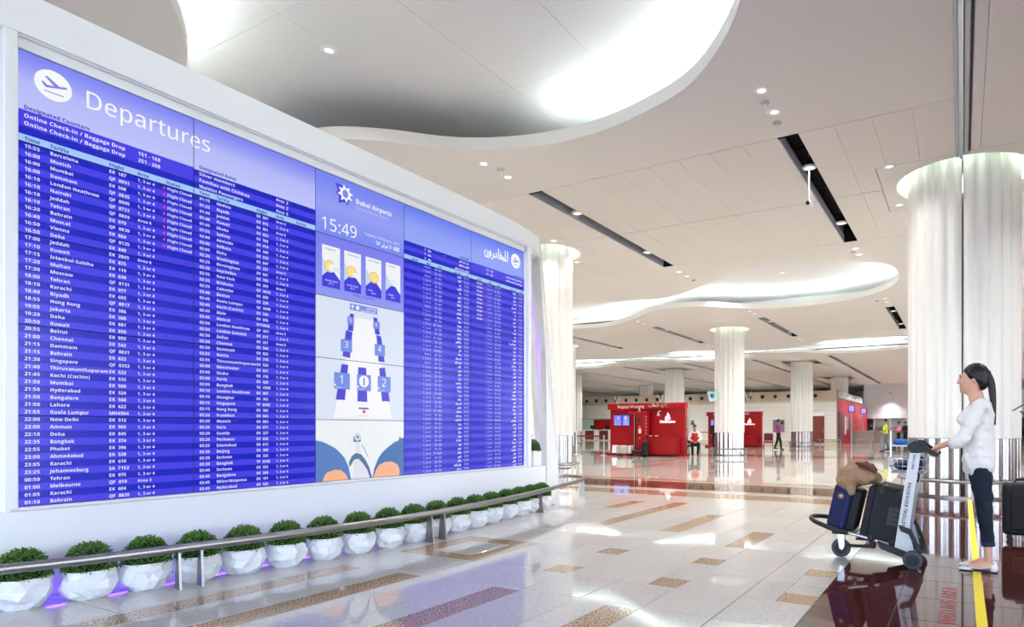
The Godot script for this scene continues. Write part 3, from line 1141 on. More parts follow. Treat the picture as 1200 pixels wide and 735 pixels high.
# Arabic writing as pen strokes. Each letter: [joined width, strokes], x runs to the left from the letter's right edge, y up; sizes in ems.
func arab_letter(ch: String, jr: bool, jl: bool) -> Array:
	var V := func(l): 
		var o := []
		for q in l: o.append(Vector2(q[0], q[1]))
		return o
	var dots := func(x, y, n):
		var o := []
		for k in n: o.append([Vector2(x + (k - (n - 1) * 0.5) * 0.11 - 0.03, y), Vector2(x + (k - (n - 1) * 0.5) * 0.11 + 0.03, y)])
		return o
	var above := {"ن": 1, "ت": 2, "ث": 3, "خ": 1, "ذ": 1, "ز": 1, "ش": 3, "ض": 1, "ظ": 1, "غ": 1, "ف": 1, "ق": 2, "ة": 2}
	var belowd := {"ب": 1, "ي": 2, "ج": 1}
	var w := 0.22
	var s := []
	var dx := 0.11
	var dy := 0.42
	var by := -0.2
	match ch:
		"ا", "أ", "إ", "آ":
			w = 0.2
			s.append(V.call([[0.0, 0.0], [0.1, 0.0], [0.1, 0.72]]) if jr else V.call([[0.1, 0.0], [0.1, 0.72]]))
		"ل":
			if jl: s.append(V.call([[0.0, 0.0], [0.11, 0.0], [0.11, 0.74], [0.11, 0.0], [0.22, 0.0]]))
			else:
				w = 0.4
				s.append(V.call([[0.0, 0.0], [0.08, 0.0], [0.08, 0.74], [0.08, -0.05], [0.16, -0.2], [0.3, -0.18], [0.36, 0.02]]))
		"ب", "ت", "ث", "ن", "ي", "ئ", "ى":
			if jl: s.append(V.call([[0.0, 0.0], [0.11, 0.0], [0.11, 0.26], [0.11, 0.0], [0.22, 0.0]]))
			elif ch == "ن":
				w = 0.44; dx = 0.22; dy = 0.26
				s.append(V.call([[0.0, 0.0], [0.05, 0.22], [0.04, -0.05], [0.12, -0.2], [0.26, -0.2], [0.37, -0.05], [0.38, 0.2]]))
			elif ch in ["ي", "ى"]:
				w = 0.46; dx = 0.25; by = -0.4
				s.append(V.call([[0.0, 0.0], [0.08, 0.14], [0.2, 0.1], [0.1, -0.06], [0.14, -0.2], [0.3, -0.22], [0.42, -0.08], [0.42, 0.08]]))
			else:
				w = 0.6; dx = 0.3; dy = 0.26
				s.append(V.call([[0.0, 0.0], [0.04, 0.2], [0.06, 0.03], [0.14, 0.0], [0.46, 0.0], [0.54, 0.06], [0.56, 0.22]]))
		"ج", "ح", "خ":
			w = 0.42
			if jl: s.append(V.call([[0.4, 0.28], [0.24, 0.3], [0.06, 0.0], [0.42, 0.0]]) if not jr else V.call([[0.0, 0.0], [0.42, 0.0], [0.16, 0.28], [0.34, 0.26]]))
			else: s.append(V.call([[0.36, 0.26], [0.06, 0.28], [0.3, 0.06], [0.34, -0.12], [0.22, -0.26], [0.02, -0.22]]))
			dx = 0.2; by = -0.16
		"د", "ذ":
			w = 0.28; dx = 0.15; dy = 0.46
			s.append(V.call([[0.0, 0.0], [0.04, 0.0], [0.12, 0.32], [0.08, 0.0], [0.26, 0.0]]) if jr else V.call([[0.1, 0.32], [0.04, 0.04], [0.26, 0.0]]))
		"ر", "ز":
			w = 0.24; dx = 0.1; dy = 0.3
			s.append(V.call([[0.0, 0.0], [0.06, 0.2], [0.06, 0.0], [0.12, -0.14], [0.26, -0.22]]))
		"س", "ش":
			w = 0.46 if jl else 0.74; dx = 0.22; dy = 0.4
			var p := [[0.0, 0.0], [0.06, 0.22], [0.06, 0.0], [0.2, 0.0], [0.2, 0.2], [0.2, 0.0], [0.34, 0.0], [0.34, 0.22], [0.34, 0.0]]
			if jl: p.append([0.46, 0.0])
			else: p.append_array([[0.4, -0.18], [0.54, -0.2], [0.66, -0.08], [0.68, 0.16]])
			s.append(V.call(p))
		"ص", "ض", "ط", "ظ":
			w = 0.5; dx = 0.25; dy = 0.46
			s.append(V.call([[0.0, 0.0], [0.42, 0.0], [0.3, 0.24], [0.12, 0.18], [0.06, 0.0], [0.5, 0.0]]))
			if ch in ["ط", "ظ"]: s.append(V.call([[0.36, 0.0], [0.36, 0.7]]))
		"ع", "غ":
			w = 0.32; dx = 0.16; dy = 0.48
			if jr: s.append(V.call([[0.0, 0.0], [0.12, 0.04], [0.26, 0.28], [0.06, 0.28], [0.2, 0.04], [0.32, 0.0]]))
			else: s.append(V.call([[0.06, 0.3], [0.2, 0.34], [0.26, 0.24], [0.12, 0.14], [0.06, 0.02], [0.32, 0.0]]) if jl else V.call([[0.06, 0.24], [0.18, 0.3], [0.24, 0.14], [0.1, 0.02], [0.24, -0.24], [0.04, -0.2]]))
		"ف", "ق":
			w = 0.3 if jl else 0.56; dx = 0.15; dy = 0.46
			s.append(V.call([[0.0, 0.0], [0.16, 0.02], [0.24, 0.18], [0.14, 0.3], [0.05, 0.18], [0.16, 0.02], [0.3, 0.0]]))
			if not jl: s.append(V.call([[0.2, 0.02], [0.46, 0.0], [0.54, 0.14]]) if ch == "ف" else V.call([[0.2, 0.04], [0.24, -0.16], [0.42, -0.18], [0.52, 0.06]]))
		"ك":
			w = 0.42
			s.append(V.call([[0.0, 0.0], [0.3, 0.0], [0.12, 0.34], [0.36, 0.66], [0.12, 0.34], [0.3, 0.0], [0.42, 0.0]]) if jl else V.call([[0.06, 0.7], [0.06, 0.02], [0.36, 0.0], [0.4, 0.16]]))
		"م":
			w = 0.28
			s.append(V.call([[0.0, 0.0], [0.06, 0.18], [0.2, 0.2], [0.22, 0.02], [0.06, -0.04], [0.06, 0.02], [0.28, 0.0]]) if jl else V.call([[0.0, 0.0], [0.08, 0.18], [0.2, 0.14], [0.14, -0.02], [0.04, 0.04], [0.2, 0.02], [0.22, -0.3]]))
		"ه", "ة":
			w = 0.3; dx = 0.14; dy = 0.46
			s.append(V.call([[0.0, 0.0], [0.1, 0.28], [0.22, 0.24], [0.22, 0.04], [0.1, 0.0], [0.06, 0.16], [0.22, 0.1]] if not jl else [[0.0, 0.0], [0.1, 0.26], [0.2, 0.2], [0.14, -0.12], [0.06, 0.0], [0.3, 0.0]]))
		"١":
			w = 0.2
			s.append(V.call([[0.14, 0.62], [0.08, 0.5], [0.08, 0.0]]))
		"٢":
			w = 0.34
			s.append(V.call([[0.28, 0.0], [0.28, 0.6], [0.22, 0.48], [0.08, 0.5], [0.04, 0.62]]))
		"٦":
			w = 0.34
			s.append(V.call([[0.3, 0.6], [0.08, 0.6], [0.06, 0.0]]))
		"٠":
			w = 0.2
			s.append(V.call([[0.08, 0.3], [0.14, 0.24]]))
		"و":
			w = 0.3
			s.append(V.call([[0.0, 0.0], [0.16, 0.04], [0.22, 0.22], [0.12, 0.3], [0.05, 0.18], [0.18, 0.06], [0.2, -0.1], [0.3, -0.22]]))
		_:
			w = 0.2
	if above.has(ch): s.append_array(dots.call(dx, dy, above[ch]))
	if belowd.has(ch): s.append_array(dots.call(dx, by, belowd[ch]))
	return [w, s]

func arab_lines(text: String) -> Array:   # [width, strokes] with x from 0 (right end) to the left
	var nojoin := "اأإآدذرزو "
	var x := 0.0
	var out := []
	for i in text.length():
		var ch := text[i]
		if ch == " ":
			x += 0.22; continue
		var jr := i > 0 and not nojoin.contains(text[i - 1])
		var jl := i < text.length() - 1 and not nojoin.contains(ch) and text[i + 1] != " " and ch != "ة"
		var l := arab_letter(ch, jr, jl)
		for s in l[1]:
			var p := []
			for q in s: p.append(Vector2(-x - q.x, q.y))
			out.append(p)
		x += l[0] + (0.0 if jl else 0.06)
	return [x, out]

func arab(im: Image, xr: float, base: float, text: String, size: float, col: Color, weight := 0.1) -> void:
	for s in arab_lines(text)[1]:
		var p := []
		for q in s: p.append(Vector2(xr + q.x * size, base - q.y * size))
		stroke(im, p, weight * size, col)

# ---------------------------------------------------------------- departures display: five columns of five screens
const PW := 1.138
const PH := 0.642
const IW := 640
const IH := 1800

const COL1 := "15:55,Barcelona,EK  187,1, 3 or 4,*|16:00,Munich,QF  8051,1, 3 or 4,*|16:00,Mumbai,EK  508,1, 3 or 4,*|16:00,Dammam,QF  8825,1, 3 or 4,*|16:10,London Heathrow,QF  8005,1, 3 or 4,*|16:10,Nairobi,QF  8721,1, 3 or 4,*|16:10,Jeddah,QF  8803,Area 6,*|16:10,Tehran,EK  979,1, 3 or 4,*|16:20,Bahrain,QF  8839,1, 3 or 4,*|16:40,Muscat,EK  864,1, 3 or 4,*|16:50,Vienna,QF  8125,1, 3 or 4,|16:50,Doha,EK  849,1, 3 or 4,|17:00,Jeddah,EK  2845,Area 6,|17:10,Kuwait,EK  875,1, 3 or 4,|17:15,Istanbul-Sabiha,EK  119,1, 3 or 4,|17:20,Multan,EK  630,1, 3 or 4,|17:30,Moscow,QF  8131,1, 3 or 4,|18:00,Tehran,EK  977,1, 3 or 4,|18:10,Karachi,EK  602,1, 3 or 4,|18:40,Riyadh,QF  8817,1, 3 or 4,|18:55,Hong Kong,EK  386,1, 3 or 4,|19:05,Jakarta,EK  368,1, 3 or 4,|19:20,Doha,EK  881,1, 3 or 4,|20:50,Kuwait,EK  859,1, 3 or 4,|20:55,Beirut,EK  955,1, 3 or 4,|21:00,Chennai,EK  542,1, 3 or 4,|21:15,Dammam,QF  8821,1, 3 or 4,|21:15,Bahrain,EK  833,1, 3 or 4,|21:30,Singapore,QF  8352,1, 3 or 4,|21:40,Thiruvananthapuram,EK  522,1, 3 or 4,|21:45,Kochi (Cochin),EK  532,1, 3 or 4,|21:50,Mumbai,EK  500,1, 3 or 4,|21:50,Hyderabad,EK  524,1, 3 or 4,|21:50,Bangalore,EK  568,1, 3 or 4,|21:50,Lahore,EK  622,1, 3 or 4,|21:55,Kuala Lumpur,MH4504,1, 3 or 4,|22:00,New Delhi,EK  512,1, 3 or 4,|22:00,Amman,EK  905,1, 3 or 4,|22:10,Doha,EK  845,1, 3 or 4,|22:35,Bangkok,EK  374,1, 3 or 4,|22:55,Phuket,EK  396,1, 3 or 4,|23:00,Ahmedabad,EK  538,1, 3 or 4,|23:05,Karachi,EK  610,1, 3 or 4,|23:25,Johannesburg,SA  7152,1, 3 or 4,|00:50,Tehran,EK  975,1, 3 or 4,|01:00,Melbourne,QF  010,Area 3,|01:05,Karachi,EK  604,1, 3 or 4,|01:10,Bahrain,QF  8835,1, 3 or 4,"
const COL2 := "01:15,Medina,EK  807,Area 6,|01:25,Riyadh,EK  815,1, 3 or 4,|01:40,Jeddah,EK  801,Area 6,|01:40,Kuwait,EK  853,1, 3 or 4,|01:45,Dhaka,EK  582,1, 3 or 4,|01:55,Sydney,EK  414,1, 3 or 4,|02:00,Adelaide,EK  440,1, 3 or 4,|02:00,Kolkata,EK  570,1, 3 or 4,|02:05,Doha,EK  847,1, 3 or 4,|02:20,Washington,EK  231,Area 5,|02:25,Birmingham,EK  041,1, 3 or 4,|02:30,Seychelles,EK  705,1, 3 or 4,|02:35,New York,EK  203,Area 5,|02:35,Brisbane,QF  8432,1, 3 or 4,|02:35,Colombo,EK  650,1, 3 or 4,|02:40,Boston,EK  239,1, 3 or 4,|02:45,Kuala Lumpur,QF  8408,1, 3 or 4,|02:45,Kochi (Cochin),EK  530,1, 3 or 4,|02:45,Male,EK  656,1, 3 or 4,|02:45,Muscat,WY5866,1, 3 or 4,|02:50,London Heathrow,QF  001,Area 3,|02:50,London Gatwick,EK  011,1, 3 or 4,|02:50,Dallas,EK  221,Area 5,|02:50,Chennai,EK  544,1, 3 or 4,|02:50,Dammam,EK  823,1, 3 or 4,|02:55,Narita,EK  318,1, 3 or 4,|02:55,Thiruvananthapuram,EK  520,1, 3 or 4,|03:00,Manchester,EK  021,1, 3 or 4,|03:00,Osaka,EK  316,1, 3 or 4,|03:00,Perth,EK  420,1, 3 or 4,|03:05,Bangkok,TG  4502,1, 3 or 4,|03:10,London Heathrow,EK  007,1, 3 or 4,|03:10,Shanghai,EK  302,1, 3 or 4,|03:15,Singapore,TP  6352,1, 3 or 4,|03:15,Hong Kong,EK  382,1, 3 or 4,|03:20,Frankfurt,EK  043,1, 3 or 4,|03:20,Munich,EK  053,1, 3 or 4,|03:20,Paris,EK  071,1, 3 or 4,|03:20,Seattle,EK  227,1, 3 or 4,|03:20,Peshawar,EK  636,1, 3 or 4,|03:25,Islamabad,EK  612,1, 3 or 4,|03:30,Beijing,EK  308,1, 3 or 4,|03:30,Incheon,EK  322,1, 3 or 4,|03:30,Bangkok,TP  6346,1, 3 or 4,|03:40,Incheon,EK  322,1, 3 or 4,|03:40,Bangalore,EK  564,1, 3 or 4,|03:45,Milan/Malpensa,EK  101,1, 3 or 4,|03:45,Hyderabad,EK  526,1, 3 or 4,"
const CITIES := "برشلونة|ميونخ|مومباي|الدمام|لندن هيثرو|نيروبي|جدة|طهران|البحرين|مسقط|فيينا|الدوحة|جدة|الكويت|اسطنبول صبيحة|ملتان|موسكو|طهران|كراتشي|الرياض|هونغ كونغ|جاكرتا|الدوحة|الكويت|بيروت|شيناي|الدمام|البحرين|سنغافورة|تريفاندروم|كوشي|مومباي|حيدراباد|بنغالور|لاهور|كوالا لمبور|نيودلهي|عمان|الدوحة|بانكوك|بوكيت|احمد اباد|كراتشي|جوهانسبرغ|طهران|ملبورن|كراتشي|البحرين"
const CITIES2 := "المدينة|الرياض|جدة|الكويت|دكا|سيدني|اديلايد|كولكاتا|الدوحة|واشنطن|برمنغهام|سيشل|نيويورك|بريسبان|كولومبو|بوسطن|كوالالمبور|كوشي|مالي|مسقط|لندن هيثرو|لندن غاتويك|دالاس|شيناي|الدمام|ناريتا|تريفاندروم|مانشستر|اوساكا|بيرث|بانكوك|لندن هيثرو|شنغهاي|سنغافورة|هونغ كونغ|فرانكفورت|ميونخ|باريس|سياتل|بيشاور|اسلام اباد|بكين|انشون|بانكوك|انشون|بنغالور|ميلانو مالبنسا|حيدراباد"

func grad_rect(im: Image, x0: int, y0: int, w: int, h: int, top: Color, bot: Color) -> void:
	for y in h: im.fill_rect(Rect2i(x0, y0 + y, w, 1), top.lerp(bot, float(y) / maxf(1, h - 1)))

func build_video_wall() -> void:
	var dark := Color(0.055, 0.12, 0.78)
	var light := Color(0.27, 0.245, 0.93)
	var head := Color(0.66, 0.80, 1.0)
	var navy := Color(0.08, 0.22, 0.70)
	var white := Color(1, 1, 1)
	var rose := Color(1.0, 0.25, 0.45)
	var ims := []
	for c in 5:
		var im := Image.create_empty(IW, IH, false, Image.FORMAT_RGBA8)
		im.fill(light)
		ims.append(im)
	for c in [0, 1, 3, 4]:
		var im: Image = ims[c]
		var tall: bool = c == 1 or c == 3
		grad_rect(im, 0, 0, IW, 120, Color(0.47, 0.50, 0.97), Color(0.72, 0.745, 1.0)) if c < 3 else grad_rect(im, 0, 0, IW, 120, Color(0.40, 0.49, 0.97), Color(0.56, 0.64, 0.99))
		grad_rect(im, 0, 120, IW, 120, Color(0.72, 0.745, 1.0), Color(0.77, 0.79, 1.0)) if c < 3 else grad_rect(im, 0, 120, IW, 120, Color(0.56, 0.64, 0.99), Color(0.60, 0.67, 0.99))
		for r in range(8, 60): im.fill_rect(Rect2i(0, r * 30, IW, 30), dark if r % 2 == 0 else light)
		if not tall:
			im.fill_rect(Rect2i(0, 234, IW, 36), light)
		im.fill_rect(Rect2i(0, 330, IW, 30), head)
		var rows: PackedStringArray = (COL1 if (c == 0 or c == 4) else COL2).split("|")
		var ar: PackedStringArray = (CITIES if c == 4 else CITIES2).split("|")
		for i in rows.size():
			var base := 360 + i * 30 + 22
			var q := rows[i].split(",")
			var area: String = q[3] if q.size() == 5 else q[3] + "," + q[4]
			var closed: bool = q[q.size() - 1] == "*"
			if c < 2:
				write(im, 26, base, q[0], 19, white, "Droid Sans Bold")
				write(im, 104, base, q[1], 19, white, "Droid Sans Bold")
				write(im, 302, base, q[2], 19, white, "Droid Sans Bold")
				write(im, 408, base, area, 18, white, "Droid Sans Bold")
				if closed:
					disc(im, Vector2(514, base - 7), Vector2(5, 6), rose)
					write(im, 526, base, "Flight Closed", 17, white, "Droid Sans Bold")
			else:
				write(im, 614, base, q[0], 20, white, "Droid Sans", true)
				arab(im, 535, base, ar[i], 20, white, 0.14)
				write(im, 340, base, q[2], 20, white, "Droid Sans", true)
				write(im, 236, base, area, 19, white, "Droid Sans", true)
				if closed:
					disc(im, Vector2(136, base - 7), Vector2(5, 6), rose)
					arab(im, 122, base, "مغلقة الرحلة", 17, white, 0.14)
		if c < 2:
			for h in [["Time", 26], ["To/Via", 104], ["Flight", 302], ["Area", 408], ["Status", 522]]: write(im, h[1], 353, h[0], 20, navy, "Droid Sans Bold")
			write(im, 24, 230, "Designated Counters" if c == 0 else "Designated Areas", 21, navy, "Droid Sans Bold")
			if c == 0:
				for r in 2:
					write(im, 24, 263 + r * 30, "Online Check-in / Baggage Drop", 22, white, "Droid Sans Bold")
					write(im, 410, 263 + r * 30, ["151 - 168", "251 - 268"][r], 21, white, "Droid Sans Bold")
			else:
				for r in 3:
					write(im, 24, 263 + r * 30, ["Silver members", "Families with Children", "Waitlist Passengers"][r], 22, white, "Droid Sans Bold")
					write(im, 408, 263 + r * 30, ["Area  2", "Area  2", "Area  6"][r], 21, white, "Droid Sans Bold")
		else:
			for h in [["الوقت", 614], ["الى عن طريق", 535], ["الرحلة", 340], ["المنطقة", 236], ["الملاحظات", 120]]: arab(im, h[1], 353, h[0], 19, navy, 0.12)
			arab(im, 616, 230, "المناطق المحددة" if c == 3 else "الكاونترات المحددة", 20, navy, 0.12)
			for r in (3 if c == 3 else 2):
				arab(im, 616, 263 + r * 30, (["ركاب الدرجة الفضية", "العائلات مع الاطفال", "المسافرين على قائمة الانتظار"] if c == 3 else ["تسجيل الدخول عبر الانترنت تسليم الحقائب", "تسجيل الدخول عبر الانترنت تسليم الحقائب"])[r], 18, white, 0.14)
				if c == 3: arab(im, 240, 263 + r * 30, "منطقة", 18, white, 0.14); write(im, 180, 263 + r * 30, ["2", "2", "6"][r], 20, white, "Droid Sans Bold")
				else: write(im, 250, 263 + r * 30, ["151 - 168", "251 - 268"][r], 20, white, "Droid Sans Bold", true)
	# title with its take-off sign
	for c in [0, 4]:
		var o := Vector2(115, 97) if c == 0 else Vector2(531, 104)
		var im: Image = ims[c]
		disc(im, o, Vector2(60, 60), white)
		var ink := Color(0.50, 0.53, 0.93) if c == 0 else Color(0.42, 0.47, 0.93)
		var plane := [Vector2(-38, -2), Vector2(-31, -5), Vector2(-20, 5), Vector2(2, 1), Vector2(-28, -28), Vector2(-19, -30), Vector2(20, -5), Vector2(40, -12), Vector2(46, -8), Vector2(40, -3), Vector2(-22, 16), Vector2(-29, 12)]
		var p := []
		for v in plane: p.append(o + v)
		paint(im, p, ink)
		stroke(im, [o + Vector2(-28, 30), o + Vector2(32, 30)], 4, ink)
	write(ims[0], 214, 135, "Departures", 100, white)
	write(ims[1], 214 - 640, 135, "Departures", 100, white)
	arab(ims[4], 438, 132, "المغادرون", 105, white, 0.11)
	# middle column: airport logo and clock, weather, way to the gates, a picture
	var m: Image = ims[2]
	grad_rect(m, 0, 0, IW, 180, Color(0.45, 0.52, 0.97), Color(0.60, 0.64, 0.98))
	grad_rect(m, 0, 180, IW, 180, Color(0.60, 0.64, 0.98), Color(0.47, 0.56, 0.98))
	grad_rect(m, 0, 360, IW, 360, Color(0.50, 0.50, 0.96), Color(0.58, 0.62, 0.98))
	m.fill_rect(Rect2i(0, 720, IW, 720), Color(0.88, 0.92, 0.985))
	m.fill_rect(Rect2i(0, 1440, IW, 360), Color(0.955, 0.975, 0.99))
	var lc := Vector2(196, 84)
	for k in 8:
		var a := TAU * k / 8 - 0.2
		var R := 46.0 if k % 2 == 0 else 60.0
		var d := Vector2(cos(a), sin(a))
		var e := Vector2(-d.y, d.x)
		if k in [2, 3, 4, 5]:
			paint(m, [lc + d * 26, lc + d * (R * 0.7) + e * 24, lc + d * (R + 22), lc + d * (R * 0.7) - e * 24], Color(0.25, 0.25, 0.85))
		paint(m, [lc + d * 20 + e * 16, lc + d * 56, lc + d * 20 - e * 16], white)
	disc(m, lc, Vector2(34, 34), white)
	disc(m, lc, Vector2(20, 24), Color(0.50, 0.55, 0.97))
	write(m, 268, 118, "Dubai Airports", 39, white, "Droid Sans Bold")
	write(m, 268, 150, "Connecting the World", 25, Color(0.80, 0.84, 1.0))
	write(m, 32, 332, "15:49", 100, white)
	write(m, 334, 290, "Tuesday 16 February, 2016", 22, white)
	arab(m, 604, 328, "الثلاثاء ١٦ فبراير ٢٠١٦", 32, white, 0.12)
	write(m, 340, 332, "2016", 24, Color(1, 1, 1, 0.0))
	for k in 4:
		var x: float = [42, 188, 340, 492][k]
		m.fill_rect(Rect2i(int(x), 423, 118, 242), Color(0.97, 0.985, 1.0))
		paint(m, [Vector2(x, 495), Vector2(x + 60, 570), Vector2(x, 610)], Color(0.80, 0.88, 0.98))
		paint(m, [Vector2(x, 606), Vector2(x + 44, 566), Vector2(x + 74, 566), Vector2(x + 118, 612), Vector2(x + 118, 665), Vector2(x, 665)], Color(0.26, 0.24, 0.90))
		var s := Vector2(x + (50 if k < 2 else 62), 542)
		if k < 3: disc(m, s, Vector2(36, 36), Color(0.99, 0.80, 0.45)); disc(m, s, Vector2(29, 29), Color(1.0, 0.91, 0.60))
		if k == 0: disc(m, s + Vector2(26, 6), Vector2(34, 24), Color(0.97, 0.985, 1.0)); disc(m, s + Vector2(46, 14), Vector2(26, 14), Color(0.90, 0.94, 0.98))
		if k == 1: disc(m, s + Vector2(30, 16), Vector2(24, 16), Color(0.97, 0.985, 1.0))
		if k == 3: disc(m, s + Vector2(-8, 0), Vector2(26, 16), Color(0.90, 0.94, 0.99)); disc(m, s + Vector2(14, 6), Vector2(24, 14), Color(0.94, 0.965, 1.0))
		write(m, x + 18, 447, ["Singapore", "Thiruvananth", "Addis Ababa", "Mumbai"][k].substr(0, 11), 16, Color(0.45, 0.48, 0.65))
		write(m, x + 20, 630, ["Mostly Cloudy", "Partly Cloudy", "Clear", "Cloudy"][k].substr(0, 12), 13, white, "Droid Sans Bold")
		write(m, x + 42, 648, ["31° C", "30° C", "24° C", "29° C"][k], 14, white, "Droid Sans Bold")
	write(m, 250, 684, "Weather for destinations", 14, Color(0.2, 0.2, 0.6))
	var bl := Color(0.47, 0.57, 0.93)
	var vi := Color(0.30, 0.27, 0.85)
	paint(m, [Vector2(262, 815), Vector2(395, 812), Vector2(542, 1428), Vector2(115, 1428)], Color(0.985, 0.99, 1.0))
	m.fill_rect(Rect2i(228, 734, 200, 38), bl)
	stroke(m, [Vector2(246, 766), Vector2(246, 744)], 6, white); paint(m, [Vector2(234, 752), Vector2(246, 738), Vector2(258, 752)], white)
	disc(m, Vector2(282, 753), Vector2(13, 13), white)
	arab(m, 420, 750, "بوابات المغادرة", 17, white, 0.12)
	write(m, 304, 768, "Departure Gates", 14, white, "Droid Sans Bold")
	for q in [[[228, 796, 256, 796, 250, 900, 212, 900], [210, 816, 256, 864], "5"], [[398, 792, 426, 792, 448, 896, 410, 896], [396, 816, 446, 862], "6"], [[200, 900, 246, 905, 228, 1066, 176, 1058], [165, 956, 243, 1030], "3"], [[420, 900, 456, 905, 484, 1066, 436, 1066], [407, 956, 486, 1030], "4"], [[170, 1107, 216, 1107, 193, 1320, 131, 1320], [120, 1158, 227, 1256], "1"], [[286, 1115, 344, 1115, 352, 1325, 280, 1325], [277, 1158, 379, 1258], ""], [[441, 1107, 486, 1102, 525, 1316, 463, 1316], [430, 1158, 531, 1258], "2"]]:
		var a = q[0]
		paint(m, [Vector2(a[0], a[1]), Vector2(a[2], a[3]), Vector2(a[4], a[5]), Vector2(a[6], a[7])], vi)
		var b = q[1]
		m.fill_rect(Rect2i(b[0], b[1], b[2] - b[0], b[3] - b[1]), bl)
		var big: int = int((b[3] - b[1]) * 0.72)
		if q[2] != "": write(m, (b[0] + b[2]) / 2.0 - big * 0.29, b[1] + big * 0.92, q[2], big, white)
		else:
			disc(m, Vector2(328, 1200), Vector2(36, 36), white); disc(m, Vector2(328, 1184), Vector2(6, 7), bl); stroke(m, [Vector2(328, 1192), Vector2(328, 1222)], 12, bl)
		if b[2] - b[0] > 90:
			write(m, b[0] + 8, b[3] - 6, "Passport", 13, white); disc(m, Vector2(b[0] + 8, b[3] - 24), Vector2(6, 6), white)
	m.fill_rect(Rect2i(290, 1362, 72, 9), Color(0.25, 0.25, 0.6))
	disc(m, Vector2(328, 1386), Vector2(11, 11), Color(0.93, 0.25, 0.50))
	write(m, 288, 1416, "You are here", 13, Color(0.6, 0.65, 0.8))
	# the picture: a plane seen from above between two dark shapes
	var o5 := 1440.0
	stroke(m, [Vector2(330, 1470), Vector2(170, 1660)], 3, Color(0.86, 0.90, 0.92))
	var P := func(l: Array) -> Array:
		var r := []
		for q in l: r.append(Vector2((q[0] - 2.0) * 640.0, q[1] * 360.0))
		return r
	paint(m, P.call([[2.0, 4.33], [2.06, 4.35], [2.11, 4.385], [2.2, 4.463], [2.25, 4.54], [2.3, 4.634], [2.34, 4.78], [2.37, 5.0], [2.0, 5.0]]), Color(0.35, 0.52, 0.78))
	paint(m, P.call([[2.07, 5.0], [2.09, 4.9], [2.12, 4.85], [2.2, 4.815], [2.26, 4.83], [2.31, 4.9], [2.34, 5.0]]), Color(1.0, 0.74, 0.58))
	paint(m, P.call([[2.61, 5.0], [2.63, 4.84], [2.68, 4.66], [2.73, 4.56], [2.8, 4.47], [2.88, 4.385], [2.93, 4.36], [2.944, 4.285], [2.965, 4.32], [3.0, 4.31], [3.0, 5.0]]), Color(0.28, 0.47, 0.72))
	paint(m, P.call([[2.62, 5.0], [2.65, 4.87], [2.69, 4.78], [2.76, 4.735], [2.85, 4.735], [2.92, 4.8], [2.945, 4.9], [2.94, 5.0]]), Color(1.0, 0.74, 0.58))
	paint(m, P.call([[2.345, 4.7], [2.38, 4.6], [2.42, 4.555], [2.48, 4.58], [2.53, 4.68], [2.57, 4.8], [2.61, 5.0], [2.58, 5.0], [2.55, 4.86], [2.5, 4.74], [2.45, 4.655], [2.4, 4.67], [2.375, 4.74], [2.35, 4.79]]), Color(0.36, 0.48, 0.66))
	paint(m, P.call([[2.4, 4.7], [2.45, 4.665], [2.5, 4.75], [2.56, 4.95], [2.56, 5.0], [2.385, 5.0]]), Color(0.90, 0.915, 0.96))
	paint(m, P.call([[2.395, 4.27], [2.475, 4.27], [2.475, 4.365], [2.395, 4.365]]), Color(0.28, 0.42, 0.62))
	disc(m, P.call([[2.44, 4.285]])[0], Vector2(24, 24), Color(0.83, 0.89, 0.95))
	disc(m, P.call([[2.44, 4.285]])[0], Vector2(9, 9), Color(0.42, 0.54, 0.72))
	paint(m, P.call([[2.42, 4.37], [2.46, 4.37], [2.475, 4.56], [2.42, 4.56]]), Color(0.88, 0.93, 0.96))
	stroke(m, P.call([[2.49, 4.42], [2.56, 4.63]]), 4, Color(0.35, 0.45, 0.62))
	# edges of each screen shade to deeper blue
	var t := thing("departures_display", "huge blue departures screen wall of twenty-five panels in the white wall", "screen wall", Vector3(-5.8, 3.865, -1.78))
	for c in 5:
		var mat := sm(Color(0.02, 0.02, 0.03), 0.22, 0.0, 0.5)
		mat.resource_name = "screen"
		mat.emission_enabled = true
		mat.emission_texture = ImageTexture.create_from_image(ims[c])
		mat.emission = Color.BLACK
		mat.emission_energy_multiplier = SCREEN_E
		for r in 5:
			var mb := MB.new()
			mb.box(Vector3(-0.045, -PH * (r + 0.5), -PW * (c + 0.5)), Vector3(0.07, PH - 0.001, PW - 0.001), 0.002)
			var body := part(t, "screen_panel", mb, M.leak_tinted_body)
			var q := MB.new()
			var g := 0.0028
			var y0 := -PH * r - g; var y1 := -PH * (r + 1) + g
			var z0 := -PW * c - g; var z1 := -PW * (c + 1) + g
			q.quad(Vector3(-0.009, y0, z0), Vector3(-0.009, y0, z1), Vector3(-0.009, y1, z1), Vector3(-0.009, y1, z0), Vector3.RIGHT, Rect2(0.003, r / 5.0 + 0.001, 0.994, 0.198))
			part(body, "display_face", q, mat)

const SCREEN_E := 0.92 / EXPO

# ---------------------------------------------------------------- fluted columns
func flute_ring(R: float, flutes: int, amp: float, a0: float, a1: float, seg: int) -> Array:
	var P := []
	for i in seg + 1:
		var a := lerpf(a0, a1, float(i) / seg)
		var r := R - amp + amp * absf(sin(a * flutes * 0.5)) * 2.0 - amp
		P.append(Vector2(cos(a) * r, sin(a) * r))
	return P

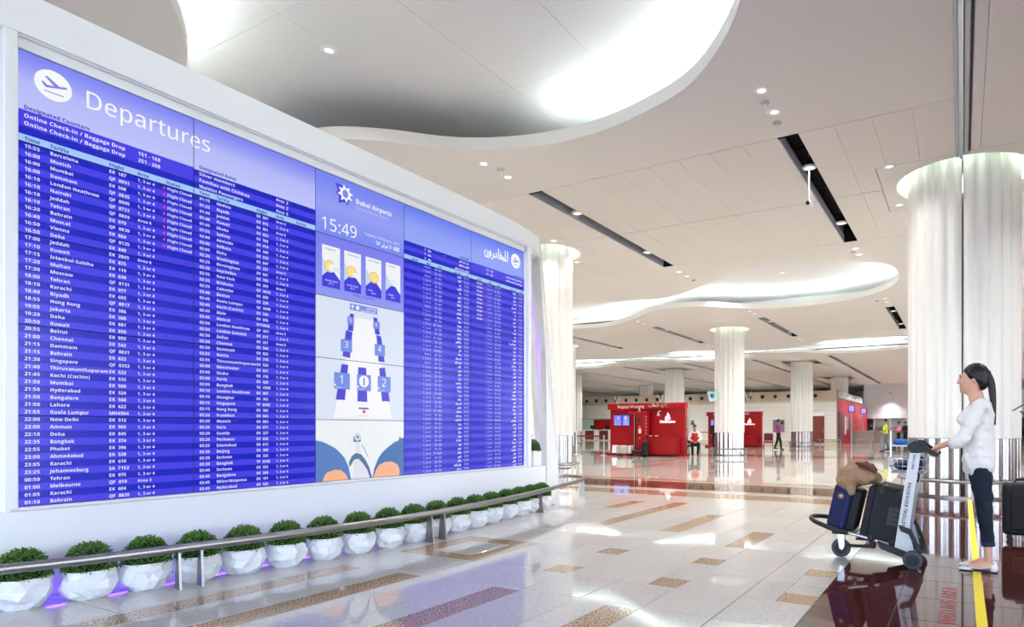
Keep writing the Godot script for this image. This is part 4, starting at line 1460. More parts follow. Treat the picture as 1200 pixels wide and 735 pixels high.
func fluted(R: float, flutes: int, y0: float, y1: float, a0 := 0.0, a1 := TAU) -> MB:
	var mb := MB.new()
	var seg := int(flutes * 8 * (a1 - a0) / TAU)
	var p := flute_ring(R, flutes, 0.034, a0, a1, seg)
	var nn := []
	for i in p.size():
		var d: Vector2 = p[mini(i + 1, p.size() - 1)] - p[maxi(i - 1, 0)]
		if is_equal_approx(a1 - a0, TAU) and (i == 0 or i == p.size() - 1): d = p[1] - p[p.size() - 2]
		nn.append(Vector3(d.y, 0, -d.x).normalized())
	for i in p.size() - 1:
		var a := Vector3(p[i].x, 0, p[i].y); var b := Vector3(p[i + 1].x, 0, p[i + 1].y)
		var u := Vector3.UP
		mb.tri(a + u * y0, b + u * y0, b + u * y1, nn[i], nn[i + 1], nn[i + 1])
		mb.tri(a + u * y0, b + u * y1, a + u * y1, nn[i], nn[i + 1], nn[i])
		# underside
		mb.tri(Vector3(0, y0, 0), a + u * y0, b + u * y0, Vector3.DOWN, Vector3.DOWN, Vector3.DOWN)
	return mb

func build_columns() -> void:
	var lab := ["wide white fluted double column split by a dark joint, behind the woman", "white fluted column half hidden by the right end of the display wall", "white fluted column with a small mirror dome, between the two red kiosks", "slim white fluted column before the pale panelled wall", "white fluted column past the wall end, left of the nearer red kiosk", "white fluted column standing behind the first red kiosk", "farther white fluted column just right of the first one beside the display wall", "short-looking column with green lit top above the red shop", "short-looking column with green lit top above the baggage kiosk"]
	for i in COLS.size():
		var q: Array = COLS[i]
		var R: float = q[2]
		var t := thing("fluted_column", lab[i], "column", Vector3(q[0], 0, q[1]))
		var fl := 24 if i == 0 else 18
		var st := 1.04
		if i == 0:
			for h in 2:
				var a0 := -PI / 2 + 0.012 if h == 0 else PI / 2 + 0.012
				part(t, "shaft", fluted(R, fl, st, CY + 0.4, a0, a0 + PI - 0.024), M.column)
				var mb := MB.new()
				mb = fluted(R - 0.012, fl, 0.0, st - 0.008, a0, a0 + PI - 0.024)
				part(t, "steel_base", mb, M.mirror_steel)
			var mb := MB.new()
			mb.box(Vector3(0, 2.9, 0), Vector3(0.012, 5.8, R * 1.9))
			part(t, "joint", mb, M.black)
		else:
			part(t, "shaft", fluted(R, fl, st, CY + 0.4), M.column)
			var mb := MB.new()
			mb = fluted(R - 0.012, fl, 0.0, st - 0.008)
			part(t, "steel_base", mb, M.mirror_steel)
		var mb := MB.new()
		mb.lathe([Vector2(R + 0.01, 0.0), Vector2(R + 0.01, 0.035), Vector2(R - 0.05, 0.045)], 40)
		part(t, "plinth_ring", mb, M.steel)
		# ring lamp hidden in the collar of the ceiling
		mb = MB.new()
		var pts := []
		for k in 32: pts.append(Vector3(cos(TAU * k / 32), 0, sin(TAU * k / 32)) * (R + 0.14) + Vector3(0, CY + 0.36, 0))
		mb.tube(pts, 0.025, 6, true)
		var ring := part(t, "ring_lamp", mb, M.ring_lamp)
		for k in 6:
			var l := OmniLight3D.new()
			l.name = "ring_light"
			l.light_color = Color(0.94, 1.0, 0.92)
			l.light_energy = 0.05
			l.light_size = 0.05
			l.omni_range = 40
			l.omni_attenuation = 2.0
			l.shadow_enabled = true
			l.position = Vector3(cos(TAU * (k + 0.5) / 6), 0, sin(TAU * (k + 0.5) / 6)) * (R + 0.1) + Vector3(0, CY + 0.28, 0)
			ring.add_child(l, true)
		# guard rail round the foot
		if i == 0 or i < 6:
			var g := thing("column_guard_rail", ["brushed steel guard rail round the wide double column behind the woman", "brushed steel guard rail round the column beside the wall end", "brushed steel guard rail round the column between the two red kiosks", "brushed steel guard rail round the column before the panelled wall", "brushed steel guard rail round the column left of the baggage counter", "brushed steel guard rail round the column behind the first red kiosk"][i], "guard rail", Vector3(q[0], 0, q[1]))
			mb = MB.new()
			pts = []
			for k in 48: pts.append(Vector3(cos(TAU * k / 48), 0, sin(TAU * k / 48)) * (R + 0.16) + Vector3(0, 0.3, 0))
			mb.tube(pts, 0.028, 10, true)
			part(g, "rail", mb, M.steel)
			for k in 6:
				var a := TAU * (k + 0.25) / 6
				mb = MB.new()
				mb.box(Vector3(cos(a), 0, sin(a)) * (R + 0.16) + Vector3(0, 0.14, 0), Vector3(0.02, 0.28, 0.06), 0.003, Basis(Vector3.UP, -a))
				part(g, "post", mb, M.steel)
	# mirror dome box on the second row column
	var d := thing("mirror_lamp", "small glass box fixed to the side of the fluted column between the red kiosks", "wall fitting", Vector3(-9.5 - 0.62, 2.72, -27.5 + 0.42))
	var mb := MB.new()
	mb.prism(PackedVector2Array([Vector2(-0.32, 0.22), Vector2(0.32, 0.16), Vector2(0.3, -0.2), Vector2(-0.2, -0.26)]), 0.3, Transform3D(Basis(Vector3.UP, 0.45), Vector3(0, 0, 0)))
	part(d, "housing", mb, sm(Color(0.72, 0.82, 0.80), 0.15, 0.5))
	mb = MB.new()
	mb.lathe([Vector2(0.0, 0.06), Vector2(0.06, 0.05), Vector2(0.1, 0.02), Vector2(0.11, 0.0)], 16, Transform3D(Basis(Vector3.RIGHT, PI / 2), Vector3(0.06, 0, 0.32)), true)
	part(d, "lens", mb, sm(Color(0.3, 0.5, 0.45), 0.1, 0.6))

# ---------------------------------------------------------------- lettering as geometry
func letters(text: String, size: float, depth: float, fam := "Droid Sans") -> Mesh:
	font_rid(fam)
	var t := TextMesh.new()
	t.font = fonts[fam]
	t.text = text
	t.font_size = 48
	t.pixel_size = size / 48.0
	t.depth = depth
	t.curve_step = 2.0
	return t

func arab_mesh(text: String, size: float, depth: float, weight := 0.11) -> MB:   # centred, facing +z
	var L := arab_lines(text)
	var mb := MB.new()
	for s in L[1]:
		for i in s.size() - 1:
			var a: Vector2 = (s[i] + Vector2(L[0] / 2, 0)) * size
			var b: Vector2 = (s[i + 1] + Vector2(L[0] / 2, 0)) * size
			var d := (b - a).normalized()
			mb.box(Vector3((a.x + b.x) / 2, (a.y + b.y) / 2, 0), Vector3(a.distance_to(b) + weight * size * 0.7, weight * size, depth), 0.0, Basis(Vector3(d.x, d.y, 0), Vector3(-d.y, d.x, 0), Vector3(0, 0, 1)))
	return mb

func build_far_wall() -> void:
	var w := setting("wall_back")
	var mb := MB.new()
	mb.box(Vector3(-14.8, 1.75, -50.3), Vector3(12.4, 3.5, 0.4))
	mb.box(Vector3(-31.5, 2.85, -50.3), Vector3(21, 1.3, 0.4))
	part(w, "wall_core", mb, M.panel2)
	for r in 9:
		for c in 6:
			var x1 := -8.62 - c * 2.06
			mb = MB.new()
			mb.box(Vector3(x1 - 1.03, 0.42 + r * 0.342, -50.07), Vector3(2.035, 0.322, 0.06), 0.004)
			part(w, "wall_panel", mb, M.panel)
	for r in 3:
		for c in 10:
			mb = MB.new()
			mb.box(Vector3(-21.0 - c * 2.06 - 1.03, 2.4 + r * 0.4, -50.07), Vector3(2.035, 0.38, 0.06), 0.004)
			part(w, "wall_panel", mb, M.panel)
	mb = MB.new()
	mb.box(Vector3(-14.8, 0.12, -50.06), Vector3(12.4, 0.24, 0.08), 0.005)
	part(w, "skirting", mb, M.panel2)
	mb = MB.new()
	mb.box(Vector3(-31.5, 2.16, -50.1), Vector3(21, 0.1, 0.7), 0.01)
	part(w, "lintel_edge", mb, sm(Color(0.62, 0.70, 0.70), 0.5))
	mb = MB.new()
	mb.box(Vector3(-25.3, 3.87, -50.25), Vector3(33.4, 0.74, 0.5), 0.01)
	part(w, "nozzle_band", mb, sm(Color(0.74, 0.68, 0.60), 0.45))
	# air nozzles
	var src: Node3D = null
	for k in 24:
		var x := -10.2 - k * 1.06
		var lab := "round black air nozzle in the taupe wall band, %s from the right" % (ORD[k] if k < 20 else ["twenty-first", "twenty-second", "twenty-third", "twenty-fourth"][k - 20])
		if src == null:
			src = thing("air_nozzle", lab, "air nozzle", Vector3(x, 3.84, -50.0), 0.0, "air nozzles along the back wall band")
			mb = MB.new()
			mb.lathe([Vector2(0.2, 0.0), Vector2(0.2, 0.03), Vector2(0.17, 0.05), Vector2(0.16, 0.03)], 20, Transform3D(Basis(Vector3.RIGHT, PI / 2), Vector3.ZERO), true)
			part(src, "ring", mb, M.alu_paint)
			mb = MB.new()
			mb.lathe([Vector2(0.16, 0.03), Vector2(0.13, 0.0), Vector2(0.1, 0.1), Vector2(0.07, 0.16), Vector2(0.0, 0.17)], 20, Transform3D(Basis(Vector3.RIGHT, PI / 2), Vector3.ZERO), true)
			part(src, "nozzle", mb, M.black)
		else:
			dup(src, Vector3(x, 3.84, -50.0), 0.0, lab)
	# bright V shapes on the band, each of two slanted tubes
	var n := 0
	for x in [-32.2, -28.0, -23.6, -22.7, -15.6]:
		var t := thing("strut", "bright white V shape on the nozzle band, %s from the left" % ORD[n], "strut", Vector3(x, 3.52, -49.92))
		for s in [-1.0, 1.0]:
			mb = MB.new()
			mb.tube([Vector3(0, 0, 0.05), Vector3(s * 0.32, 0.85, 0.12)], 0.05, 6)
			part(t, "arm", mb, M.gloss_white)
		n += 1
	# door and notice on the panelled wall
	var d := setting("door_1")
	mb = MB.new()
	mb.box(Vector3(-10.05, 1.17, -49.99), Vector3(1.05, 2.1, 0.08), 0.01)
	part(d, "door_leaf", mb, sm(Color(0.46, 0.24, 0.21), 0.25))
	mb = MB.new()
	mb.box(Vector3(-10.05, 2.35, -49.99), Vector3(1.05, 0.24, 0.08), 0.01)
	part(d, "transom", mb, M.gloss_white)
	mb = MB.new()
	mb.box(Vector3(-9.62, 1.1, -49.93), Vector3(0.04, 0.3, 0.05), 0.01)
	part(d, "door_handle", mb, M.steel)
	var p := thing("wall_notice", "square grey and purple notice board on the pale panelled wall", "notice", Vector3(-13.1, 1.45, -49.98))
	mb = MB.new()
	mb.box(Vector3.ZERO, Vector3(0.95, 1.0, 0.06), 0.01)
	part(p, "board", mb, sm(Color(0.50, 0.46, 0.48), 0.4))
	mb = MB.new()
	mb.box(Vector3(-0.05, -0.1, 0.035), Vector3(0.45, 0.6, 0.01))
	part(p, "poster", mb, sm(Color(0.62, 0.30, 0.52), 0.4))
	mb = MB.new()
	mb.box(Vector3(0.28, 0.26, 0.035), Vector3(0.2, 0.24, 0.01))
	part(p, "label_plate", mb, M.black)
	p = thing("wall_phone", "small blue telephone panel on the pale wall above the red belt", "wall phone", Vector3(-20.6, 1.75, -49.98))
	mb = MB.new()
	mb.box(Vector3.ZERO, Vector3(0.28, 0.36, 0.08), 0.02)
	part(p, "case", mb, sm(Color(0.2, 0.25, 0.38), 0.4))
	mb = MB.new()
	mb.box(Vector3(0, 0.05, 0.045), Vector3(0.18, 0.1, 0.02), 0.005)
	part(p, "display", mb, sm(Color(0.55, 0.65, 0.75), 0.2))

func emblem(mat: Material, parent: Node3D, at: Vector3, s: float) -> void:
	# flowing calligraphic emblem: stacked leaning strokes over a bowl
	var mb := MB.new()
	for q in [[[-0.42, 0.0], [-0.1, -0.06], [0.32, 0.02], [0.46, 0.2]], [[-0.28, 0.1], [-0.05, 0.3], [0.02, 0.62], [-0.06, 0.86]], [[0.0, 0.12], [0.16, 0.34], [0.18, 0.6], [0.08, 0.98]], [[0.18, 0.14], [0.32, 0.3], [0.34, 0.5], [0.27, 0.66]], [[-0.36, 0.14], [-0.3, 0.34], [-0.18, 0.46]], [[-0.12, 0.44], [0.05, 0.5], [0.2, 0.42]]]:
		var pts := []
		for v in q: pts.append(Vector3(v[0], v[1], 0) * s)
		mb.tube(spline(pts, 4), 0.06 * s, 6, false, 1.0, Vector3.BACK)
	part(parent, "emblem", mb, mat, at)

func make_kiosk(label: String, at: Vector3) -> Node3D:
	var k := thing("baggage_kiosk", label, "kiosk", at)
	var mb := MB.new()
	mb.box(Vector3(0.0, 1.1, -0.14), Vector3(3.76, 2.0, 0.22), 0.01)
	part(k, "back_wall", mb, M.red)
	mb = MB.new()
	mb.box(Vector3(-0.03, 2.23, -0.1), Vector3(3.88, 0.27, 0.34), 0.012)
	part(k, "header", mb, M.red)
	mb = MB.new()
	mb.box(Vector3(-0.02, 0.06, -0.05), Vector3(4.0, 0.12, 0.5), 0.01)
	part(k, "plinth", mb, M.red)
	var white := glow(Color(1, 0.96, 1.0), 0.9)
	part(k, "header_lettering", letters("Baggage Wrapping", 0.165, 0.012), M.white, Vector3(-0.75, 2.22, 0.075))
	part(k, "header_lettering", arab_mesh("تغليف الحقائب", 0.22, 0.012), M.white, Vector3(0.6, 2.2, 0.075))
	part(k, "sign_lettering", letters("Emirates", 0.165, 0.02, "Droid Serif Bold"), white, Vector3(1.05, 1.53, 0.0))
	emblem(white, k, Vector3(1.05, 1.63, 0.0), 0.3)
	# counter
	mb = MB.new()
	mb.box(Vector3(0.95, 0.48, 0.28), Vector3(1.4, 0.74, 0.55), 0.012)
	part(k, "counter", mb, M.red)
	mb = MB.new()
	mb.box(Vector3(0.95, 0.86, 0.28), Vector3(1.44, 0.035, 0.6), 0.01)
	part(k, "counter_top", mb, sm(Color(0.62, 0.02, 0.05), 0.2))
	for x in [0.3, 0.62]:
		mb = MB.new()
		mb.box(Vector3(x, 0.9, 0.2), Vector3(0.12, 0.05, 0.1), 0.01)
		part(k, "card_holder", mb, M.white)
	# small raised sign at the top
	mb = MB.new()
	mb.tube([Vector3(0.55, 1.8, 0.0), Vector3(0.6, 1.95, 0.0), Vector3(0.72, 2.02, 0.0)], 0.02, 6, false, 1.0, Vector3.BACK)
	mb.tube([Vector3(0.58, 1.9, 0.0), Vector3(0.66, 1.82, 0.0), Vector3(0.63, 1.78, 0.0)], 0.025, 6, false, 1.0, Vector3.BACK)
	part(k, "small_emblem", mb, M.white)
	return k

func make_kiosk_screen(label: String, at: Vector3) -> Node3D:
	var s := thing("advert_screen", label, "screen", at)
	var mb := MB.new()
	mb.box(Vector3(0, 0, 0.03), Vector3(0.84, 0.5, 0.06), 0.008)
	part(s, "screen_case", mb, M.black)
	var im := Image.create_empty(160, 96, false, Image.FORMAT_RGBA8)
	grad_rect(im, 0, 0, 160, 96, Color(0.45, 0.52, 1.0), Color(0.6, 0.66, 1.0))
	paint(im, [Vector2(78, 0), Vector2(96, 0), Vector2(90, 96), Vector2(74, 96)], Color(0.25, 0.3, 0.85))
	paint(im, [Vector2(36, 10), Vector2(58, 14), Vector2(54, 90), Vector2(34, 88)], Color(0.75, 0.5, 0.85))
	disc(im, Vector2(46, 26), Vector2(12, 14), Color(0.9, 0.75, 0.95))
	paint(im, [Vector2(108, 16), Vector2(128, 8), Vector2(140, 50), Vector2(136, 90), Vector2(112, 90)], Color(0.72, 0.7, 0.95))
	disc(im, Vector2(120, 24), Vector2(11, 13), Color(0.95, 0.9, 1.0))
	var m := sm(Color(0.02, 0.02, 0.02), 0.2)
	m.emission_enabled = true
	m.emission = Color.BLACK
	m.emission_texture = ImageTexture.create_from_image(im)
	m.emission_energy_multiplier = 1.0 / EXPO
	mb = MB.new()
	mb.quad(Vector3(-0.4, 0.23, 0.061), Vector3(0.4, 0.23, 0.061), Vector3(0.4, -0.23, 0.061), Vector3(-0.4, -0.23, 0.061), Vector3.BACK)
	part(s, "display_face", mb, m)
	return s

func make_wrapper(label: String, at: Vector3) -> Node3D:
	var t := thing("wrapping_machine", label, "wrapping machine", at)
	var mb := MB.new()
	mb.box(Vector3(0.1, 1.0, 0), Vector3(0.5, 1.8, 0.5), 0.02)
	part(t, "cabinet", mb, M.red)
	mb = MB.new()
	mb.box(Vector3(-0.05, 1.92, 0.0), Vector3(0.85, 0.1, 0.5), 0.02)
	part(t, "top_arm", mb, M.red)
	mb = MB.new()
	mb.box(Vector3(-0.17, 1.0, 0.15), Vector3(0.06, 1.7, 0.08), 0.01)
	part(t, "mast", mb, M.alu)
	mb = MB.new()
	mb.box(Vector3(-0.09, 1.0, 0.252), Vector3(0.06, 1.6, 0.01))
	part(t, "slot", mb, M.black)
	mb = MB.new()
	mb.box(Vector3(0.12, 1.12, 0.262), Vector3(0.13, 0.22, 0.03), 0.01)
	part(t, "control_panel", mb, M.gloss_white)
	mb = MB.new()
	mb.box(Vector3(0.08, 1.6, 0.262), Vector3(0.16, 0.1, 0.03), 0.01)
	part(t, "meter", mb, M.black)
	for y in [1.3, 0.8]:
		mb = MB.new()
		mb.lathe([Vector2(0.035, 0.0), Vector2(0.035, 0.03), Vector2(0.0, 0.035)], 12, Transform3D(Basis(Vector3.RIGHT, PI / 2), Vector3(0.12, y, 0.25)))
		part(t, "button", mb, sm(Color(0.95, 0.55, 0.1), 0.4))
	mb = MB.new()
	mb.box(Vector3(0.06, 0.22, 0.3), Vector3(0.6, 0.1, 0.6), 0.02)
	part(t, "base", mb, sm(Color(0.16, 0.13, 0.13), 0.5))
	for x in [-0.16, 0.28]:
		mb = MB.new()
		mb.lathe([Vector2(0.0, -0.02), Vector2(0.07, -0.02), Vector2(0.07, 0.02), Vector2(0.0, 0.02)], 14, Transform3D(Basis(Vector3.RIGHT, PI / 2), Vector3(x, 0.08, 0.6)))
		part(t, "wheel", mb, M.rubber)
	for k in 9:
		mb = MB.new()
		mb.box(Vector3(0.352, 0.55 + k * 0.15, 0.1), Vector3(0.006, 0.05, 0.1))
		part(t, "side_mark", mb, M.white)
	emblem(M.white, t, Vector3(0.02, 1.98, 0.12), 0.16)
	return t

func build_kiosks() -> void:
	var n := 0
	for at in [Vector3(-12.5, 0, -24.9), Vector3(-13.55, 0, -40.2)]:
		make_kiosk(["red baggage wrapping kiosk in front of the pillar with lit header lettering", "farther red kiosk partly hidden behind the fluted column"][n], at)
		make_kiosk_screen(["bluish advertising screen on the left of the nearer red kiosk", "bluish advertising screen on the farther red kiosk behind two standing men"][n], at + Vector3(-1.24, 1.6, -0.02))
		make_wrapper(["red suitcase wrapping machine with mast before the nearer red kiosk", "red suitcase wrapping machine before the farther red kiosk, behind the column"][n], at + Vector3(-0.1, 0.0, 0.42))
		n += 1
	# in front of the nearer kiosk
	var s := thing("silver_suitcase", "silver hard suitcase lying on the wrapping machine base at the red kiosk", "suitcase", Vector3(-13.06, 0.0, -23.95))
	var mb := MB.new()
	mb.rbox(Vector3(0, 0.3, 0), Vector3(0.72, 0.36, 0.4), 0.07)
	part(s, "shell", mb, sm(Color(0.78, 0.74, 0.70), 0.35, 0.1))
	for x in [-0.2, 0.2]:
		mb = MB.new()
		mb.box(Vector3(x, 0.3, 0.0), Vector3(0.03, 0.37, 0.41), 0.005)
		part(s, "strap", mb, sm(Color(0.4, 0.38, 0.36), 0.5))
	for x in [-0.26, 0.26]:
		for z in [-0.14, 0.14]:
			mb = MB.new()
			mb.lathe([Vector2(0.0, -0.02), Vector2(0.06, -0.02), Vector2(0.06, 0.02), Vector2(0.0, 0.02)], 12, Transform3D(Basis(Vector3.RIGHT, PI / 2), Vector3(x, 0.06, z)))
			part(s, "wheel", mb, M.rubber)
	mb = MB.new()
	mb.tube([Vector3(-0.07, 0.48, 0), Vector3(-0.05, 0.53, 0), Vector3(0.05, 0.53, 0), Vector3(0.07, 0.48, 0)], 0.015, 6)
	part(s, "handle", mb, M.black)
	s = thing("price_board", "small white sign board leaning at the foot of the nearer red kiosk", "sign board", Vector3(-13.95, 0.12, -24.62))
	mb = MB.new()
	mb.box(Vector3(0, 0.17, 0), Vector3(0.3, 0.36, 0.02), 0.004, Basis(Vector3.RIGHT, -0.2))
	part(s, "board", mb, M.gloss_white)
	mb = MB.new()
	mb.box(Vector3(0, 0.12, -0.06), Vector3(0.03, 0.24, 0.015), 0.0, Basis(Vector3.RIGHT, 0.35))
	part(s, "prop", mb, M.steel)
	s = thing("black_bag", "black upright bag standing right of the wrapping machine", "bag", Vector3(-12.12, 0.0, -24.05))
	mb = MB.new()
	mb.rbox(Vector3(0, 0.36, 0), Vector3(0.28, 0.62, 0.2), 0.08)
	part(s, "body", mb, M.black)
	mb = MB.new()
	mb.tube([Vector3(-0.08, 0.64, 0), Vector3(-0.06, 0.78, 0), Vector3(0.06, 0.78, 0), Vector3(0.08, 0.64, 0)], 0.014, 6)
	part(s, "handle", mb, M.black)
	mb = MB.new()
	mb.box(Vector3(0, 0.03, 0), Vector3(0.24, 0.06, 0.16), 0.02)
	part(s, "foot", mb, M.rubber)
	# belts
	belt("red retractable belt left of the nearer red kiosk, before the counters", [Vector3(-15.9, 0, -24.4), Vector3(-14.35, 0, -24.3)], M.red, 0.88)
	belt("red belt barrier behind the seated man", [Vector3(-20.9, 0, -47.5), Vector3(-15.2, 0, -46.0)], M.red, 0.95)
	make_chair("burgundy chair of the seated attendant beside the nearer red kiosk", Vector3(-10.62, 0, -25.95), 0.5)
	make_chair("empty burgundy chair right of the farther red kiosk", Vector3(-9.65, 0, -34.6), 0.25)

func belt(label: String, pts: Array, mat: Material, h: float) -> void:
	var t := thing("belt_barrier", label, "belt barrier")
	for p in pts:
		var mb := MB.new()
		mb.lathe([Vector2(0.16, 0.0), Vector2(0.16, 0.015), Vector2(0.03, 0.03), Vector2(0.03, h + 0.04), Vector2(0.0, h + 0.05)], 14, Transform3D(Basis(), p))
		part(t, "post", mb, M.alu)
	for i in pts.size() - 1:
		var a: Vector3 = pts[i]
		var b: Vector3 = pts[i + 1]
		var d := (b - a).normalized()
		var mb := MB.new()
		mb.box((a + b) / 2 + Vector3(0, h, 0), Vector3(a.distance_to(b), 0.06, 0.006), 0.0, Basis(d, Vector3.UP, d.cross(Vector3.UP)))
		part(t, "belt", mb, mat)

func make_chair(label: String, at: Vector3, turn: float) -> void:
	var t := thing("visitor_chair", label, "chair", at, turn)
	var cloth := sm(Color(0.36, 0.05, 0.13), 0.8)
	var mb := MB.new()
	mb.rbox(Vector3(0, 0.46, 0), Vector3(0.5, 0.08, 0.48), 0.03)
	part(t, "seat", mb, cloth)
	mb = MB.new()
	mb.rbox(Vector3(0, 0.75, -0.25), Vector3(0.5, 0.42, 0.06), 0.03, Basis(Vector3.RIGHT, -0.12), 4)
	part(t, "backrest", mb, cloth)
	for s in [-1.0, 1.0]:
		mb = MB.new()
		mb.tube([Vector3(s * 0.24, 0.0, 0.22), Vector3(s * 0.24, 0.42, 0.22)], 0.014, 8)
		part(t, "leg", mb, M.black)
		mb = MB.new()
		mb.tube([Vector3(s * 0.24, 0.0, -0.24), Vector3(s * 0.24, 0.45, -0.22), Vector3(s * 0.24, 0.92, -0.29)], 0.014, 8)
		part(t, "leg", mb, M.black)
		mb = MB.new()
		mb.tube([Vector3(s * 0.24, 0.42, -0.22), Vector3(s * 0.24, 0.42, 0.22)], 0.012, 8)
		part(t, "seat_rail", mb, M.black)

func build_far_right() -> void:
	# red shop front that runs away from us, its sign and screens
	var s := thing("red_shop", "red shop front running away behind the pale panelled wall corner", "shop front", Vector3(-8.6, 0, -50.3))
	var mb := MB.new()
	mb.box(Vector3(-0.2, 1.75, -8.6), Vector3(0.4, 3.5, 17.2), 0.02)
	part(s, "front", mb, M.red2)
	mb = MB.new()
	mb.box(Vector3(-0.2, 3.87, -7.0), Vector3(0.36, 0.74, 14.0), 0.02)
	part(s, "sign_band", mb, sm(Color(0.50, 0.49, 0.50), 0.5))
	var rng := RandomNumberGenerator.new()
	rng.seed = 12
	mb = MB.new()
	for k in 26:
		var h := rng.randf_range(0.15, 0.5)
		mb.box(Vector3(0.03, 3.72 + h * 0.5 * rng.randf_range(0.4, 1.0), -0.8 - k * 0.5), Vector3(0.06, h, rng.randf_range(0.08, 0.3)), 0.008)
	part(s, "sign_lettering", mb, M.gloss_white)
	for k in 3:
		mb = MB.new()
		mb.box(Vector3(0.03, 1.5 + 0.2 * (k % 2), -3.6 - k * 0.9), Vector3(0.05, [1.5, 1.1, 0.8][k], 0.7), 0.01)
		part(s, "poster", mb, sm([Color(0.93, 0.88, 0.90), Color(0.85, 0.60, 0.68), Color(0.45, 0.40, 0.45)][k], 0.4))
	mb = MB.new()
	mb.box(Vector3(0.04, 1.35, -1.2), Vector3(0.08, 2.4, 1.4), 0.01)
	part(s, "dark_panel", mb, sm(Color(0.36, 0.34, 0.36), 0.35, 0.4))
	var n := 0
	for z in [-53.4, -60.4]:
		var t := thing("screen_totem", ["tall pole with a lit screen at the near end of the red shop front", "tall pole with a lit screen farther along the red shop front"][n], "information screen", Vector3(-8.0, 0, z))
		mb = MB.new()
		mb.box(Vector3(0, 1.3, 0), Vector3(0.12, 2.6, 0.2), 0.02)
		part(t, "pole", mb, M.alu)
		mb = MB.new()
		mb.box(Vector3(0.0, 2.86, 0), Vector3(0.5, 0.52, 0.3), 0.03)
		part(t, "screen_case", mb, M.black)
		mb = MB.new()
		mb.box(Vector3(0.02, 2.86, 0.16), Vector3(0.4, 0.42, 0.02), 0.005)
		part(t, "display_face", mb, glow(Color(0.62, 0.60, 1.0), 1.0))
		n += 1
	n = 0
	for z in [-55.6, -61.5]:
		var t := thing("service_counter", ["grey metal counter in front of the red shop, nearer one", "grey metal counter in front of the red shop, farther one"][n], "counter", Vector3(-7.4, 0, z))
		mb = MB.new()
		mb.box(Vector3(0, 0.5, 0), Vector3(1.5, 1.0, 1.6), 0.03)
		part(t, "body", mb, sm(Color(0.60, 0.55, 0.52), 0.35, 0.5))
		mb = MB.new()
		mb.box(Vector3(0, 1.02, 0), Vector3(1.6, 0.05, 1.7), 0.01)
		part(t, "top", mb, M.steel)
		n += 1
	n = 0
	for q in [[-9.9, -7.9, -49.2], [-7.2, -5.9, -49.6], [-5.4, -4.9, -50.0]]:
		var t := thing("low_barrier", ["low steel barrier rail in front of the panelled wall corner", "short low steel barrier rail before the grey counters", "shortest low steel barrier rail behind the worker in the yellow vest"][n], "barrier", Vector3(q[0], 0, q[2]))
		mb = MB.new()
		mb.tube([Vector3(0, 0.38, 0), Vector3(q[1] - q[0], 0.38, 0)], 0.04, 8)
		part(t, "rail", mb, M.steel)
		for f in [0.12, 0.88]:
			mb = MB.new()
			mb.box(Vector3((q[1] - q[0]) * f, 0.18, 0), Vector3(0.08, 0.36, 0.04), 0.005)
			part(t, "post", mb, M.steel)
		n += 1
	# grey end wall with its wall washer and glazed openings
	var w := setting("wall_end")
	mb = MB.new()
	mb.box(Vector3(0, 4.1, -68.2), Vector3(18, 3.6, 0.3))
	part(w, "upper_wall", mb, sm(Color(0.84, 0.86, 0.89), 0.6))
	mb = MB.new()
	mb.box(Vector3(2.5, 5.35, -67.95), Vector3(11, 0.8, 0.25))
	part(w, "dark_beam", mb, sm(Color(0.62, 0.64, 0.69), 0.6))
	for k in 7:
		mb = MB.new()
		mb.box(Vector3(-8.0 + k * 1.5, 1.15, -68.1), Vector3(0.12, 2.3, 0.14), 0.01)
		part(w, "glazing_post", mb, M.alu_paint)
		mb = MB.new()
		mb.box(Vector3(-8.0 + k * 1.5 + 0.75, 1.15, -68.1), Vector3(1.38, 2.26, 0.02))
		part(w, "pane", mb, M.glass)
	mb = MB.new()
	mb.box(Vector3(-3.0, 1.55, -68.05), Vector3(11, 0.06, 0.1))
	part(w, "glazing_bar", mb, M.alu_paint)
	var lamp := thing("wall_washer", "small wall washer lamp lighting a pale dome on the grey end wall", "wall lamp", Vector3(-6.4, 4.75, -67.6))
	mb = MB.new()
	mb.box(Vector3(0, 0.1, -0.2), Vector3(0.16, 0.06, 0.5), 0.01)
	part(lamp, "arm", mb, M.alu_paint)
	mb = MB.new()
	mb.lathe([Vector2(0.12, 0.12), Vector2(0.14, 0.0), Vector2(0.0, 0.02)], 14)
	part(lamp, "lamp_shade", mb, M.alu_paint)
	mb = MB.new()
	mb.lathe([Vector2(0.1, -0.01), Vector2(0.0, -0.012)], 14)
	part(lamp, "lamp_lens", mb, M.lamp_lens)
	var sp := SpotLight3D.new()
	sp.name = "wall_washer_light"
	sp.light_energy = 20.0
	sp.spot_angle = 62
	sp.spot_range = 60
	sp.spot_attenuation = 2.0
	sp.light_size = 0.1
	sp.shadow_enabled = true
	sp.position = Vector3(0, -0.04, 0.25)
	sp.rotation = Vector3(-PI / 2 - 0.35, 0, 0)
	lamp.add_child(sp, true)
	var bs := thing("lit_shop_sign", "blue and white lit shop sign at the right edge beyond the wide column", "sign", Vector3(5.2, 3.3, -40.0))
	mb = MB.new()
	mb.box(Vector3(0, 0.35, 0), Vector3(4.0, 0.8, 0.2), 0.02)
	part(bs, "upper_panel", mb, glow(Color(0.25, 0.42, 0.95), 0.9))
	mb = MB.new()
	mb.box(Vector3(0, -0.35, 0), Vector3(4.0, 0.55, 0.2), 0.02)
	part(bs, "lower_panel", mb, glow(Color(0.85, 0.9, 1.0), 0.9))
	for x in [-1.8, 1.8]:
		mb = MB.new()
		mb.box(Vector3(x, -1.9, -0.15), Vector3(0.15, 2.9, 0.15), 0.02)
		part(bs, "support_post", mb, M.alu_paint)
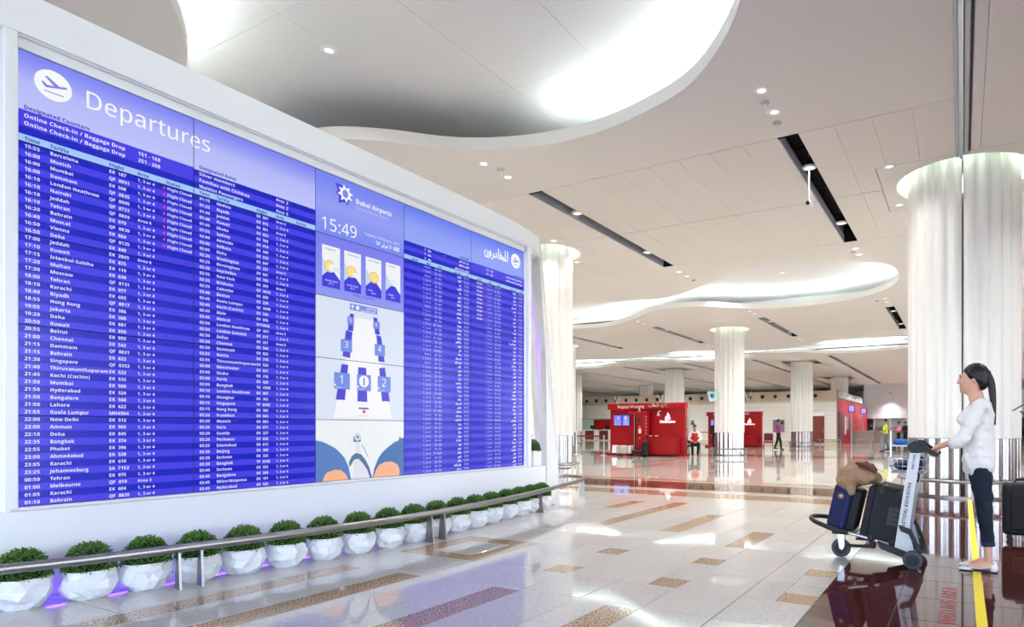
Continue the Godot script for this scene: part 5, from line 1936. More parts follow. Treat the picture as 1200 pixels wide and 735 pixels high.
	bs = thing("shop_shelf", "pale shop shelving below the blue lit sign at the right edge", "shelving", Vector3(5.2, 0, -40.8))
	for k in 5:
		mb = MB.new()
		mb.box(Vector3(0, 0.1 + k * 0.48, 0), Vector3(3.9, 0.05, 0.5), 0.01)
		part(bs, "shelf", mb, M.panel)
	mb = MB.new()
	mb.box(Vector3(0, 1.1, -0.27), Vector3(3.9, 2.2, 0.04), 0.01)
	part(bs, "back_panel", mb, M.panel)
	belt("red belt barrier with white posts in front of the queue by the end wall", [Vector3(-4.75, 0, -47.0), Vector3(-2.6, 0, -47.0)], M.red, 1.05)
	var t := thing("glass_post", "white freestanding barrier post in front of the worker in the yellow vest", "barrier post", Vector3(-2.69, 0, -28.6))
	mb = MB.new()
	mb.box(Vector3(0, 0.57, 0), Vector3(0.07, 1.12, 0.04), 0.01)
	part(t, "post", mb, M.gloss_white)
	mb = MB.new()
	mb.box(Vector3(0, 0.01, 0), Vector3(0.2, 0.02, 0.2), 0.004)
	part(t, "base", mb, M.steel)
	mb = MB.new()
	mb.box(Vector3(0, 1.14, 0), Vector3(0.09, 0.03, 0.06), 0.008)
	part(t, "cap", mb, M.alu)
	var c := thing("luggage_cart", "pale cart carrying bright blue bags behind the worker in the yellow vest", "cart", Vector3(-2.95, 0, -36.6))
	mb = MB.new()
	mb.box(Vector3(0, 0.3, 0), Vector3(0.9, 0.06, 0.6), 0.01)
	part(c, "deck", mb, M.alu)
	mb = MB.new()
	mb.tube([Vector3(0.45, 0.3, -0.25), Vector3(0.55, 1.0, -0.25), Vector3(0.55, 1.0, 0.25), Vector3(0.45, 0.3, 0.25)], 0.025, 8)
	part(c, "handle", mb, M.alu)
	for x in [-0.35, 0.35]:
		for z in [-0.25, 0.25]:
			mb = MB.new()
			mb.lathe([Vector2(0.0, -0.03), Vector2(0.13, -0.03), Vector2(0.13, 0.03), Vector2(0.0, 0.03)], 16, Transform3D(Basis(Vector3.RIGHT, PI / 2), Vector3(x, 0.13, z)))
			part(c, "wheel", mb, M.rubber_grey)
	var bg := thing("blue_bag", "bright blue bag lying on the pale cart behind the worker", "bag", Vector3(-2.95, 0.34, -36.6))
	mb = MB.new()
	mb.rbox(Vector3(0, 0.17, 0), Vector3(0.7, 0.32, 0.45), 0.14)
	part(bg, "body", mb, sm(Color(0.05, 0.35, 0.72), 0.6))
	mb = MB.new()
	mb.tube([Vector3(-0.12, 0.32, 0), Vector3(0, 0.4, 0), Vector3(0.12, 0.32, 0)], 0.02, 6)
	part(bg, "handle", mb, M.black)

func build_left_counters() -> void:
	# staff desks seen through the low opening on the left
	var w := setting("wall_counter")
	var mb := MB.new()
	mb.box(Vector3(-31, 1.9, -60.2), Vector3(20, 3.8, 0.3))
	part(w, "back_wall", mb, sm(Color(0.74, 0.84, 0.82), 0.5))
	var r := thing("red_backdrop", "glossy red backdrop panel behind the desks left of the nearer kiosk", "backdrop", Vector3(-34.3, 0, -58.8))
	mb = MB.new()
	mb.box(Vector3(0, 1.72, 0), Vector3(3.2, 3.44, 0.2), 0.02)
	part(r, "panel", mb, M.red)
	mb = MB.new()
	mb.box(Vector3(-1.55, 1.72, 0.05), Vector3(0.16, 3.44, 0.24), 0.01)
	part(r, "edge_post", mb, sm(Color(0.35, 0.05, 0.06), 0.4))
	mb = MB.new()
	mb.rbox(Vector3(1.0, 2.0, 0.14), Vector3(0.6, 0.5, 0.06), 0.03)
	part(r, "logo_plate", mb, M.gloss_white)
	var desk := sm(Color(0.36, 0.22, 0.14), 0.4)
	for k in 4:
		var t := thing("service_desk", "brown and pale service desk left of the nearer kiosk, %s from left" % ORD[k], "desk", Vector3(-36.6 + k * 1.75, 0, -56.3))
		mb = MB.new()
		mb.box(Vector3(0, 0.55, 0), Vector3(1.1, 0.95, 0.6), 0.02)
		part(t, "front_panel", mb, desk)
		for s in [-1.0, 1.0]:
			mb = MB.new()
			mb.box(Vector3(s * 0.68, 0.55, 0), Vector3(0.26, 1.08, 0.66), 0.02)
			part(t, "side_panel", mb, M.panel)
		mb = MB.new()
		mb.box(Vector3(0, 1.1, 0), Vector3(1.66, 0.06, 0.74), 0.01)
		part(t, "desk_top", mb, M.panel)
		mb = MB.new()
		mb.box(Vector3(0, 0.05, 0), Vector3(1.62, 0.1, 0.64), 0.01)
		part(t, "foot", mb, M.panel2)
		var m := thing("desk_monitor", "dark monitor on the service desk, %s from the left" % ORD[k], "monitor", Vector3(-36.4 + k * 1.75, 1.13, -56.35), 0.3)
		mb = MB.new()
		mb.box(Vector3(0, 0.28, 0), Vector3(0.55, 0.36, 0.05), 0.01)
		part(m, "screen_case", mb, M.black)
		mb = MB.new()
		mb.box(Vector3(0, 0.06, 0), Vector3(0.06, 0.12, 0.05), 0.005)
		part(m, "stand", mb, M.black)
		mb = MB.new()
		mb.box(Vector3(0, 0.01, 0), Vector3(0.25, 0.02, 0.18), 0.004)
		part(m, "stand_base", mb, M.black)

# ---------------------------------------------------------------- planters and hand rail along the wall
func build_planters() -> void:
	var rng := RandomNumberGenerator.new()
	rng.seed = 21
	var src: Node3D = null
	var pos := []
	for q in [[-5.57, -1.74], [-5.48, -2.07], [-5.41, -2.39], [-5.34, -2.71], [-5.29, -3.04], [-5.23, -3.37], [-5.19, -3.71], [-5.17, -4.06], [-5.16, -4.41], [-5.18, -4.76], [-5.21, -5.12], [-5.24, -5.48], [-5.28, -5.83], [-5.33, -6.18], [-5.38, -6.54], [-5.44, -6.9], [-5.51, -7.25], [-5.58, -7.6]]: pos.append(Vector3(q[0], 0, q[1]))
	# three pot shells with different facets
	var pots := []
	for v in 3: pots.append(pot_mesh(0.158, 0.205, 100 + v))
	var leafmat := sm(Color.WHITE, 0.55)
	leafmat.vertex_color_use_as_albedo = true
	leafmat.backlight_enabled = true
	leafmat.backlight = Color(0.25, 0.3, 0.1)
	var mm := leaf_ball(0.137, 0.165, 2600, 5)
	for k in pos.size():
		var lab := "white faceted pot with boxwood ball, %s from the left end of the row" % ORD[k]
		if src == null:
			src = thing("planter", lab, "planter", pos[k], 0.0, "boxwood pots along the display wall")
			part(src, "pot", pots[0], M.pot)
			var mb := MB.new()
			mb.lathe([Vector2(0.13, 0.19), Vector2(0.0, 0.195)], 20)
			part(src, "soil", mb, sm(Color(0.12, 0.08, 0.05), 0.9))
			mb = MB.new()
			mb.lathe([Vector2(0.12, 0.19), Vector2(0.126, 0.24), Vector2(0.118, 0.3), Vector2(0.08, 0.35), Vector2(0.0, 0.368)], 16, Transform3D(), true)
			part(src, "shrub_core", mb, sm(Color(0.05, 0.12, 0.03), 0.9))
			var m := MultiMeshInstance3D.new()
			m.name = "foliage"
			m.multimesh = mm
			m.material_override = leafmat
			m.position = Vector3(0, 0.215, 0)
			m.set_meta("kind", "stuff")
			src.add_child(m, true)
		else:
			var d := dup(src, pos[k], rng.randf() * TAU, lab)
			(d.get_node("pot") as MeshInstance3D).mesh = pots[k % 3]
	# square pot in the niche
	var t := thing("niche_planter", "small square white pot with boxwood in the niche right of the display", "planter", Vector3(-5.87, 0.626, -7.77))
	var mb := MB.new()
	mb.box(Vector3(0, 0.12, 0), Vector3(0.2, 0.24, 0.2), 0.01)
	part(t, "pot", mb, M.pot)
	mb = MB.new()
	mb.lathe([Vector2(0.09, 0.23), Vector2(0.1, 0.29), Vector2(0.07, 0.36), Vector2(0.0, 0.38)], 14, Transform3D(), true)
	part(t, "shrub_core", mb, sm(Color(0.05, 0.12, 0.03), 0.9))
	var m := MultiMeshInstance3D.new()
	m.name = "foliage"
	m.multimesh = leaf_ball(0.112, 0.15, 1400, 6)
	m.material_override = leafmat
	m.position = Vector3(0, 0.25, 0)
	m.set_meta("kind", "stuff")
	t.add_child(m, true)

func pot_mesh(R: float, H: float, seed_: int) -> ArrayMesh:
	var rng := RandomNumberGenerator.new()
	rng.seed = seed_
	var rings := []
	var n := 15
	var prof := [[0.60, 0.0], [0.80, 0.16], [0.97, 0.38], [1.0, 0.62], [0.96, 0.84], [0.95, 1.0]]
	for i in prof.size():
		var r := []
		for k in n:
			var j := 0.0 if i == prof.size() - 1 else (0.11 if i > 0 else 0.02)
			var a := (k + (0.5 if i % 2 == 1 else 0.0) + rng.randf_range(-0.25, 0.25) * (1.0 if i > 0 and i < 5 else 0.0)) / n * TAU
			var rad: float = R * (prof[i][0] + rng.randf_range(-j, j))
			var y: float = H * prof[i][1] + (rng.randf_range(-0.02, 0.02) if i > 0 and i < 5 else 0.0)
			r.append(Vector3(cos(a) * rad, y, sin(a) * rad))
		rings.append(r)
	var mb := MB.new()
	for i in rings.size() - 1:
		for k in n:
			var a: Vector3 = rings[i][k]; var b: Vector3 = rings[i][(k + 1) % n]
			var c: Vector3 = rings[i + 1][k]; var d: Vector3 = rings[i + 1][(k + 1) % n]
			var o := Vector3(a.x + b.x, 0, a.z + b.z)
			if i % 2 == 0:
				mb.flat(a, b, c, o); mb.flat(b, d, c, o)
			else:
				mb.flat(a, b, d, o); mb.flat(a, d, c, o)
	for k in n:
		var a: Vector3 = rings[5][k]; var b: Vector3 = rings[5][(k + 1) % n]
		var ia := a * Vector3(0.9, 1, 0.9); var ib := b * Vector3(0.9, 1, 0.9)
		mb.fquad(a, b, ib, ia, Vector3.UP)
		mb.fquad(ia, ib, ib - Vector3(0, 0.03, 0), ia - Vector3(0, 0.03, 0), -a)
	return mb.mesh()

func leaf_ball(rx: float, ry: float, n: int, seed_: int) -> MultiMesh:
	var rng := RandomNumberGenerator.new()
	rng.seed = seed_
	var leaf := MB.new()
	# a small oval leaf, folded along its midrib
	var L := 0.0155
	for s in [-1.0, 1.0]:
		var nn := Vector3(s * 0.35, 0.93, 0).normalized()
		leaf.tri(Vector3(0, 0, 0), Vector3(s * L * 0.32, L * 0.08, L * 0.4), Vector3(0, 0, L), nn, nn, nn)
		leaf.tri(Vector3(s * L * 0.32, L * 0.08, L * 0.4), Vector3(s * L * 0.24, L * 0.08, L * 0.75), Vector3(0, 0, L), nn, nn, nn)
	var mm := MultiMesh.new()
	mm.transform_format = MultiMesh.TRANSFORM_3D
	mm.use_colors = true
	mm.mesh = leaf.mesh()
	mm.instance_count = n
	for i in n:
		var u := rng.randf_range(-0.12, 1.0)
		var a := rng.randf() * TAU
		var h := sqrt(maxf(0.0, 1.0 - u * u))
		var d := Vector3(cos(a) * h, u, sin(a) * h)
		var bump := 1.0 + 0.05 * sin(a * 7.0 + u * 9.0) + rng.randf_range(-0.13, 0.06)
		var p := Vector3(d.x * rx, d.y * ry, d.z * rx) * bump
		var dir := (d + Vector3(rng.randf_range(-1, 1), rng.randf_range(-0.6, 1), rng.randf_range(-1, 1)) * 0.8).normalized()
		var up := (d + Vector3(rng.randf_range(-1, 1), rng.randf_range(-1, 1), rng.randf_range(-1, 1)) * 0.5).normalized()
		var side := up.cross(dir).normalized()
		var b := Basis(side, dir.cross(side), dir) * rng.randf_range(0.8, 1.35)
		mm.set_instance_transform(i, Transform3D(b, p))
		var g := rng.randf()
		mm.set_instance_color(i, Color(0.05 + 0.10 * g, 0.15 + 0.17 * g, 0.02 + 0.025 * g))
	return mm

func build_rail() -> void:
	var t := thing("hand_rail", "curved brushed steel hand rail in front of the planters along the wall", "hand rail")
	var c := []
	for q in [[-6.6, 0.6], [-6.0, -0.5], [-5.55, -1.2], [-5.39, -1.6], [-5.27, -2.0], [-5.16, -2.55], [-5.07, -3.1], [-4.98, -3.75], [-4.95, -4.4], [-4.98, -5.0], [-5.05, -5.7], [-5.17, -6.45], [-5.36, -7.3], [-5.6, -8.2], [-5.82, -8.95], [-5.96, -9.35], [-6.2, -9.7], [-6.6, -9.86], [-7.1, -9.8], [-8.2, -9.5]]: c.append(Vector3(q[0], 0.305, q[1]))
	c = spline(c, 6)
	var mb := MB.new()
	mb.tube(c, 0.034, 14, false, 0.75)
	part(t, "rail", mb, M.steel)
	for z in [-0.3, -2.5, -2.62, -4.81, -4.99, -7.25, -9.3]:
		var p: Vector3 = c[0]
		var d := Vector3.FORWARD
		for i in c.size() - 1:
			if absf(c[i].z - z) < absf(p.z - z) and i < 100:
				p = c[i].lerp(c[i + 1], clampf((c[i].z - z) / maxf(0.001, c[i].z - c[i + 1].z), 0.0, 1.0)); d = (c[i + 1] - c[i]).normalized()
		var side := d.cross(Vector3.UP).normalized()
		mb = MB.new()
		mb.prism(PackedVector2Array([Vector2(-0.055, 0.0), Vector2(0.055, 0.0), Vector2(0.03, 0.27), Vector2(-0.03, 0.27)]), 0.016, Transform3D(Basis(side, Vector3.UP, -d), Vector3(p.x, 0, p.z)))
		part(t, "post", mb, M.steel)
		mb = MB.new()
		mb.box(Vector3(p.x, 0.28, p.z), Vector3(0.03, 0.04, 0.03), 0.004)
		part(t, "bracket", mb, M.steel)
	# the loop round the far side of the wall end
	t = thing("hand_rail", "short end of a second steel hand rail showing past the right end of the wall", "hand rail")
	mb = MB.new()
	c = spline([Vector3(-9.6, 0.305, -11.6), Vector3(-8.6, 0.305, -11.95), Vector3(-8.15, 0.305, -11.95), Vector3(-8.05, 0.305, -12.1)], 6)
	mb.tube(c, 0.034, 12, false, 0.75)
	part(t, "rail", mb, M.steel)
	for x in [-8.3, -9.3]:
		mb = MB.new()
		mb.prism(PackedVector2Array([Vector2(-0.05, 0.0), Vector2(0.05, 0.0), Vector2(0.03, 0.28), Vector2(-0.03, 0.28)]), 0.016, Transform3D(Basis(), Vector3(x, 0, -11.93 + (0.22 if x < -9 else 0.0))))
		part(t, "post", mb, M.steel)

# ---------------------------------------------------------------- trolley and what it carries
func wheel(parent: Node3D, at: Vector3, r: float, w: float) -> void:
	var X := Transform3D(Basis(Vector3.RIGHT, PI / 2), at)
	var mb := MB.new()
	mb.lathe([Vector2(r * 0.66, -w / 2), Vector2(r * 0.9, -w / 2), Vector2(r, -w / 4), Vector2(r, w / 4), Vector2(r * 0.9, w / 2), Vector2(r * 0.66, w / 2)], 32, X, true)
	var o := part(parent, "wheel", mb, M.rubber_grey)
	mb = MB.new()
	mb.lathe([Vector2(0.0, -w * 0.4), Vector2(r * 0.66, -w * 0.4), Vector2(r * 0.66, w * 0.4), Vector2(r * 0.2, w * 0.45), Vector2(r * 0.18, w * 0.62), Vector2(0.0, w * 0.62)], 24, X)
	part(o, "hub", mb, M.rubber)

func build_trolley() -> void:
	var o := Vector3(-0.6, 0, -6.18)
	var t := thing("luggage_trolley", "airport luggage trolley with black front loop and upright printed post, pushed by the woman", "luggage trolley", o)
	var L := func(x: float, y: float, z: float) -> Vector3: return Vector3(x, y, z) - o
	var mb := MB.new()
	for z in [-5.96, -6.42]:
		mb.tube([L.call(-1.0, 0.268, z), L.call(-0.48, 0.155, z), L.call(-0.42, 0.15, z)], 0.016, 8)
	for k in 6:
		var f := k / 5.0
		mb.box(L.call(lerpf(-0.97, -0.5, f), lerpf(0.262, 0.16, f), -6.19), Vector3(0.03, 0.014, 0.46), 0.003, Basis(Vector3.BACK, -0.21))
	part(t, "deck", mb, M.alu)
	# front loop
	mb = MB.new()
	var c := []
	for q in [[-0.92, 0.255, -5.93], [-1.05, 0.285, -5.91], [-1.18, 0.32, -5.95], [-1.27, 0.338, -6.06], [-1.3, 0.343, -6.19], [-1.27, 0.338, -6.32], [-1.18, 0.32, -6.43], [-1.05, 0.285, -6.47], [-0.92, 0.255, -6.45]]: c.append(L.call(q[0], q[1], q[2]))
	mb.tube(spline(c, 5), 0.022, 10, false, 0.8)
	part(t, "front_loop", mb, M.rubber)
	# front castor
	mb = MB.new()
	mb.box(L.call(-1.0, 0.235, -6.08), Vector3(0.16, 0.03, 0.12), 0.008)
	part(t, "castor_plate", mb, M.rubber)
	mb = MB.new()
	for s in [-0.03, 0.03]:
		mb.prism(PackedVector2Array([Vector2(-0.035, 0.14), Vector2(0.03, 0.14), Vector2(0.03, 0.02), Vector2(0.01, -0.015), Vector2(-0.015, 0.0)]), 0.006, Transform3D(Basis(), L.call(-1.0, 0.085, -6.08 + s)))
	part(t, "castor_fork", mb, M.alu)
	wheel(t, L.call(-1.005, 0.086, -6.08), 0.086, 0.04)
	# brake pedal
	mb = MB.new()
	mb.box(L.call(-0.83, 0.135, -5.98), Vector3(0.22, 0.022, 0.06), 0.008, Basis(Vector3.BACK, 0.05))
	mb.box(L.call(-0.715, 0.17, -5.98), Vector3(0.05, 0.09, 0.05), 0.01)
	mb.box(L.call(-0.79, 0.2, -5.98), Vector3(0.14, 0.02, 0.05), 0.006)
	part(t, "brake_pedal", mb, M.rubber)
	# rear arms, side plates, wheels
	for z in [-5.86, -6.52]:
		var s := 1.0 if z > -6.0 else -1.0
		mb = MB.new()
		mb.prism(PackedVector2Array([Vector2(-0.66, 0.215), Vector2(-0.64, 0.15), Vector2(-0.42, 0.075), Vector2(-0.345, 0.07), Vector2(-0.34, 0.115), Vector2(-0.42, 0.135)]), 0.03, Transform3D(Basis(), Vector3(0, 0, z - 0.015) - o))
		part(t, "rear_arm", mb, M.rubber)
		mb = MB.new()
		mb.prism(PackedVector2Array([Vector2(-0.49, 0.365), Vector2(-0.475, 0.315), Vector2(-0.41, 0.29), Vector2(-0.35, 0.165), Vector2(-0.335, 0.1), Vector2(-0.31, 0.13), Vector2(-0.33, 0.2), Vector2(-0.39, 0.335)]), 0.03, Transform3D(Basis(), Vector3(0, 0, z - 0.015 - s * 0.01) - o))
		part(t, "bumper_arm", mb, M.rubber)
		mb = MB.new()
		mb.prism(PackedVector2Array([Vector2(-0.49, 0.36), Vector2(-0.5, 0.16), Vector2(-0.36, 0.11), Vector2(-0.4, 0.29)]), 0.008, Transform3D(Basis(), Vector3(0, 0, z - s * 0.03) - o))
		part(t, "side_plate", mb, M.alu_paint)
		wheel(t, L.call(-0.375, 0.08, z + s * 0.045), 0.08, 0.038)
	mb = MB.new()
	mb.tube([L.call(-0.375, 0.08, -5.86), L.call(-0.375, 0.08, -6.52)], 0.012, 8)
	part(t, "axle", mb, M.steel)
	# posts
	for z in [-5.9, -6.46]:
		mb = MB.new()
		mb.prism(PackedVector2Array([Vector2(-0.525, 0.16), Vector2(-0.43, 0.16), Vector2(-0.315, 1.01), Vector2(-0.4, 1.01)]), 0.04, Transform3D(Basis(), Vector3(0, 0, z - 0.02) - o))
		part(t, "post", mb, M.alu_white)
	var a := atan2(0.85, 0.12)
	var lt := part(t, "post_lettering", letters("PASSENGER TROLLEY", 0.039, 0.002, "Droid Sans Bold"), M.ink, L.call(-0.43, 0.545, -5.879))
	lt.rotation.z = a - PI
	lt = part(t, "post_lettering", letters("MAX LOAD", 0.026, 0.002, "Droid Sans Bold"), M.ink, L.call(-0.372, 0.915, -5.879))
	lt.rotation.z = a - PI
	# handle
	for z in [-5.88, -6.48]:
		mb = MB.new()
		mb.prism(PackedVector2Array([Vector2(-0.422, 1.042), Vector2(-0.417, 1.066), Vector2(-0.367, 1.098), Vector2(-0.322, 1.094), Vector2(-0.246, 1.036), Vector2(-0.185, 0.996), Vector2(-0.172, 0.978), Vector2(-0.19, 0.966), Vector2(-0.215, 0.972), Vector2(-0.277, 1.0), Vector2(-0.345, 0.995), Vector2(-0.39, 0.995)]), 0.06, Transform3D(Basis(), Vector3(0, 0, z - 0.03) - o), true)
		part(t, "handle_bracket", mb, M.rubber)
	mb = MB.new()
	mb.tube([L.call(-0.222, 0.99, -5.9), L.call(-0.222, 0.99, -6.46)], 0.016, 12)
	part(t, "handle_grip", mb, M.rubber)
	mb = MB.new()
	mb.rbox(L.call(-0.37, 1.045, -6.18), Vector3(0.085, 0.07, 0.56), 0.03)
	part(t, "handle_cover", mb, M.rubber)
	# wire basket
	mb = MB.new()
	for y in [0.81, 0.87, 0.935]:
		c = []
		var g: float = (y - 0.81) * 0.25
		for q in [[-0.56 - g, -5.98], [-0.29 + g * 0.5, -5.98], [-0.29 + g * 0.5, -6.38], [-0.56 - g, -6.38]]: c.append(L.call(q[0], y, q[1]))
		mb.tube(c, 0.0045, 6, true)
	for k in 7:
		var x := lerpf(-0.55, -0.3, k / 6.0)
		mb.tube([L.call(x, 0.935, -5.98), L.call(x, 0.81, -5.98), L.call(x, 0.81, -6.38), L.call(x, 0.935, -6.38)], 0.0035, 5)
	for k in 5:
		var z := lerpf(-6.05, -6.31, k / 4.0)
		mb.tube([L.call(-0.59, 0.935, z), L.call(-0.56, 0.81, z), L.call(-0.29, 0.81, z), L.call(-0.275, 0.935, z)], 0.0035, 5)
	part(t, "basket", mb, M.alu)

func build_luggage() -> void:
	var t := thing("suitcase", "small royal blue suitcase with round brown tag at the front of the trolley", "suitcase", Vector3(-1.03, 0.27, -6.17))
	var tilt := Basis(Vector3.BACK, -0.22)
	var blue := sm(Color(0.02, 0.07, 0.27), 0.75)
	var navy := sm(Color(0.018, 0.026, 0.055), 0.7)
	var mb := MB.new()
	mb.rbox(tilt * Vector3(-0.02, 0.21, 0), Vector3(0.17, 0.40, 0.34), 0.03, tilt, 4)
	part(t, "body", mb, blue)
	mb = MB.new()
	mb.rbox(tilt * Vector3(0.105, 0.205, 0), Vector3(0.09, 0.38, 0.33), 0.025, tilt, 4)
	part(t, "back_shell", mb, navy)
	mb = MB.new()
	mb.rbox(tilt * Vector3(0.03, 0.205, 0), Vector3(0.022, 0.395, 0.345), 0.01, tilt, 2)
	part(t, "piping", mb, sm(Color(0.03, 0.10, 0.36), 0.6))
	mb = MB.new()
	mb.tube([tilt * Vector3(-0.02, 0.40, -0.06), tilt * Vector3(-0.02, 0.435, -0.05), tilt * Vector3(-0.02, 0.435, 0.05), tilt * Vector3(-0.02, 0.40, 0.06)], 0.012, 8)
	part(t, "handle", mb, navy)
	mb = MB.new()
	mb.lathe([Vector2(0.034, 0.0), Vector2(0.03, 0.008), Vector2(0.018, 0.01), Vector2(0.0, 0.006)], 24, Transform3D(tilt * Basis(Vector3.RIGHT, PI / 2), tilt * Vector3(-0.03, 0.31, 0.17)))
	var tg := part(t, "round_tag", mb, sm(Color(0.36, 0.16, 0.10), 0.4))
	mb = MB.new()
	mb.lathe([Vector2(0.016, 0.011), Vector2(0.0, 0.016)], 16, Transform3D(tilt * Basis(Vector3.RIGHT, PI / 2), tilt * Vector3(-0.03, 0.31, 0.17)))
	part(tg, "tag_stud", mb, M.steel)
	for x in [-0.07, 0.12]:
		mb = MB.new()
		mb.box(tilt * Vector3(x, 0.005, 0.0), Vector3(0.03, 0.02, 0.3), 0.006, tilt)
		part(t, "foot", mb, M.black)
	# big navy case lying against the post, its castors towards us
	t = thing("suitcase", "big navy suitcase with four round castors facing us, leaning against the trolley post", "suitcase", Vector3(-0.68, 0.175, -6.2))
	tilt = Basis(Vector3.BACK, -0.2)
	mb = MB.new()
	mb.rbox(tilt * Vector3(0.03, 0.26, 0), Vector3(0.29, 0.52, 0.50), 0.05, tilt, 5)
	part(t, "body", mb, navy)
	mb = MB.new()
	mb.rbox(tilt * Vector3(-0.125, 0.255, 0), Vector3(0.075, 0.49, 0.47), 0.035, tilt, 5)
	part(t, "front_pocket", mb, sm(Color(0.02, 0.035, 0.11), 0.7))
	mb = MB.new()
	for x in [-0.085, -0.045]: mb.rbox(tilt * Vector3(x, 0.258, 0), Vector3(0.012, 0.51, 0.495), 0.006, tilt, 2)
	part(t, "zip", mb, M.black)
	for x in [-0.05, 0.13]:
		for y in [0.045, 0.475]:
			mb = MB.new()
			var X := Transform3D(tilt * Basis(Vector3.RIGHT, PI / 2), tilt * Vector3(x, y, 0.245))
			mb.lathe([Vector2(0.04, 0.0), Vector2(0.034, 0.02), Vector2(0.02, 0.024), Vector2(0.018, 0.012), Vector2(0.0, 0.012)], 20, X, false)
			var w := part(t, "castor", mb, M.rubber)
			mb = MB.new()
			mb.rbox(tilt * Vector3(x, y, 0.275), Vector3(0.016, 0.034, 0.026), 0.008, tilt, 2)
			part(w, "castor_wheel", mb, M.rubber_grey)
	mb = MB.new()
	mb.rbox(tilt * Vector3(0.095, 0.27, 0.25), Vector3(0.11, 0.17, 0.012), 0.005, tilt, 2)
	var pl := part(t, "foot_plate", mb, sm(Color(0.075, 0.09, 0.12), 0.5))
	for k in 3:
		mb = MB.new()
		mb.rbox(tilt * Vector3(0.105, 0.225 + k * 0.042, 0.258), Vector3(0.07, 0.012, 0.012), 0.005, tilt, 2)
		part(pl, "slot", mb, M.black)
	mb = MB.new()
	mb.box(tilt * Vector3(-0.03, 0.518, 0.1), Vector3(0.02, 0.006, 0.05), 0.002, tilt)
	mb.box(tilt * Vector3(0.16, 0.50, 0.2), Vector3(0.02, 0.012, 0.08), 0.002, tilt)
	part(t, "yellow_tab", mb, sm(Color(0.65, 0.80, 0.15), 0.5))
	# slouching tan bag
	t = thing("holdall", "slouching tan canvas bag with a brown leather flap on top of the two suitcases", "bag", Vector3(-0.88, 0.66, -6.12))
	var nz := FastNoiseLite.new()
	nz.seed = 4
	nz.frequency = 7.0
	nz.fractal_octaves = 2
	mb = MB.new()
	Blob.new().ell(Vector3(0.0, 0.12, 0), Vector3(0.15, 0.1, 0.17), 0.05).ell(Vector3(0.1, 0.1, 0.0), Vector3(0.12, 0.08, 0.16), 0.05).ell(Vector3(-0.07, 0.07, 0.05), Vector3(0.085, 0.1, 0.13), 0.05).cap(Vector3(-0.06, 0.06, 0.1), Vector3(-0.03, -0.04, 0.13), 0.055, 0.035, 0.04).cap(Vector3(0.0, 0.18, 0.0), Vector3(0.06, 0.21, 0.0), 0.07, 0.04, 0.05).cap(Vector3(-0.08, 0.15, 0.1), Vector3(0.12, 0.07, 0.15), 0.018, 0.014, 0.03).cut(Vector3(0.08, 0.02, 0.2), Vector3(0.1, 0.03, 0.04), 0.04).cut(Vector3(-0.1, 0.11, 0.2), Vector3(0.03, 0.06, 0.03), 0.04).build(mb, 0.0075, 0.03, nz)
	part(t, "body", mb, tri_mat(noise_tex(31, 0.2, [Color(0.56, 0.44, 0.32), Color(0.66, 0.53, 0.40)], [0.3, 0.7], 128), 6.0, 0.8))
	mb = MB.new()
	Blob.new().chain([Vector3(0.0, 0.215, 0.03), Vector3(0.07, 0.235, 0.05), Vector3(0.15, 0.20, 0.06), Vector3(0.19, 0.165, 0.07)], [0.014, 0.018, 0.02, 0.012], 0.02).chain([Vector3(0.05, 0.225, 0.1), Vector3(0.12, 0.2, 0.12), Vector3(0.185, 0.15, 0.12)], [0.012, 0.016, 0.012], 0.02).chain([Vector3(0.02, 0.225, 0.07), Vector3(0.1, 0.222, 0.09), Vector3(0.16, 0.185, 0.1)], [0.014, 0.02, 0.014], 0.03).build(mb, 0.006)
	part(t, "leather_flap", mb, sm(Color(0.34, 0.15, 0.11), 0.45))
	# bag in the wire basket
	t = thing("pouch_bag", "small blue bag lying in the wire basket of the trolley", "bag", Vector3(-0.42, 0.815, -6.17))
	mb = MB.new()
	Blob.new().ell(Vector3(-0.02, 0.06, 0), Vector3(0.11, 0.055, 0.15), 0.04).ell(Vector3(0.05, 0.085, 0.03), Vector3(0.075, 0.065, 0.13), 0.04).cap(Vector3(0.02, 0.1, 0.05), Vector3(0.09, 0.125, 0.05), 0.04, 0.025, 0.03).build(mb, 0.008, 0.012, nz)
	part(t, "body", mb, sm(Color(0.025, 0.05, 0.26), 0.65))
	mb = MB.new()
	mb.tube(spline([Vector3(0.06, 0.04, 0.15), Vector3(0.085, -0.02, 0.2), Vector3(0.075, -0.08, 0.2)], 4), 0.008, 6)
	part(t, "strap", mb, M.black)
	# black cabin case at the right edge
	t = thing("cabin_case", "black cabin suitcase standing at the right edge behind the woman", "suitcase", Vector3(0.575, 0.0, -7.83))
	mb = MB.new()
	mb.rbox(Vector3(0, 0.35, 0), Vector3(0.4, 0.56, 0.22), 0.05)
	part(t, "body", mb, sm(Color(0.022, 0.022, 0.026), 0.65))
	mb = MB.new()
	mb.rbox(Vector3(0.02, 0.33, 0.115), Vector3(0.3, 0.4, 0.04), 0.02)
	part(t, "front_pocket", mb, sm(Color(0.025, 0.025, 0.03), 0.7))
	mb = MB.new()
	mb.rbox(Vector3(0.035, 0.37, 0.145), Vector3(0.025, 0.22, 0.02), 0.008, Basis(), 2)
	part(t, "side_handle", mb, M.rubber_grey)
	mb = MB.new()
	mb.tube([Vector3(-0.08, 0.62, 0), Vector3(-0.07, 0.66, 0), Vector3(0.07, 0.66, 0), Vector3(0.08, 0.62, 0)], 0.013, 8)
	part(t, "handle", mb, M.black)
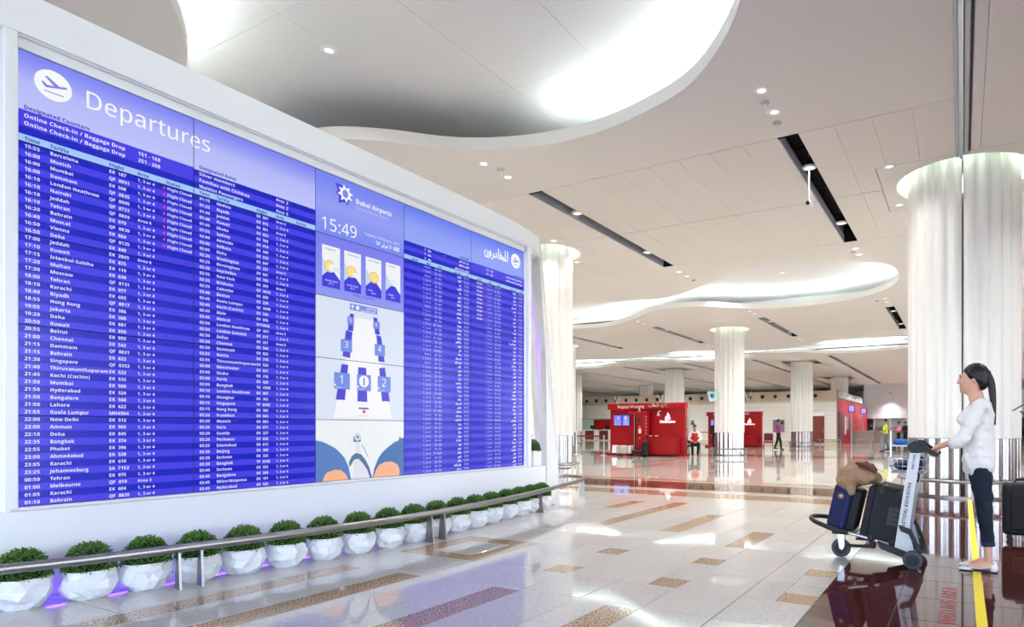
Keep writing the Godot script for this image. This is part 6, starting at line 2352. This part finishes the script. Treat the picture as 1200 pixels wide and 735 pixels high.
	for x in [-0.13, 0.13]:
		for z in [-0.06, 0.06]:
			mb = MB.new()
			mb.lathe([Vector2(0.0, -0.012), Vector2(0.028, -0.012), Vector2(0.028, 0.012), Vector2(0.0, 0.012)], 16, Transform3D(Basis(Vector3.RIGHT, PI / 2), Vector3(x, 0.028, z)))
			mb.box(Vector3(x, 0.06, z), Vector3(0.025, 0.05, 0.035), 0.005)
			part(t, "castor", mb, M.rubber)

# ---------------------------------------------------------------- people; each faces -x in its own axes
func head_mesh(mb: MB, c: Vector3, cell := 0.005, s := 1.0) -> void:
	var b := Blob.new()
	b.ell(c + Vector3(0.022, 0.03, 0) * s, Vector3(0.094, 0.098, 0.074) * s, 0.03)
	b.ell(c + Vector3(-0.03, -0.03, 0) * s, Vector3(0.066, 0.085, 0.06) * s, 0.03)
	b.ell(c + Vector3(-0.03, -0.075, 0) * s, Vector3(0.055, 0.035, 0.045) * s, 0.03)
	b.cap(c + Vector3(-0.074, -0.098, -0.008) * s, c + Vector3(-0.074, -0.098, 0.008) * s, 0.019 * s, 0.019 * s, 0.025)
	b.cap(c + Vector3(-0.086, 0.03, -0.03) * s, c + Vector3(-0.086, 0.03, 0.03) * s, 0.012 * s, 0.012 * s, 0.02)
	b.cap(c + Vector3(-0.092, 0.018, 0) * s, c + Vector3(-0.110, -0.024, 0) * s, 0.0065 * s, 0.0105 * s, 0.014)
	b.cap(c + Vector3(-0.104, -0.03, -0.013) * s, c + Vector3(-0.104, -0.03, 0.013) * s, 0.0075 * s, 0.0075 * s, 0.008)
	for z in [-1.0, 1.0]:
		b.ell(c + Vector3(-0.065, -0.025, z * 0.038) * s, Vector3(0.024, 0.02, 0.02) * s, 0.02)
		b.cut(c + Vector3(-0.098, 0.008, z * 0.03) * s, Vector3(0.014, 0.011, 0.017) * s, 0.012)
		b.ell(c + Vector3(0.014, -0.008, z * 0.072) * s, Vector3(0.018, 0.03, 0.012) * s, 0.008, Basis(Vector3.UP, z * 0.35))
	b.cut(c + Vector3(-0.118, -0.064, 0) * s, Vector3(0.02, 0.003, 0.024) * s, 0.006)
	b.cap(c + Vector3(0.0, -0.06, 0) * s, c + Vector3(0.022, -0.17, 0) * s, 0.05 * s, 0.05 * s, 0.03)
	b.build(mb, cell)

func face_parts(t: Node3D, c: Vector3, s := 1.0) -> void:
	for z in [-1.0, 1.0]:
		var mb := MB.new()
		mb.lathe([Vector2(0.0, -0.0105), Vector2(0.0075, -0.0075), Vector2(0.0105, 0.0), Vector2(0.0075, 0.0075), Vector2(0.0, 0.0105)], 12, Transform3D(Basis(), c + Vector3(-0.0785, 0.008, z * 0.03) * s), true)
		var e := part(t, "eye", mb, M.eye_white)
		mb = MB.new()
		mb.lathe([Vector2(0.0055, 0.0), Vector2(0.004, 0.002), Vector2(0.0, 0.003)], 12, Transform3D(Basis(Vector3.BACK, PI / 2), c + Vector3(-0.0875, 0.008, z * 0.03) * s))
		part(e, "iris", mb, M.iris)
		mb = MB.new()
		mb.tube([c + Vector3(-0.098, 0.033, z * 0.016) * s, c + Vector3(-0.098, 0.038, z * 0.03) * s, c + Vector3(-0.086, 0.035, z * 0.047) * s], 0.0032, 6)
		part(t, "eyebrow", mb, M.hair)
		mb = MB.new()
		mb.tube([c + Vector3(-0.089, 0.014, z * 0.02) * s, c + Vector3(-0.0915, 0.0165, z * 0.03) * s, c + Vector3(-0.083, 0.012, z * 0.042) * s], 0.0018, 5)
		part(t, "eyelashes", mb, M.hair)
		mb = MB.new()
		Blob.new().chain([c + Vector3(-0.082, 0.018, z * 0.018) * s, c + Vector3(-0.084, 0.021, z * 0.03) * s, c + Vector3(-0.075, 0.017, z * 0.044) * s], [0.006, 0.0065, 0.006], 0.004).chain([c + Vector3(-0.08, -0.004, z * 0.018) * s, c + Vector3(-0.081, -0.005, z * 0.03) * s, c + Vector3(-0.073, -0.002, z * 0.044) * s], [0.005, 0.0055, 0.005], 0.004).build(mb, 0.003)
		part(t, "eyelid", mb, M.skin)
	var mb := MB.new()
	Blob.new().chain([c + Vector3(-0.083, -0.062, -0.021) * s, c + Vector3(-0.0935, -0.0585, -0.006) * s, c + Vector3(-0.0935, -0.0585, 0.006) * s, c + Vector3(-0.083, -0.062, 0.021) * s], [0.0025, 0.0055, 0.0055, 0.0025], 0.004).chain([c + Vector3(-0.082, -0.066, -0.018) * s, c + Vector3(-0.091, -0.0695, -0.005) * s, c + Vector3(-0.091, -0.0695, 0.005) * s, c + Vector3(-0.082, -0.066, 0.018) * s], [0.0025, 0.006, 0.006, 0.0025], 0.004).build(mb, 0.003)
	part(t, "lips", mb, sm(Color(0.68, 0.37, 0.34), 0.45))

# hand closed round a bar that runs along z at b; wrist at w; side = +1 or -1 is where the thumb lies along z
func grip_hand(mb: MB, w: Vector3, b: Vector3, side: float) -> void:
	var bl := Blob.new()
	var kn := b + Vector3(-0.012, 0.034, 0)
	bl.cap(w, w.lerp(kn, 0.5), 0.024, 0.02, 0.015)
	for k in 4:
		var z := (k - 1.5) * 0.0185
		var l: float = [0.93, 1.04, 1.0, 0.86][k]
		bl.cap(w.lerp(kn, 0.35) + Vector3(0, 0, z * 0.8), kn + Vector3(0.004, 0.0, z), 0.0115, 0.0105, 0.014)
	bl.build(mb, 0.004)
	for k in 4:
		var z := (k - 1.5) * 0.0195
		var l: float = [0.92, 1.05, 1.0, 0.84][k]
		Blob.new().chain([kn + Vector3(0.006, -0.001, z * 0.95), b + Vector3(-0.027 * l, 0.012, z), b + Vector3(-0.022 * l, -0.017 * l, z), b + Vector3(0.006 * l, -0.027, z)], [0.0102, 0.0095, 0.0088, 0.0075], 0.004).build(mb, 0.0035)
	Blob.new().chain([w.lerp(kn, 0.3) + Vector3(0, -0.006, side * 0.024), b + Vector3(0.026, 0.012, side * 0.04), b + Vector3(0.022, -0.016, side * 0.036), b + Vector3(0.0, -0.031, side * 0.032)], [0.013, 0.011, 0.0095, 0.008], 0.006).build(mb, 0.0035)

func build_woman() -> void:
	var at := Vector3(0.12, 0, -6.1)
	var t := thing("person", "person with dark ponytail, white blouse and rolled jeans pushing the trolley", "person", at)
	var H := Vector3(-0.045, 1.627, 0.0)
	var bar := Vector3(-0.222, 0.99, -6.1) - at
	# body
	var mb := MB.new()
	var b := Blob.new()
	b.ell(Vector3(0.0, 0.93, 0), Vector3(0.1, 0.11, 0.15), 0.05)
	b.ell(Vector3(-0.005, 1.1, 0), Vector3(0.085, 0.16, 0.12), 0.06)
	b.ell(Vector3(-0.02, 1.3, 0), Vector3(0.1, 0.13, 0.135), 0.05)
	b.cap(Vector3(0.01, 1.40, -0.13), Vector3(0.01, 1.40, 0.13), 0.05, 0.05, 0.05)
	b.cap(Vector3(0.0, 1.42, 0), Vector3(-0.012, 1.5, 0), 0.056, 0.048, 0.03)
	for z in [-1.0, 1.0]:
		var wr := bar + Vector3(0.055, 0.062, z * 0.10 + 0.01)
		b.chain([Vector3(0.01, 1.385, z * 0.165), Vector3(-0.115, 1.125, z * 0.195), wr], [0.04, 0.033, 0.025], 0.03)
		b.chain([Vector3(0.0, 0.9, z * 0.08), Vector3(0.045, 0.5, z * 0.08), Vector3(0.075, 0.1, z * 0.075)], [0.07, 0.04, 0.03], 0.03)
		b.chain([Vector3(0.095, 0.045, z * 0.075), Vector3(0.02, 0.05, z * 0.082), Vector3(-0.1, 0.022, z * 0.086)], [0.03, 0.03, 0.018], 0.025)
	b.build(mb, 0.011)
	head_mesh(mb, H)
	for z in [-1.0, 1.0]:
		grip_hand(mb, bar + Vector3(0.055, 0.062, z * 0.10 + 0.01), bar + Vector3(0, 0, z * 0.10 + 0.01), -z)
	var body := part(t, "body", mb, M.skin)
	face_parts(t, H)
	# hair: cap with a parting line over the brow, and the ponytail
	mb = MB.new()
	Blob.new().ell(H + Vector3(0.026, 0.036, 0), Vector3(0.104, 0.106, 0.083), 0.02).ell(H + Vector3(0.06, -0.03, 0), Vector3(0.062, 0.07, 0.066), 0.03).cut(H + Vector3(-0.1, -0.05, 0), Vector3(0.095, 0.125, 0.12), 0.012).cut(H + Vector3(0.0, -0.075, 0), Vector3(0.055, 0.085, 0.12), 0.012).cap(H + Vector3(-0.02, 0.05, 0.072), H + Vector3(0.05, -0.01, 0.07), 0.014, 0.016, 0.02).cap(H + Vector3(-0.02, 0.05, -0.072), H + Vector3(0.05, -0.01, -0.07), 0.014, 0.016, 0.02).build(mb, 0.006)
	var hair := part(t, "hair", mb, M.hair)
	mb = MB.new()
	for k in 5:
		var cc := []
		var rr := []
		for i in 19:
			var f := i / 18.0
			var off := Vector3(sin(k * 1.3) * 0.012, 0, (k - 2) * 0.009) * sin(minf(1.0, f * 3.0) * PI * 0.5) * (1.0 - 0.75 * f)
			cc.append(H + Vector3(0.108 + 0.058 * sqrt(f), 0.058 - 0.03 * f - 0.41 * pow(f, 1.25) - 0.012 * sin(f * 6.0 + k), 0) + off)
			rr.append(lerpf(0.017, 0.024, sin(minf(1.0, f * 2.0) * PI * 0.5)) * (1.0 - 0.8 * pow(f, 2.2)))
		mb.tube(cc, rr, 10, false, 1.0, Vector3.BACK)
	part(hair, "ponytail", mb, M.hair)
	mb = MB.new()
	mb.lathe([Vector2(0.022, -0.008), Vector2(0.028, 0.0), Vector2(0.022, 0.008)], 16, Transform3D(Basis(Vector3.BACK, PI / 2 - 0.5), H + Vector3(0.118, 0.048, 0)), true)
	part(hair, "hair_tie", mb, M.black)
	# blouse
	var nz := FastNoiseLite.new()
	nz.seed = 8
	nz.frequency = 8.5
	nz.fractal_octaves = 2
	mb = MB.new()
	b = Blob.new()
	b.ell(Vector3(0.0, 1.30, 0), Vector3(0.115, 0.145, 0.165), 0.05)
	b.ell(Vector3(0.01, 1.1, 0), Vector3(0.112, 0.2, 0.165), 0.06)
	b.ell(Vector3(0.005, 0.93, 0), Vector3(0.128, 0.19, 0.178), 0.05)
	b.cap(Vector3(0.02, 1.395, -0.14), Vector3(0.02, 1.395, 0.14), 0.062, 0.062, 0.05)
	for z in [-1.0, 1.0]:
		b.ell(Vector3(-0.105, 1.295, z * 0.07), Vector3(0.058, 0.06, 0.06), 0.04)
		b.chain([Vector3(0.012, 1.385, z * 0.165), Vector3(-0.055, 1.25, z * 0.188), Vector3(-0.115, 1.12, z * 0.195), Vector3(-0.165, 1.088, z * 0.18)], [0.058, 0.053, 0.052, 0.046], 0.02)
		b.cap(Vector3(-0.15, 1.095, z * 0.186), Vector3(-0.185, 1.08, z * 0.172), 0.052, 0.048, 0.004)
		b.cut(Vector3(0.01, 0.765, z * 0.22), Vector3(0.075, 0.115, 0.16), 0.012)
	b.cut(Vector3(-0.115, 1.475, 0), Vector3(0.105, 0.1, 0.075), 0.01)
	b.cut(Vector3(-0.01, 1.53, 0), Vector3(0.085, 0.09, 0.075), 0.01)
	b.below(0.815)
	b.build(mb, 0.0085, 0.016, nz)
	var bl := part(t, "blouse", mb, M.blouse)
	mb = MB.new()
	mb.box(Vector3(0.012, 0.975, 0.183), Vector3(0.16, 0.005, 0.006), 0.002)
	part(bl, "hem_seam", mb, M.blouse)
	# jeans with rolled cuffs
	mb = MB.new()
	b = Blob.new()
	b.ell(Vector3(0.02, 0.94, 0), Vector3(0.088, 0.1, 0.15), 0.05)
	for z in [-1.0, 1.0]:
		b.chain([Vector3(0.012, 0.9, z * 0.08), Vector3(0.014, 0.78, z * 0.08), Vector3(0.046, 0.5, z * 0.08), Vector3(0.07, 0.235, z * 0.076)], [0.084, 0.082, 0.059, 0.047], 0.02)
	b.below(0.235)
	b.build(mb, 0.011, 0.014, nz)
	var jn := part(t, "jeans", mb, M.denim)
	for z in [-1.0, 1.0]:
		mb = MB.new()
		mb.lathe([Vector2(0.047, 0.0), Vector2(0.052, 0.004), Vector2(0.052, 0.036), Vector2(0.046, 0.04)], 20, Transform3D(Basis(Vector3.BACK, 0.08), Vector3(0.071, 0.215, z * 0.076)))
		part(jn, "cuff", mb, M.denim_light)
	# flat shoes with white toe and heel
	for z in [-1.0, 1.0]:
		mb = MB.new()
		var zz: float = z * 0.082
		var sole := PackedVector2Array()
		for q in spline([Vector2(-0.138, 0.0), Vector2(-0.12, 0.026), Vector2(-0.05, 0.04), Vector2(0.06, 0.034), Vector2(0.125, 0.032), Vector2(0.14, 0.0)], 5): sole.append(q)
		for q in spline([Vector2(0.125, -0.032), Vector2(0.06, -0.034), Vector2(-0.05, -0.04), Vector2(-0.12, -0.026)], 5): sole.append(q)
		mb.add(slab(sole, 0.0, 0.008), Transform3D(Basis(), Vector3(0, 0.001, zz)))
		var sh := part(t, "shoe_sole", mb, M.black)
		mb = MB.new()
		Blob.new().ell(Vector3(-0.095, 0.014, zz), Vector3(0.056, 0.022, 0.033), 0.01).below(0.007).cut(Vector3(-0.03, 0.05, zz), Vector3(0.05, 0.04, 0.05), 0.004).build(mb, 0.004)
		part(sh, "toe_cap", mb, M.shoe)
		mb = MB.new()
		Blob.new().ell(Vector3(0.108, 0.036, zz), Vector3(0.034, 0.04, 0.034), 0.01).below(0.007).cut(Vector3(0.06, 0.06, zz), Vector3(0.045, 0.06, 0.026), 0.004).cut(Vector3(0.09, 0.085, zz), Vector3(0.04, 0.026, 0.04), 0.004).build(mb, 0.004)
		part(sh, "heel_counter", mb, M.shoe)
		mb = MB.new()
		for s in [-1.0, 1.0]:
			mb.tube(spline([Vector3(-0.07, 0.034, zz + s * 0.03), Vector3(0.0, 0.03, zz + s * 0.037), Vector3(0.09, 0.05, zz + s * 0.034)], 4), 0.004, 6)
		part(sh, "strap", mb, M.shoe)

# plain figure for the people farther off
func figure(called_label: String, at: Vector3, turn: float, o: Dictionary) -> Node3D:
	var t := thing("person", called_label, "person", at, turn)
	var cell: float = o.get("cell", 0.02)
	var sit: bool = o.get("sit", false)
	var stride: float = o.get("stride", 0.0)
	var dy := -0.37 if sit else 0.0
	var H := Vector3(-0.03, 1.64 + dy, 0)
	var skin := Blob.new()
	var top := Blob.new()
	var leg := Blob.new()
	var shoe := Blob.new()
	var hair := Blob.new()
	skin.ell(H + Vector3(0.02, 0.03, 0), Vector3(0.092, 0.098, 0.076), 0.03).ell(H + Vector3(-0.03, -0.045, 0), Vector3(0.062, 0.085, 0.058), 0.03).cap(H + Vector3(-0.09, 0.01, 0), H + Vector3(-0.112, -0.025, 0), 0.01, 0.014, 0.015)
	skin.cap(H + Vector3(0.0, -0.06, 0), Vector3(0.0, 1.42 + dy, 0), 0.05, 0.055, 0.03)
	hair.ell(H + Vector3(0.027, 0.045, 0), Vector3(0.1, 0.1, 0.086), 0.02).cut(H + Vector3(-0.11, -0.06, 0), Vector3(0.1, 0.12, 0.12), 0.01).cut(H + Vector3(0.0, -0.1, 0), Vector3(0.1, 0.085, 0.14), 0.01)
	for q in [[1.3, 0.11, 0.14, 0.17], [1.1, 0.1, 0.2, 0.155], [0.95, 0.11, 0.12, 0.165]]:
		skin.ell(Vector3(0.0, q[0] + dy, 0), Vector3(q[1] - 0.02, q[2], q[3] - 0.02), 0.05)
		top.ell(Vector3(0.0, q[0] + dy, 0), Vector3(q[1] + 0.01, q[2], q[3] + 0.012), 0.05)
	top.cap(Vector3(0, 1.39 + dy, -0.15), Vector3(0, 1.39 + dy, 0.15), 0.065, 0.065, 0.05)
	top.cut(H + Vector3(-0.03, -0.13, 0), Vector3(0.07, 0.06, 0.06), 0.01)
	for z in [-1.0, 1.0]:
		var arms: Array = o.get("arms", [[-0.02, 1.13, 0.26], [-0.06, 0.86, 0.25]])
		if o.has("arms_right") and z < 0: arms = o.arms_right
		var sh := Vector3(0.0, 1.385 + dy, z * 0.2)
		var el := Vector3(arms[0][0], arms[0][1] + dy, z * arms[0][2])
		var ha := Vector3(arms[1][0], arms[1][1] + dy, z * arms[1][2])
		skin.chain([sh, el, ha], [0.045, 0.038, 0.026], 0.02)
		var hd := (ha - el).normalized()
		skin.cap(ha, ha + hd * 0.07, 0.03, 0.024, 0.02)
		if o.get("fingers", true):
			for k in 4:
				var off := Vector3(0, 0, (k - 1.5) * 0.018) if absf(hd.z) < 0.8 else Vector3(0, (k - 1.5) * 0.018, 0)
				skin.cap(ha + hd * 0.08 + off, ha + hd * (0.14 - 0.012 * absf(k - 1.4)) + off + Vector3(-0.012, -0.01, 0), 0.0095, 0.0085, 0.004)
			skin.cap(ha + hd * 0.03 + Vector3(-0.02, 0, -z * 0.02), ha + hd * 0.085 + Vector3(-0.03, 0, -z * 0.04), 0.012, 0.009, 0.006)
		var sl: float = o.get("sleeve", 0.85)
		if sl > 0.5: top.chain([sh, el, el.lerp(ha, (sl - 0.5) * 2.0)], [0.064, 0.054, 0.044], 0.025)
		else: top.chain([sh, sh.lerp(el, sl * 2.0)], [0.064, 0.06], 0.025)
		var hip := Vector3(0.0, 0.92 + dy, z * 0.09)
		var kn: Vector3
		var an: Vector3
		if sit:
			kn = Vector3(-0.42, 0.53, z * 0.14); an = Vector3(-0.40 - 0.08 * z, 0.09, z * 0.11)
		else:
			kn = Vector3(-0.03 + z * stride * -0.5, 0.5, z * 0.09); an = Vector3(0.02 + z * stride * -0.9, 0.09 + (0.05 if stride > 0 and z < 0 else 0.0), z * 0.09)
		skin.chain([hip, kn, an], [0.075, 0.05, 0.035], 0.03)
		leg.chain([hip, kn, an + Vector3(0, 0.01, 0)], [0.098, 0.07, 0.055], 0.03)
		shoe.chain([an + Vector3(0.03, -0.045, 0), an + Vector3(-0.05, -0.04, z * 0.01), an + Vector3(-0.15, -0.055, z * 0.02)], [0.042, 0.04, 0.032], 0.02)
		skin.cap(an, an + Vector3(-0.1, -0.06, 0), 0.03, 0.02, 0.02)
	leg.ell(Vector3(0, 0.93 + dy, 0), Vector3(0.122, 0.11, 0.17), 0.04)
	if sit: top.above(1.5 + dy)
	if o.get("long_hair", false): hair.chain([H + Vector3(0.08, 0.04, 0), H + Vector3(0.11, -0.08, 0), H + Vector3(0.1, -0.25, 0)], [0.05, 0.05, 0.025], 0.03)
	var mb := MB.new()
	skin.build(mb, cell)
	part(t, "body", mb, o.get("skin", M.skin2))
	mb = MB.new(); hair.build(mb, cell * 0.8); part(t, "hair", mb, M.hair)
	mb = MB.new(); leg.build(mb, cell); part(t, "trousers", mb, o.get("legs", M.trousers))
	mb = MB.new(); top.build(mb, cell); part(t, "shirt", mb, o.top)
	mb = MB.new(); shoe.below(0.0); shoe.build(mb, cell); part(t, "shoes", mb, o.get("shoes", M.black))
	if o.has("vest"):
		var v := Blob.new()
		for q in [[1.3, 0.11, 0.14, 0.15], [1.1, 0.1, 0.2, 0.155], [0.98, 0.11, 0.12, 0.165]]: v.ell(Vector3(0.0, q[0] + dy, 0), Vector3(q[1] + 0.022, q[2], q[3] + 0.02), 0.04)
		v.cap(Vector3(0, 1.38 + dy, -0.12), Vector3(0, 1.38 + dy, 0.12), 0.07, 0.07, 0.04)
		v.cut(H + Vector3(-0.06, -0.16, 0), Vector3(0.08, 0.09, 0.06), 0.01).below(0.9 + dy)
		mb = MB.new(); v.build(mb, cell); part(t, "vest", mb, o.vest)
	return t

func build_people() -> void:
	var navy := sm(Color(0.05, 0.06, 0.11), 0.8)
	var white := sm(Color(0.85, 0.85, 0.86), 0.8)
	figure("seated person in a red vest and white sleeves beside the nearer red kiosk", Vector3(-10.55, 0.0, -25.85), PI / 2 + 0.45, {"sit": true, "top": white, "vest": sm(Color(0.80, 0.03, 0.08), 0.6), "arms": [[-0.12, 1.12, 0.27], [-0.33, 1.0, 0.06]], "sleeve": 0.8, "cell": 0.017})
	figure("person in a dark navy suit standing before the farther red kiosk", Vector3(-13.95, 0, -37.6), -1.2, {"top": navy, "legs": navy, "sleeve": 0.95})
	figure("standing person in a pale blue shirt next to the one in the navy suit", Vector3(-13.45, 0, -37.9), -1.9, {"top": sm(Color(0.55, 0.62, 0.78), 0.8), "legs": navy, "sleeve": 0.9})
	figure("person in a black jacket walking past the pale wall between the red kiosks", Vector3(-20.0, 0, -47.0), 0.1, {"stride": 0.22, "top": M.black, "legs": sm(Color(0.30, 0.33, 0.40), 0.8), "arms": [[0.05, 1.14, 0.25], [-0.14, 0.95, 0.24]]})
	figure("person in a purple top and dark trousers walking behind the empty burgundy chair", Vector3(-9.35, 0, -35.6), PI + 0.3, {"stride": 0.2, "top": sm(Color(0.55, 0.22, 0.48), 0.8), "arms": [[0.03, 1.14, 0.25], [-0.12, 0.93, 0.24]]})
	figure("person in a yellow-green safety vest walking before the grey counters", Vector3(-3.65, 0, -36.0), 0.25, {"stride": 0.16, "top": sm(Color(0.78, 0.86, 0.25), 0.7), "vest": sm(Color(0.80, 0.93, 0.20), 0.6), "legs": sm(Color(0.42, 0.44, 0.48), 0.8), "sleeve": 0.45, "arms": [[-0.05, 1.13, 0.26], [-0.28, 1.02, 0.22]]})
	figure("person in a pink shirt at the front of the queue behind the red belt", Vector3(-4.15, 0, -49.8), 0.4, {"top": sm(Color(0.90, 0.60, 0.68), 0.8), "arms": [[-0.06, 1.14, 0.26], [-0.26, 1.15, 0.12]]})
	figure("person in dark clothes queueing just behind the one in pink", Vector3(-3.75, 0, -50.6), 0.9, {"top": navy})
	figure("person in black with a raised arm, third in the queue", Vector3(-3.05, 0, -51.2), 1.2, {"top": M.black, "arms": [[-0.14, 1.2, 0.27], [-0.25, 1.42, 0.12]]})
	figure("person in a grey jacket at the right end of the queue", Vector3(-2.2, 0, -51.0), 1.0, {"top": sm(Color(0.28, 0.28, 0.33), 0.8)})
	figure("person in a blue shirt sitting behind the desks left of the nearer kiosk", Vector3(-33.8, 0.0, -57.3), PI / 2, {"sit": true, "top": sm(Color(0.15, 0.22, 0.5), 0.8)})
	# traveller at the right edge of whom the picture shows the hand with the phone
	var f := figure("person at the right edge with a hand raised holding a phone", Vector3(1.02, 0, -7.9), 0.0, {"top": sm(Color(0.2, 0.22, 0.3), 0.8), "arms": [[-0.12, 1.16, 0.24], [-0.36, 1.33, 0.12]], "sleeve": 0.62, "cell": 0.011, "fingers": true})
	var ph := thing("phone", "dark mobile phone held up in a hand at the right edge of the picture", "phone", Vector3(0.53, 1.435, -7.78))
	ph.rotation = Vector3(0.0, 0.2, 0.55)
	var mb := MB.new()
	mb.rbox(Vector3.ZERO, Vector3(0.145, 0.011, 0.072), 0.005, Basis(), 2)
	part(ph, "phone_body", mb, M.black)
	mb = MB.new()
	mb.box(Vector3(0, 0.0058, 0), Vector3(0.13, 0.0012, 0.066))
	part(ph, "display_face", mb, glow(Color(0.45, 0.52, 0.62), 0.35))

# ---------------------------------------------------------------- lamps and small ceiling fittings
func spot(parent: Node3D, at: Vector3, e: float, angle := 66.0) -> void:
	var l := SpotLight3D.new()
	l.name = "downlight_beam"
	l.light_color = Color(1.0, 0.985, 0.96)
	l.light_energy = e
	l.spot_angle = angle
	l.spot_angle_attenuation = 0.9
	l.spot_range = 60.0
	l.spot_attenuation = 2.0
	l.light_size = 0.09
	l.shadow_enabled = true
	l.position = at
	l.rotation.x = -PI / 2
	parent.add_child(l, true)

func build_lamps() -> void:
	var flush: Node3D = null
	var hung: Node3D = null
	var col := 0
	for ix in 10:
		var x: float = 7.4 - ix * 4.9
		for p in 4:
			var j := 0
			for z0 in [-8.27, -8.92, -11.25, -14.62, -16.66, -17.28]:
				var z: float = z0 - 15.25 * p + (0.0 if p < 2 else 0.4)
				j += 1
				if x < -27.0 and p < 3: continue  # leftmost lines keep only unseen downlights placed to brighten the desks
				if holes.any(func(h): return Geometry2D.is_point_in_polygon(Vector2(x, z), h) or Geometry2D.is_point_in_polygon(Vector2(x, z + 0.15), h) or Geometry2D.is_point_in_polygon(Vector2(x, z - 0.15), h)): continue
				var where := "%s line from the right, %s going away" % [ORD[ix], (ORD[p * 6 + j - 1] if p * 6 + j - 1 < 20 else ["twenty-first", "twenty-second", "twenty-third", "twenty-fourth"][p * 6 + j - 21])]
				if j == 3 or j == 4:
					var lab := "small downlight hanging in a dark ceiling slot, %s" % where
					if hung == null:
						hung = thing("slot_downlight", lab, "downlight", Vector3(x, CY, z), 0.0, "downlights in the ceiling slots")
						var mb := MB.new()
						mb.lathe([Vector2(0.0, 0.2), Vector2(0.07, 0.2), Vector2(0.08, 0.07), Vector2(0.0, 0.07)], 16)
						part(hung, "lamp_body", mb, M.black)
						mb = MB.new()
						mb.lathe([Vector2(0.08, 0.075), Vector2(0.125, 0.07), Vector2(0.12, 0.045), Vector2(0.075, 0.04)], 20)
						part(hung, "lamp_ring", mb, M.white)
						mb = MB.new()
						mb.lathe([Vector2(0.075, 0.05), Vector2(0.0, 0.048)], 16)
						part(hung, "lamp_lens", mb, M.lamp_lens)
						mb = MB.new()
						mb.tube([Vector3(0, 0.2, 0), Vector3(0, 0.4, 0)], 0.012, 6)
						part(hung, "stem", mb, M.black)
						spot(hung, Vector3(0, 0.02, 0), E_SPOT)
					else: dup(hung, Vector3(x, CY, z), 0.0, lab)
				else:
					var lab := "round downlight in the pale ceiling, %s" % where
					if flush == null:
						flush = thing("downlight", lab, "downlight", Vector3(x, CY, z), 0.0, "downlights in the pale ceiling")
						var mb := MB.new()
						mb.lathe([Vector2(0.055, -0.004), Vector2(0.06, -0.012), Vector2(0.1, -0.01), Vector2(0.11, 0.0)], 24)
						part(flush, "lamp_ring", mb, M.white)
						mb = MB.new()
						mb.lathe([Vector2(0.058, -0.006), Vector2(0.0, -0.007)], 20)
						part(flush, "lamp_lens", mb, M.lamp_lens)
						spot(flush, Vector3(0, -0.03, 0), E_SPOT)
					else: dup(flush, Vector3(x, CY, z), 0.0, lab)
	# lamps away from the slot lines
	var n := 0
	for q in [[-7.87, -5.7, 6.55], [-1.13, -11.73, CY], [-1.14, -13.83, CY], [-8.78, -12.46, CY], [-8.8, -13.52, CY], [-9.34, -14.35, CY], [-5.38, -21.0, 6.5], [-7.81, -22.1, 6.5], [-2.72, -21.0, 6.5]]:
		var lab: String = ["round downlight in the upper ceiling of the nearest recess, above the display", "round downlight beside the wide double column, nearer one", "round downlight beside the wide double column, farther one", "round downlight nearest the column at the right end of the wall", "middle downlight of three beside the column at the right end of the wall", "farthest downlight of three beside the column at the right end of the wall", "small downlight in the middle recess, near its upper edge", "small downlight in the middle recess, left of its centre", "small downlight in the right end of the middle recess"][n]
		var d := dup(flush, Vector3(q[0], q[2], q[1]), 0.0, lab)
		(d.get_node("downlight_beam") as SpotLight3D).light_energy = E_SPOT * (0.25 if n < 6 and n > 0 else 0.5)
		n += 1

func build_small() -> void:
	# detectors
	var n := 0
	for q in [[-2.45, -8.6], [-2.45, -9.25], [-2.5, -16.95], [-2.7, -23.8], [-7.2, -8.6], [-7.3, -17.8]]:
		var t := thing("smoke_detector", "small round grey detector on the ceiling %s" % ["between the two nearest downlights", "just before the nearest dark slot", "between two downlights beyond the nearest slot", "beside the middle slot at the far right", "near the top edge of the white wall", "left of the middle recess"][n], "smoke detector", Vector3(q[0], CY, q[1]))
		var mb := MB.new()
		mb.lathe([Vector2(0.065, 0.0), Vector2(0.065, -0.015), Vector2(0.04, -0.035), Vector2(0.0, -0.04)], 20, Transform3D(), true)
		part(t, "housing", mb, M.alu_paint)
		mb = MB.new()
		mb.lathe([Vector2(0.02, -0.037), Vector2(0.015, -0.048), Vector2(0.0, -0.05)], 12)
		part(t, "sensor", mb, M.white)
		n += 1
	# camera on a rod
	var t := thing("ceiling_camera", "white camera hanging on a thin rod from the nearest dark slot", "camera", Vector3(-2.42, CY, -11.32))
	var mb := MB.new()
	mb.tube([Vector3(0, 0.38, 0), Vector3(0, -0.52, 0)], 0.014, 8)
	part(t, "rod", mb, M.alu)
	mb = MB.new()
	mb.rbox(Vector3(0, -0.58, 0), Vector3(0.09, 0.09, 0.2), 0.03)
	part(t, "camera_body", mb, M.white)
	mb = MB.new()
	mb.lathe([Vector2(0.035, 0.0), Vector2(0.035, 0.03), Vector2(0.0, 0.025)], 14, Transform3D(Basis(Vector3.RIGHT, PI / 2), Vector3(0, -0.58, 0.09)))
	part(t, "lens", mb, M.black)
	# red floor lettering
	var fl := part(self, "floor_lettering", letters("WAITING AREA", 0.14, 0.002, "Droid Sans Bold"), sm(Color(0.55, 0.12, 0.13), 0.25), Vector3(-0.085, 0.0015, -4.8))
	fl.rotation = Vector3(-PI / 2, PI / 2, 0)
	tag(fl, "dull red lettering laid flat on the dark red floor left of the yellow line", "floor lettering")
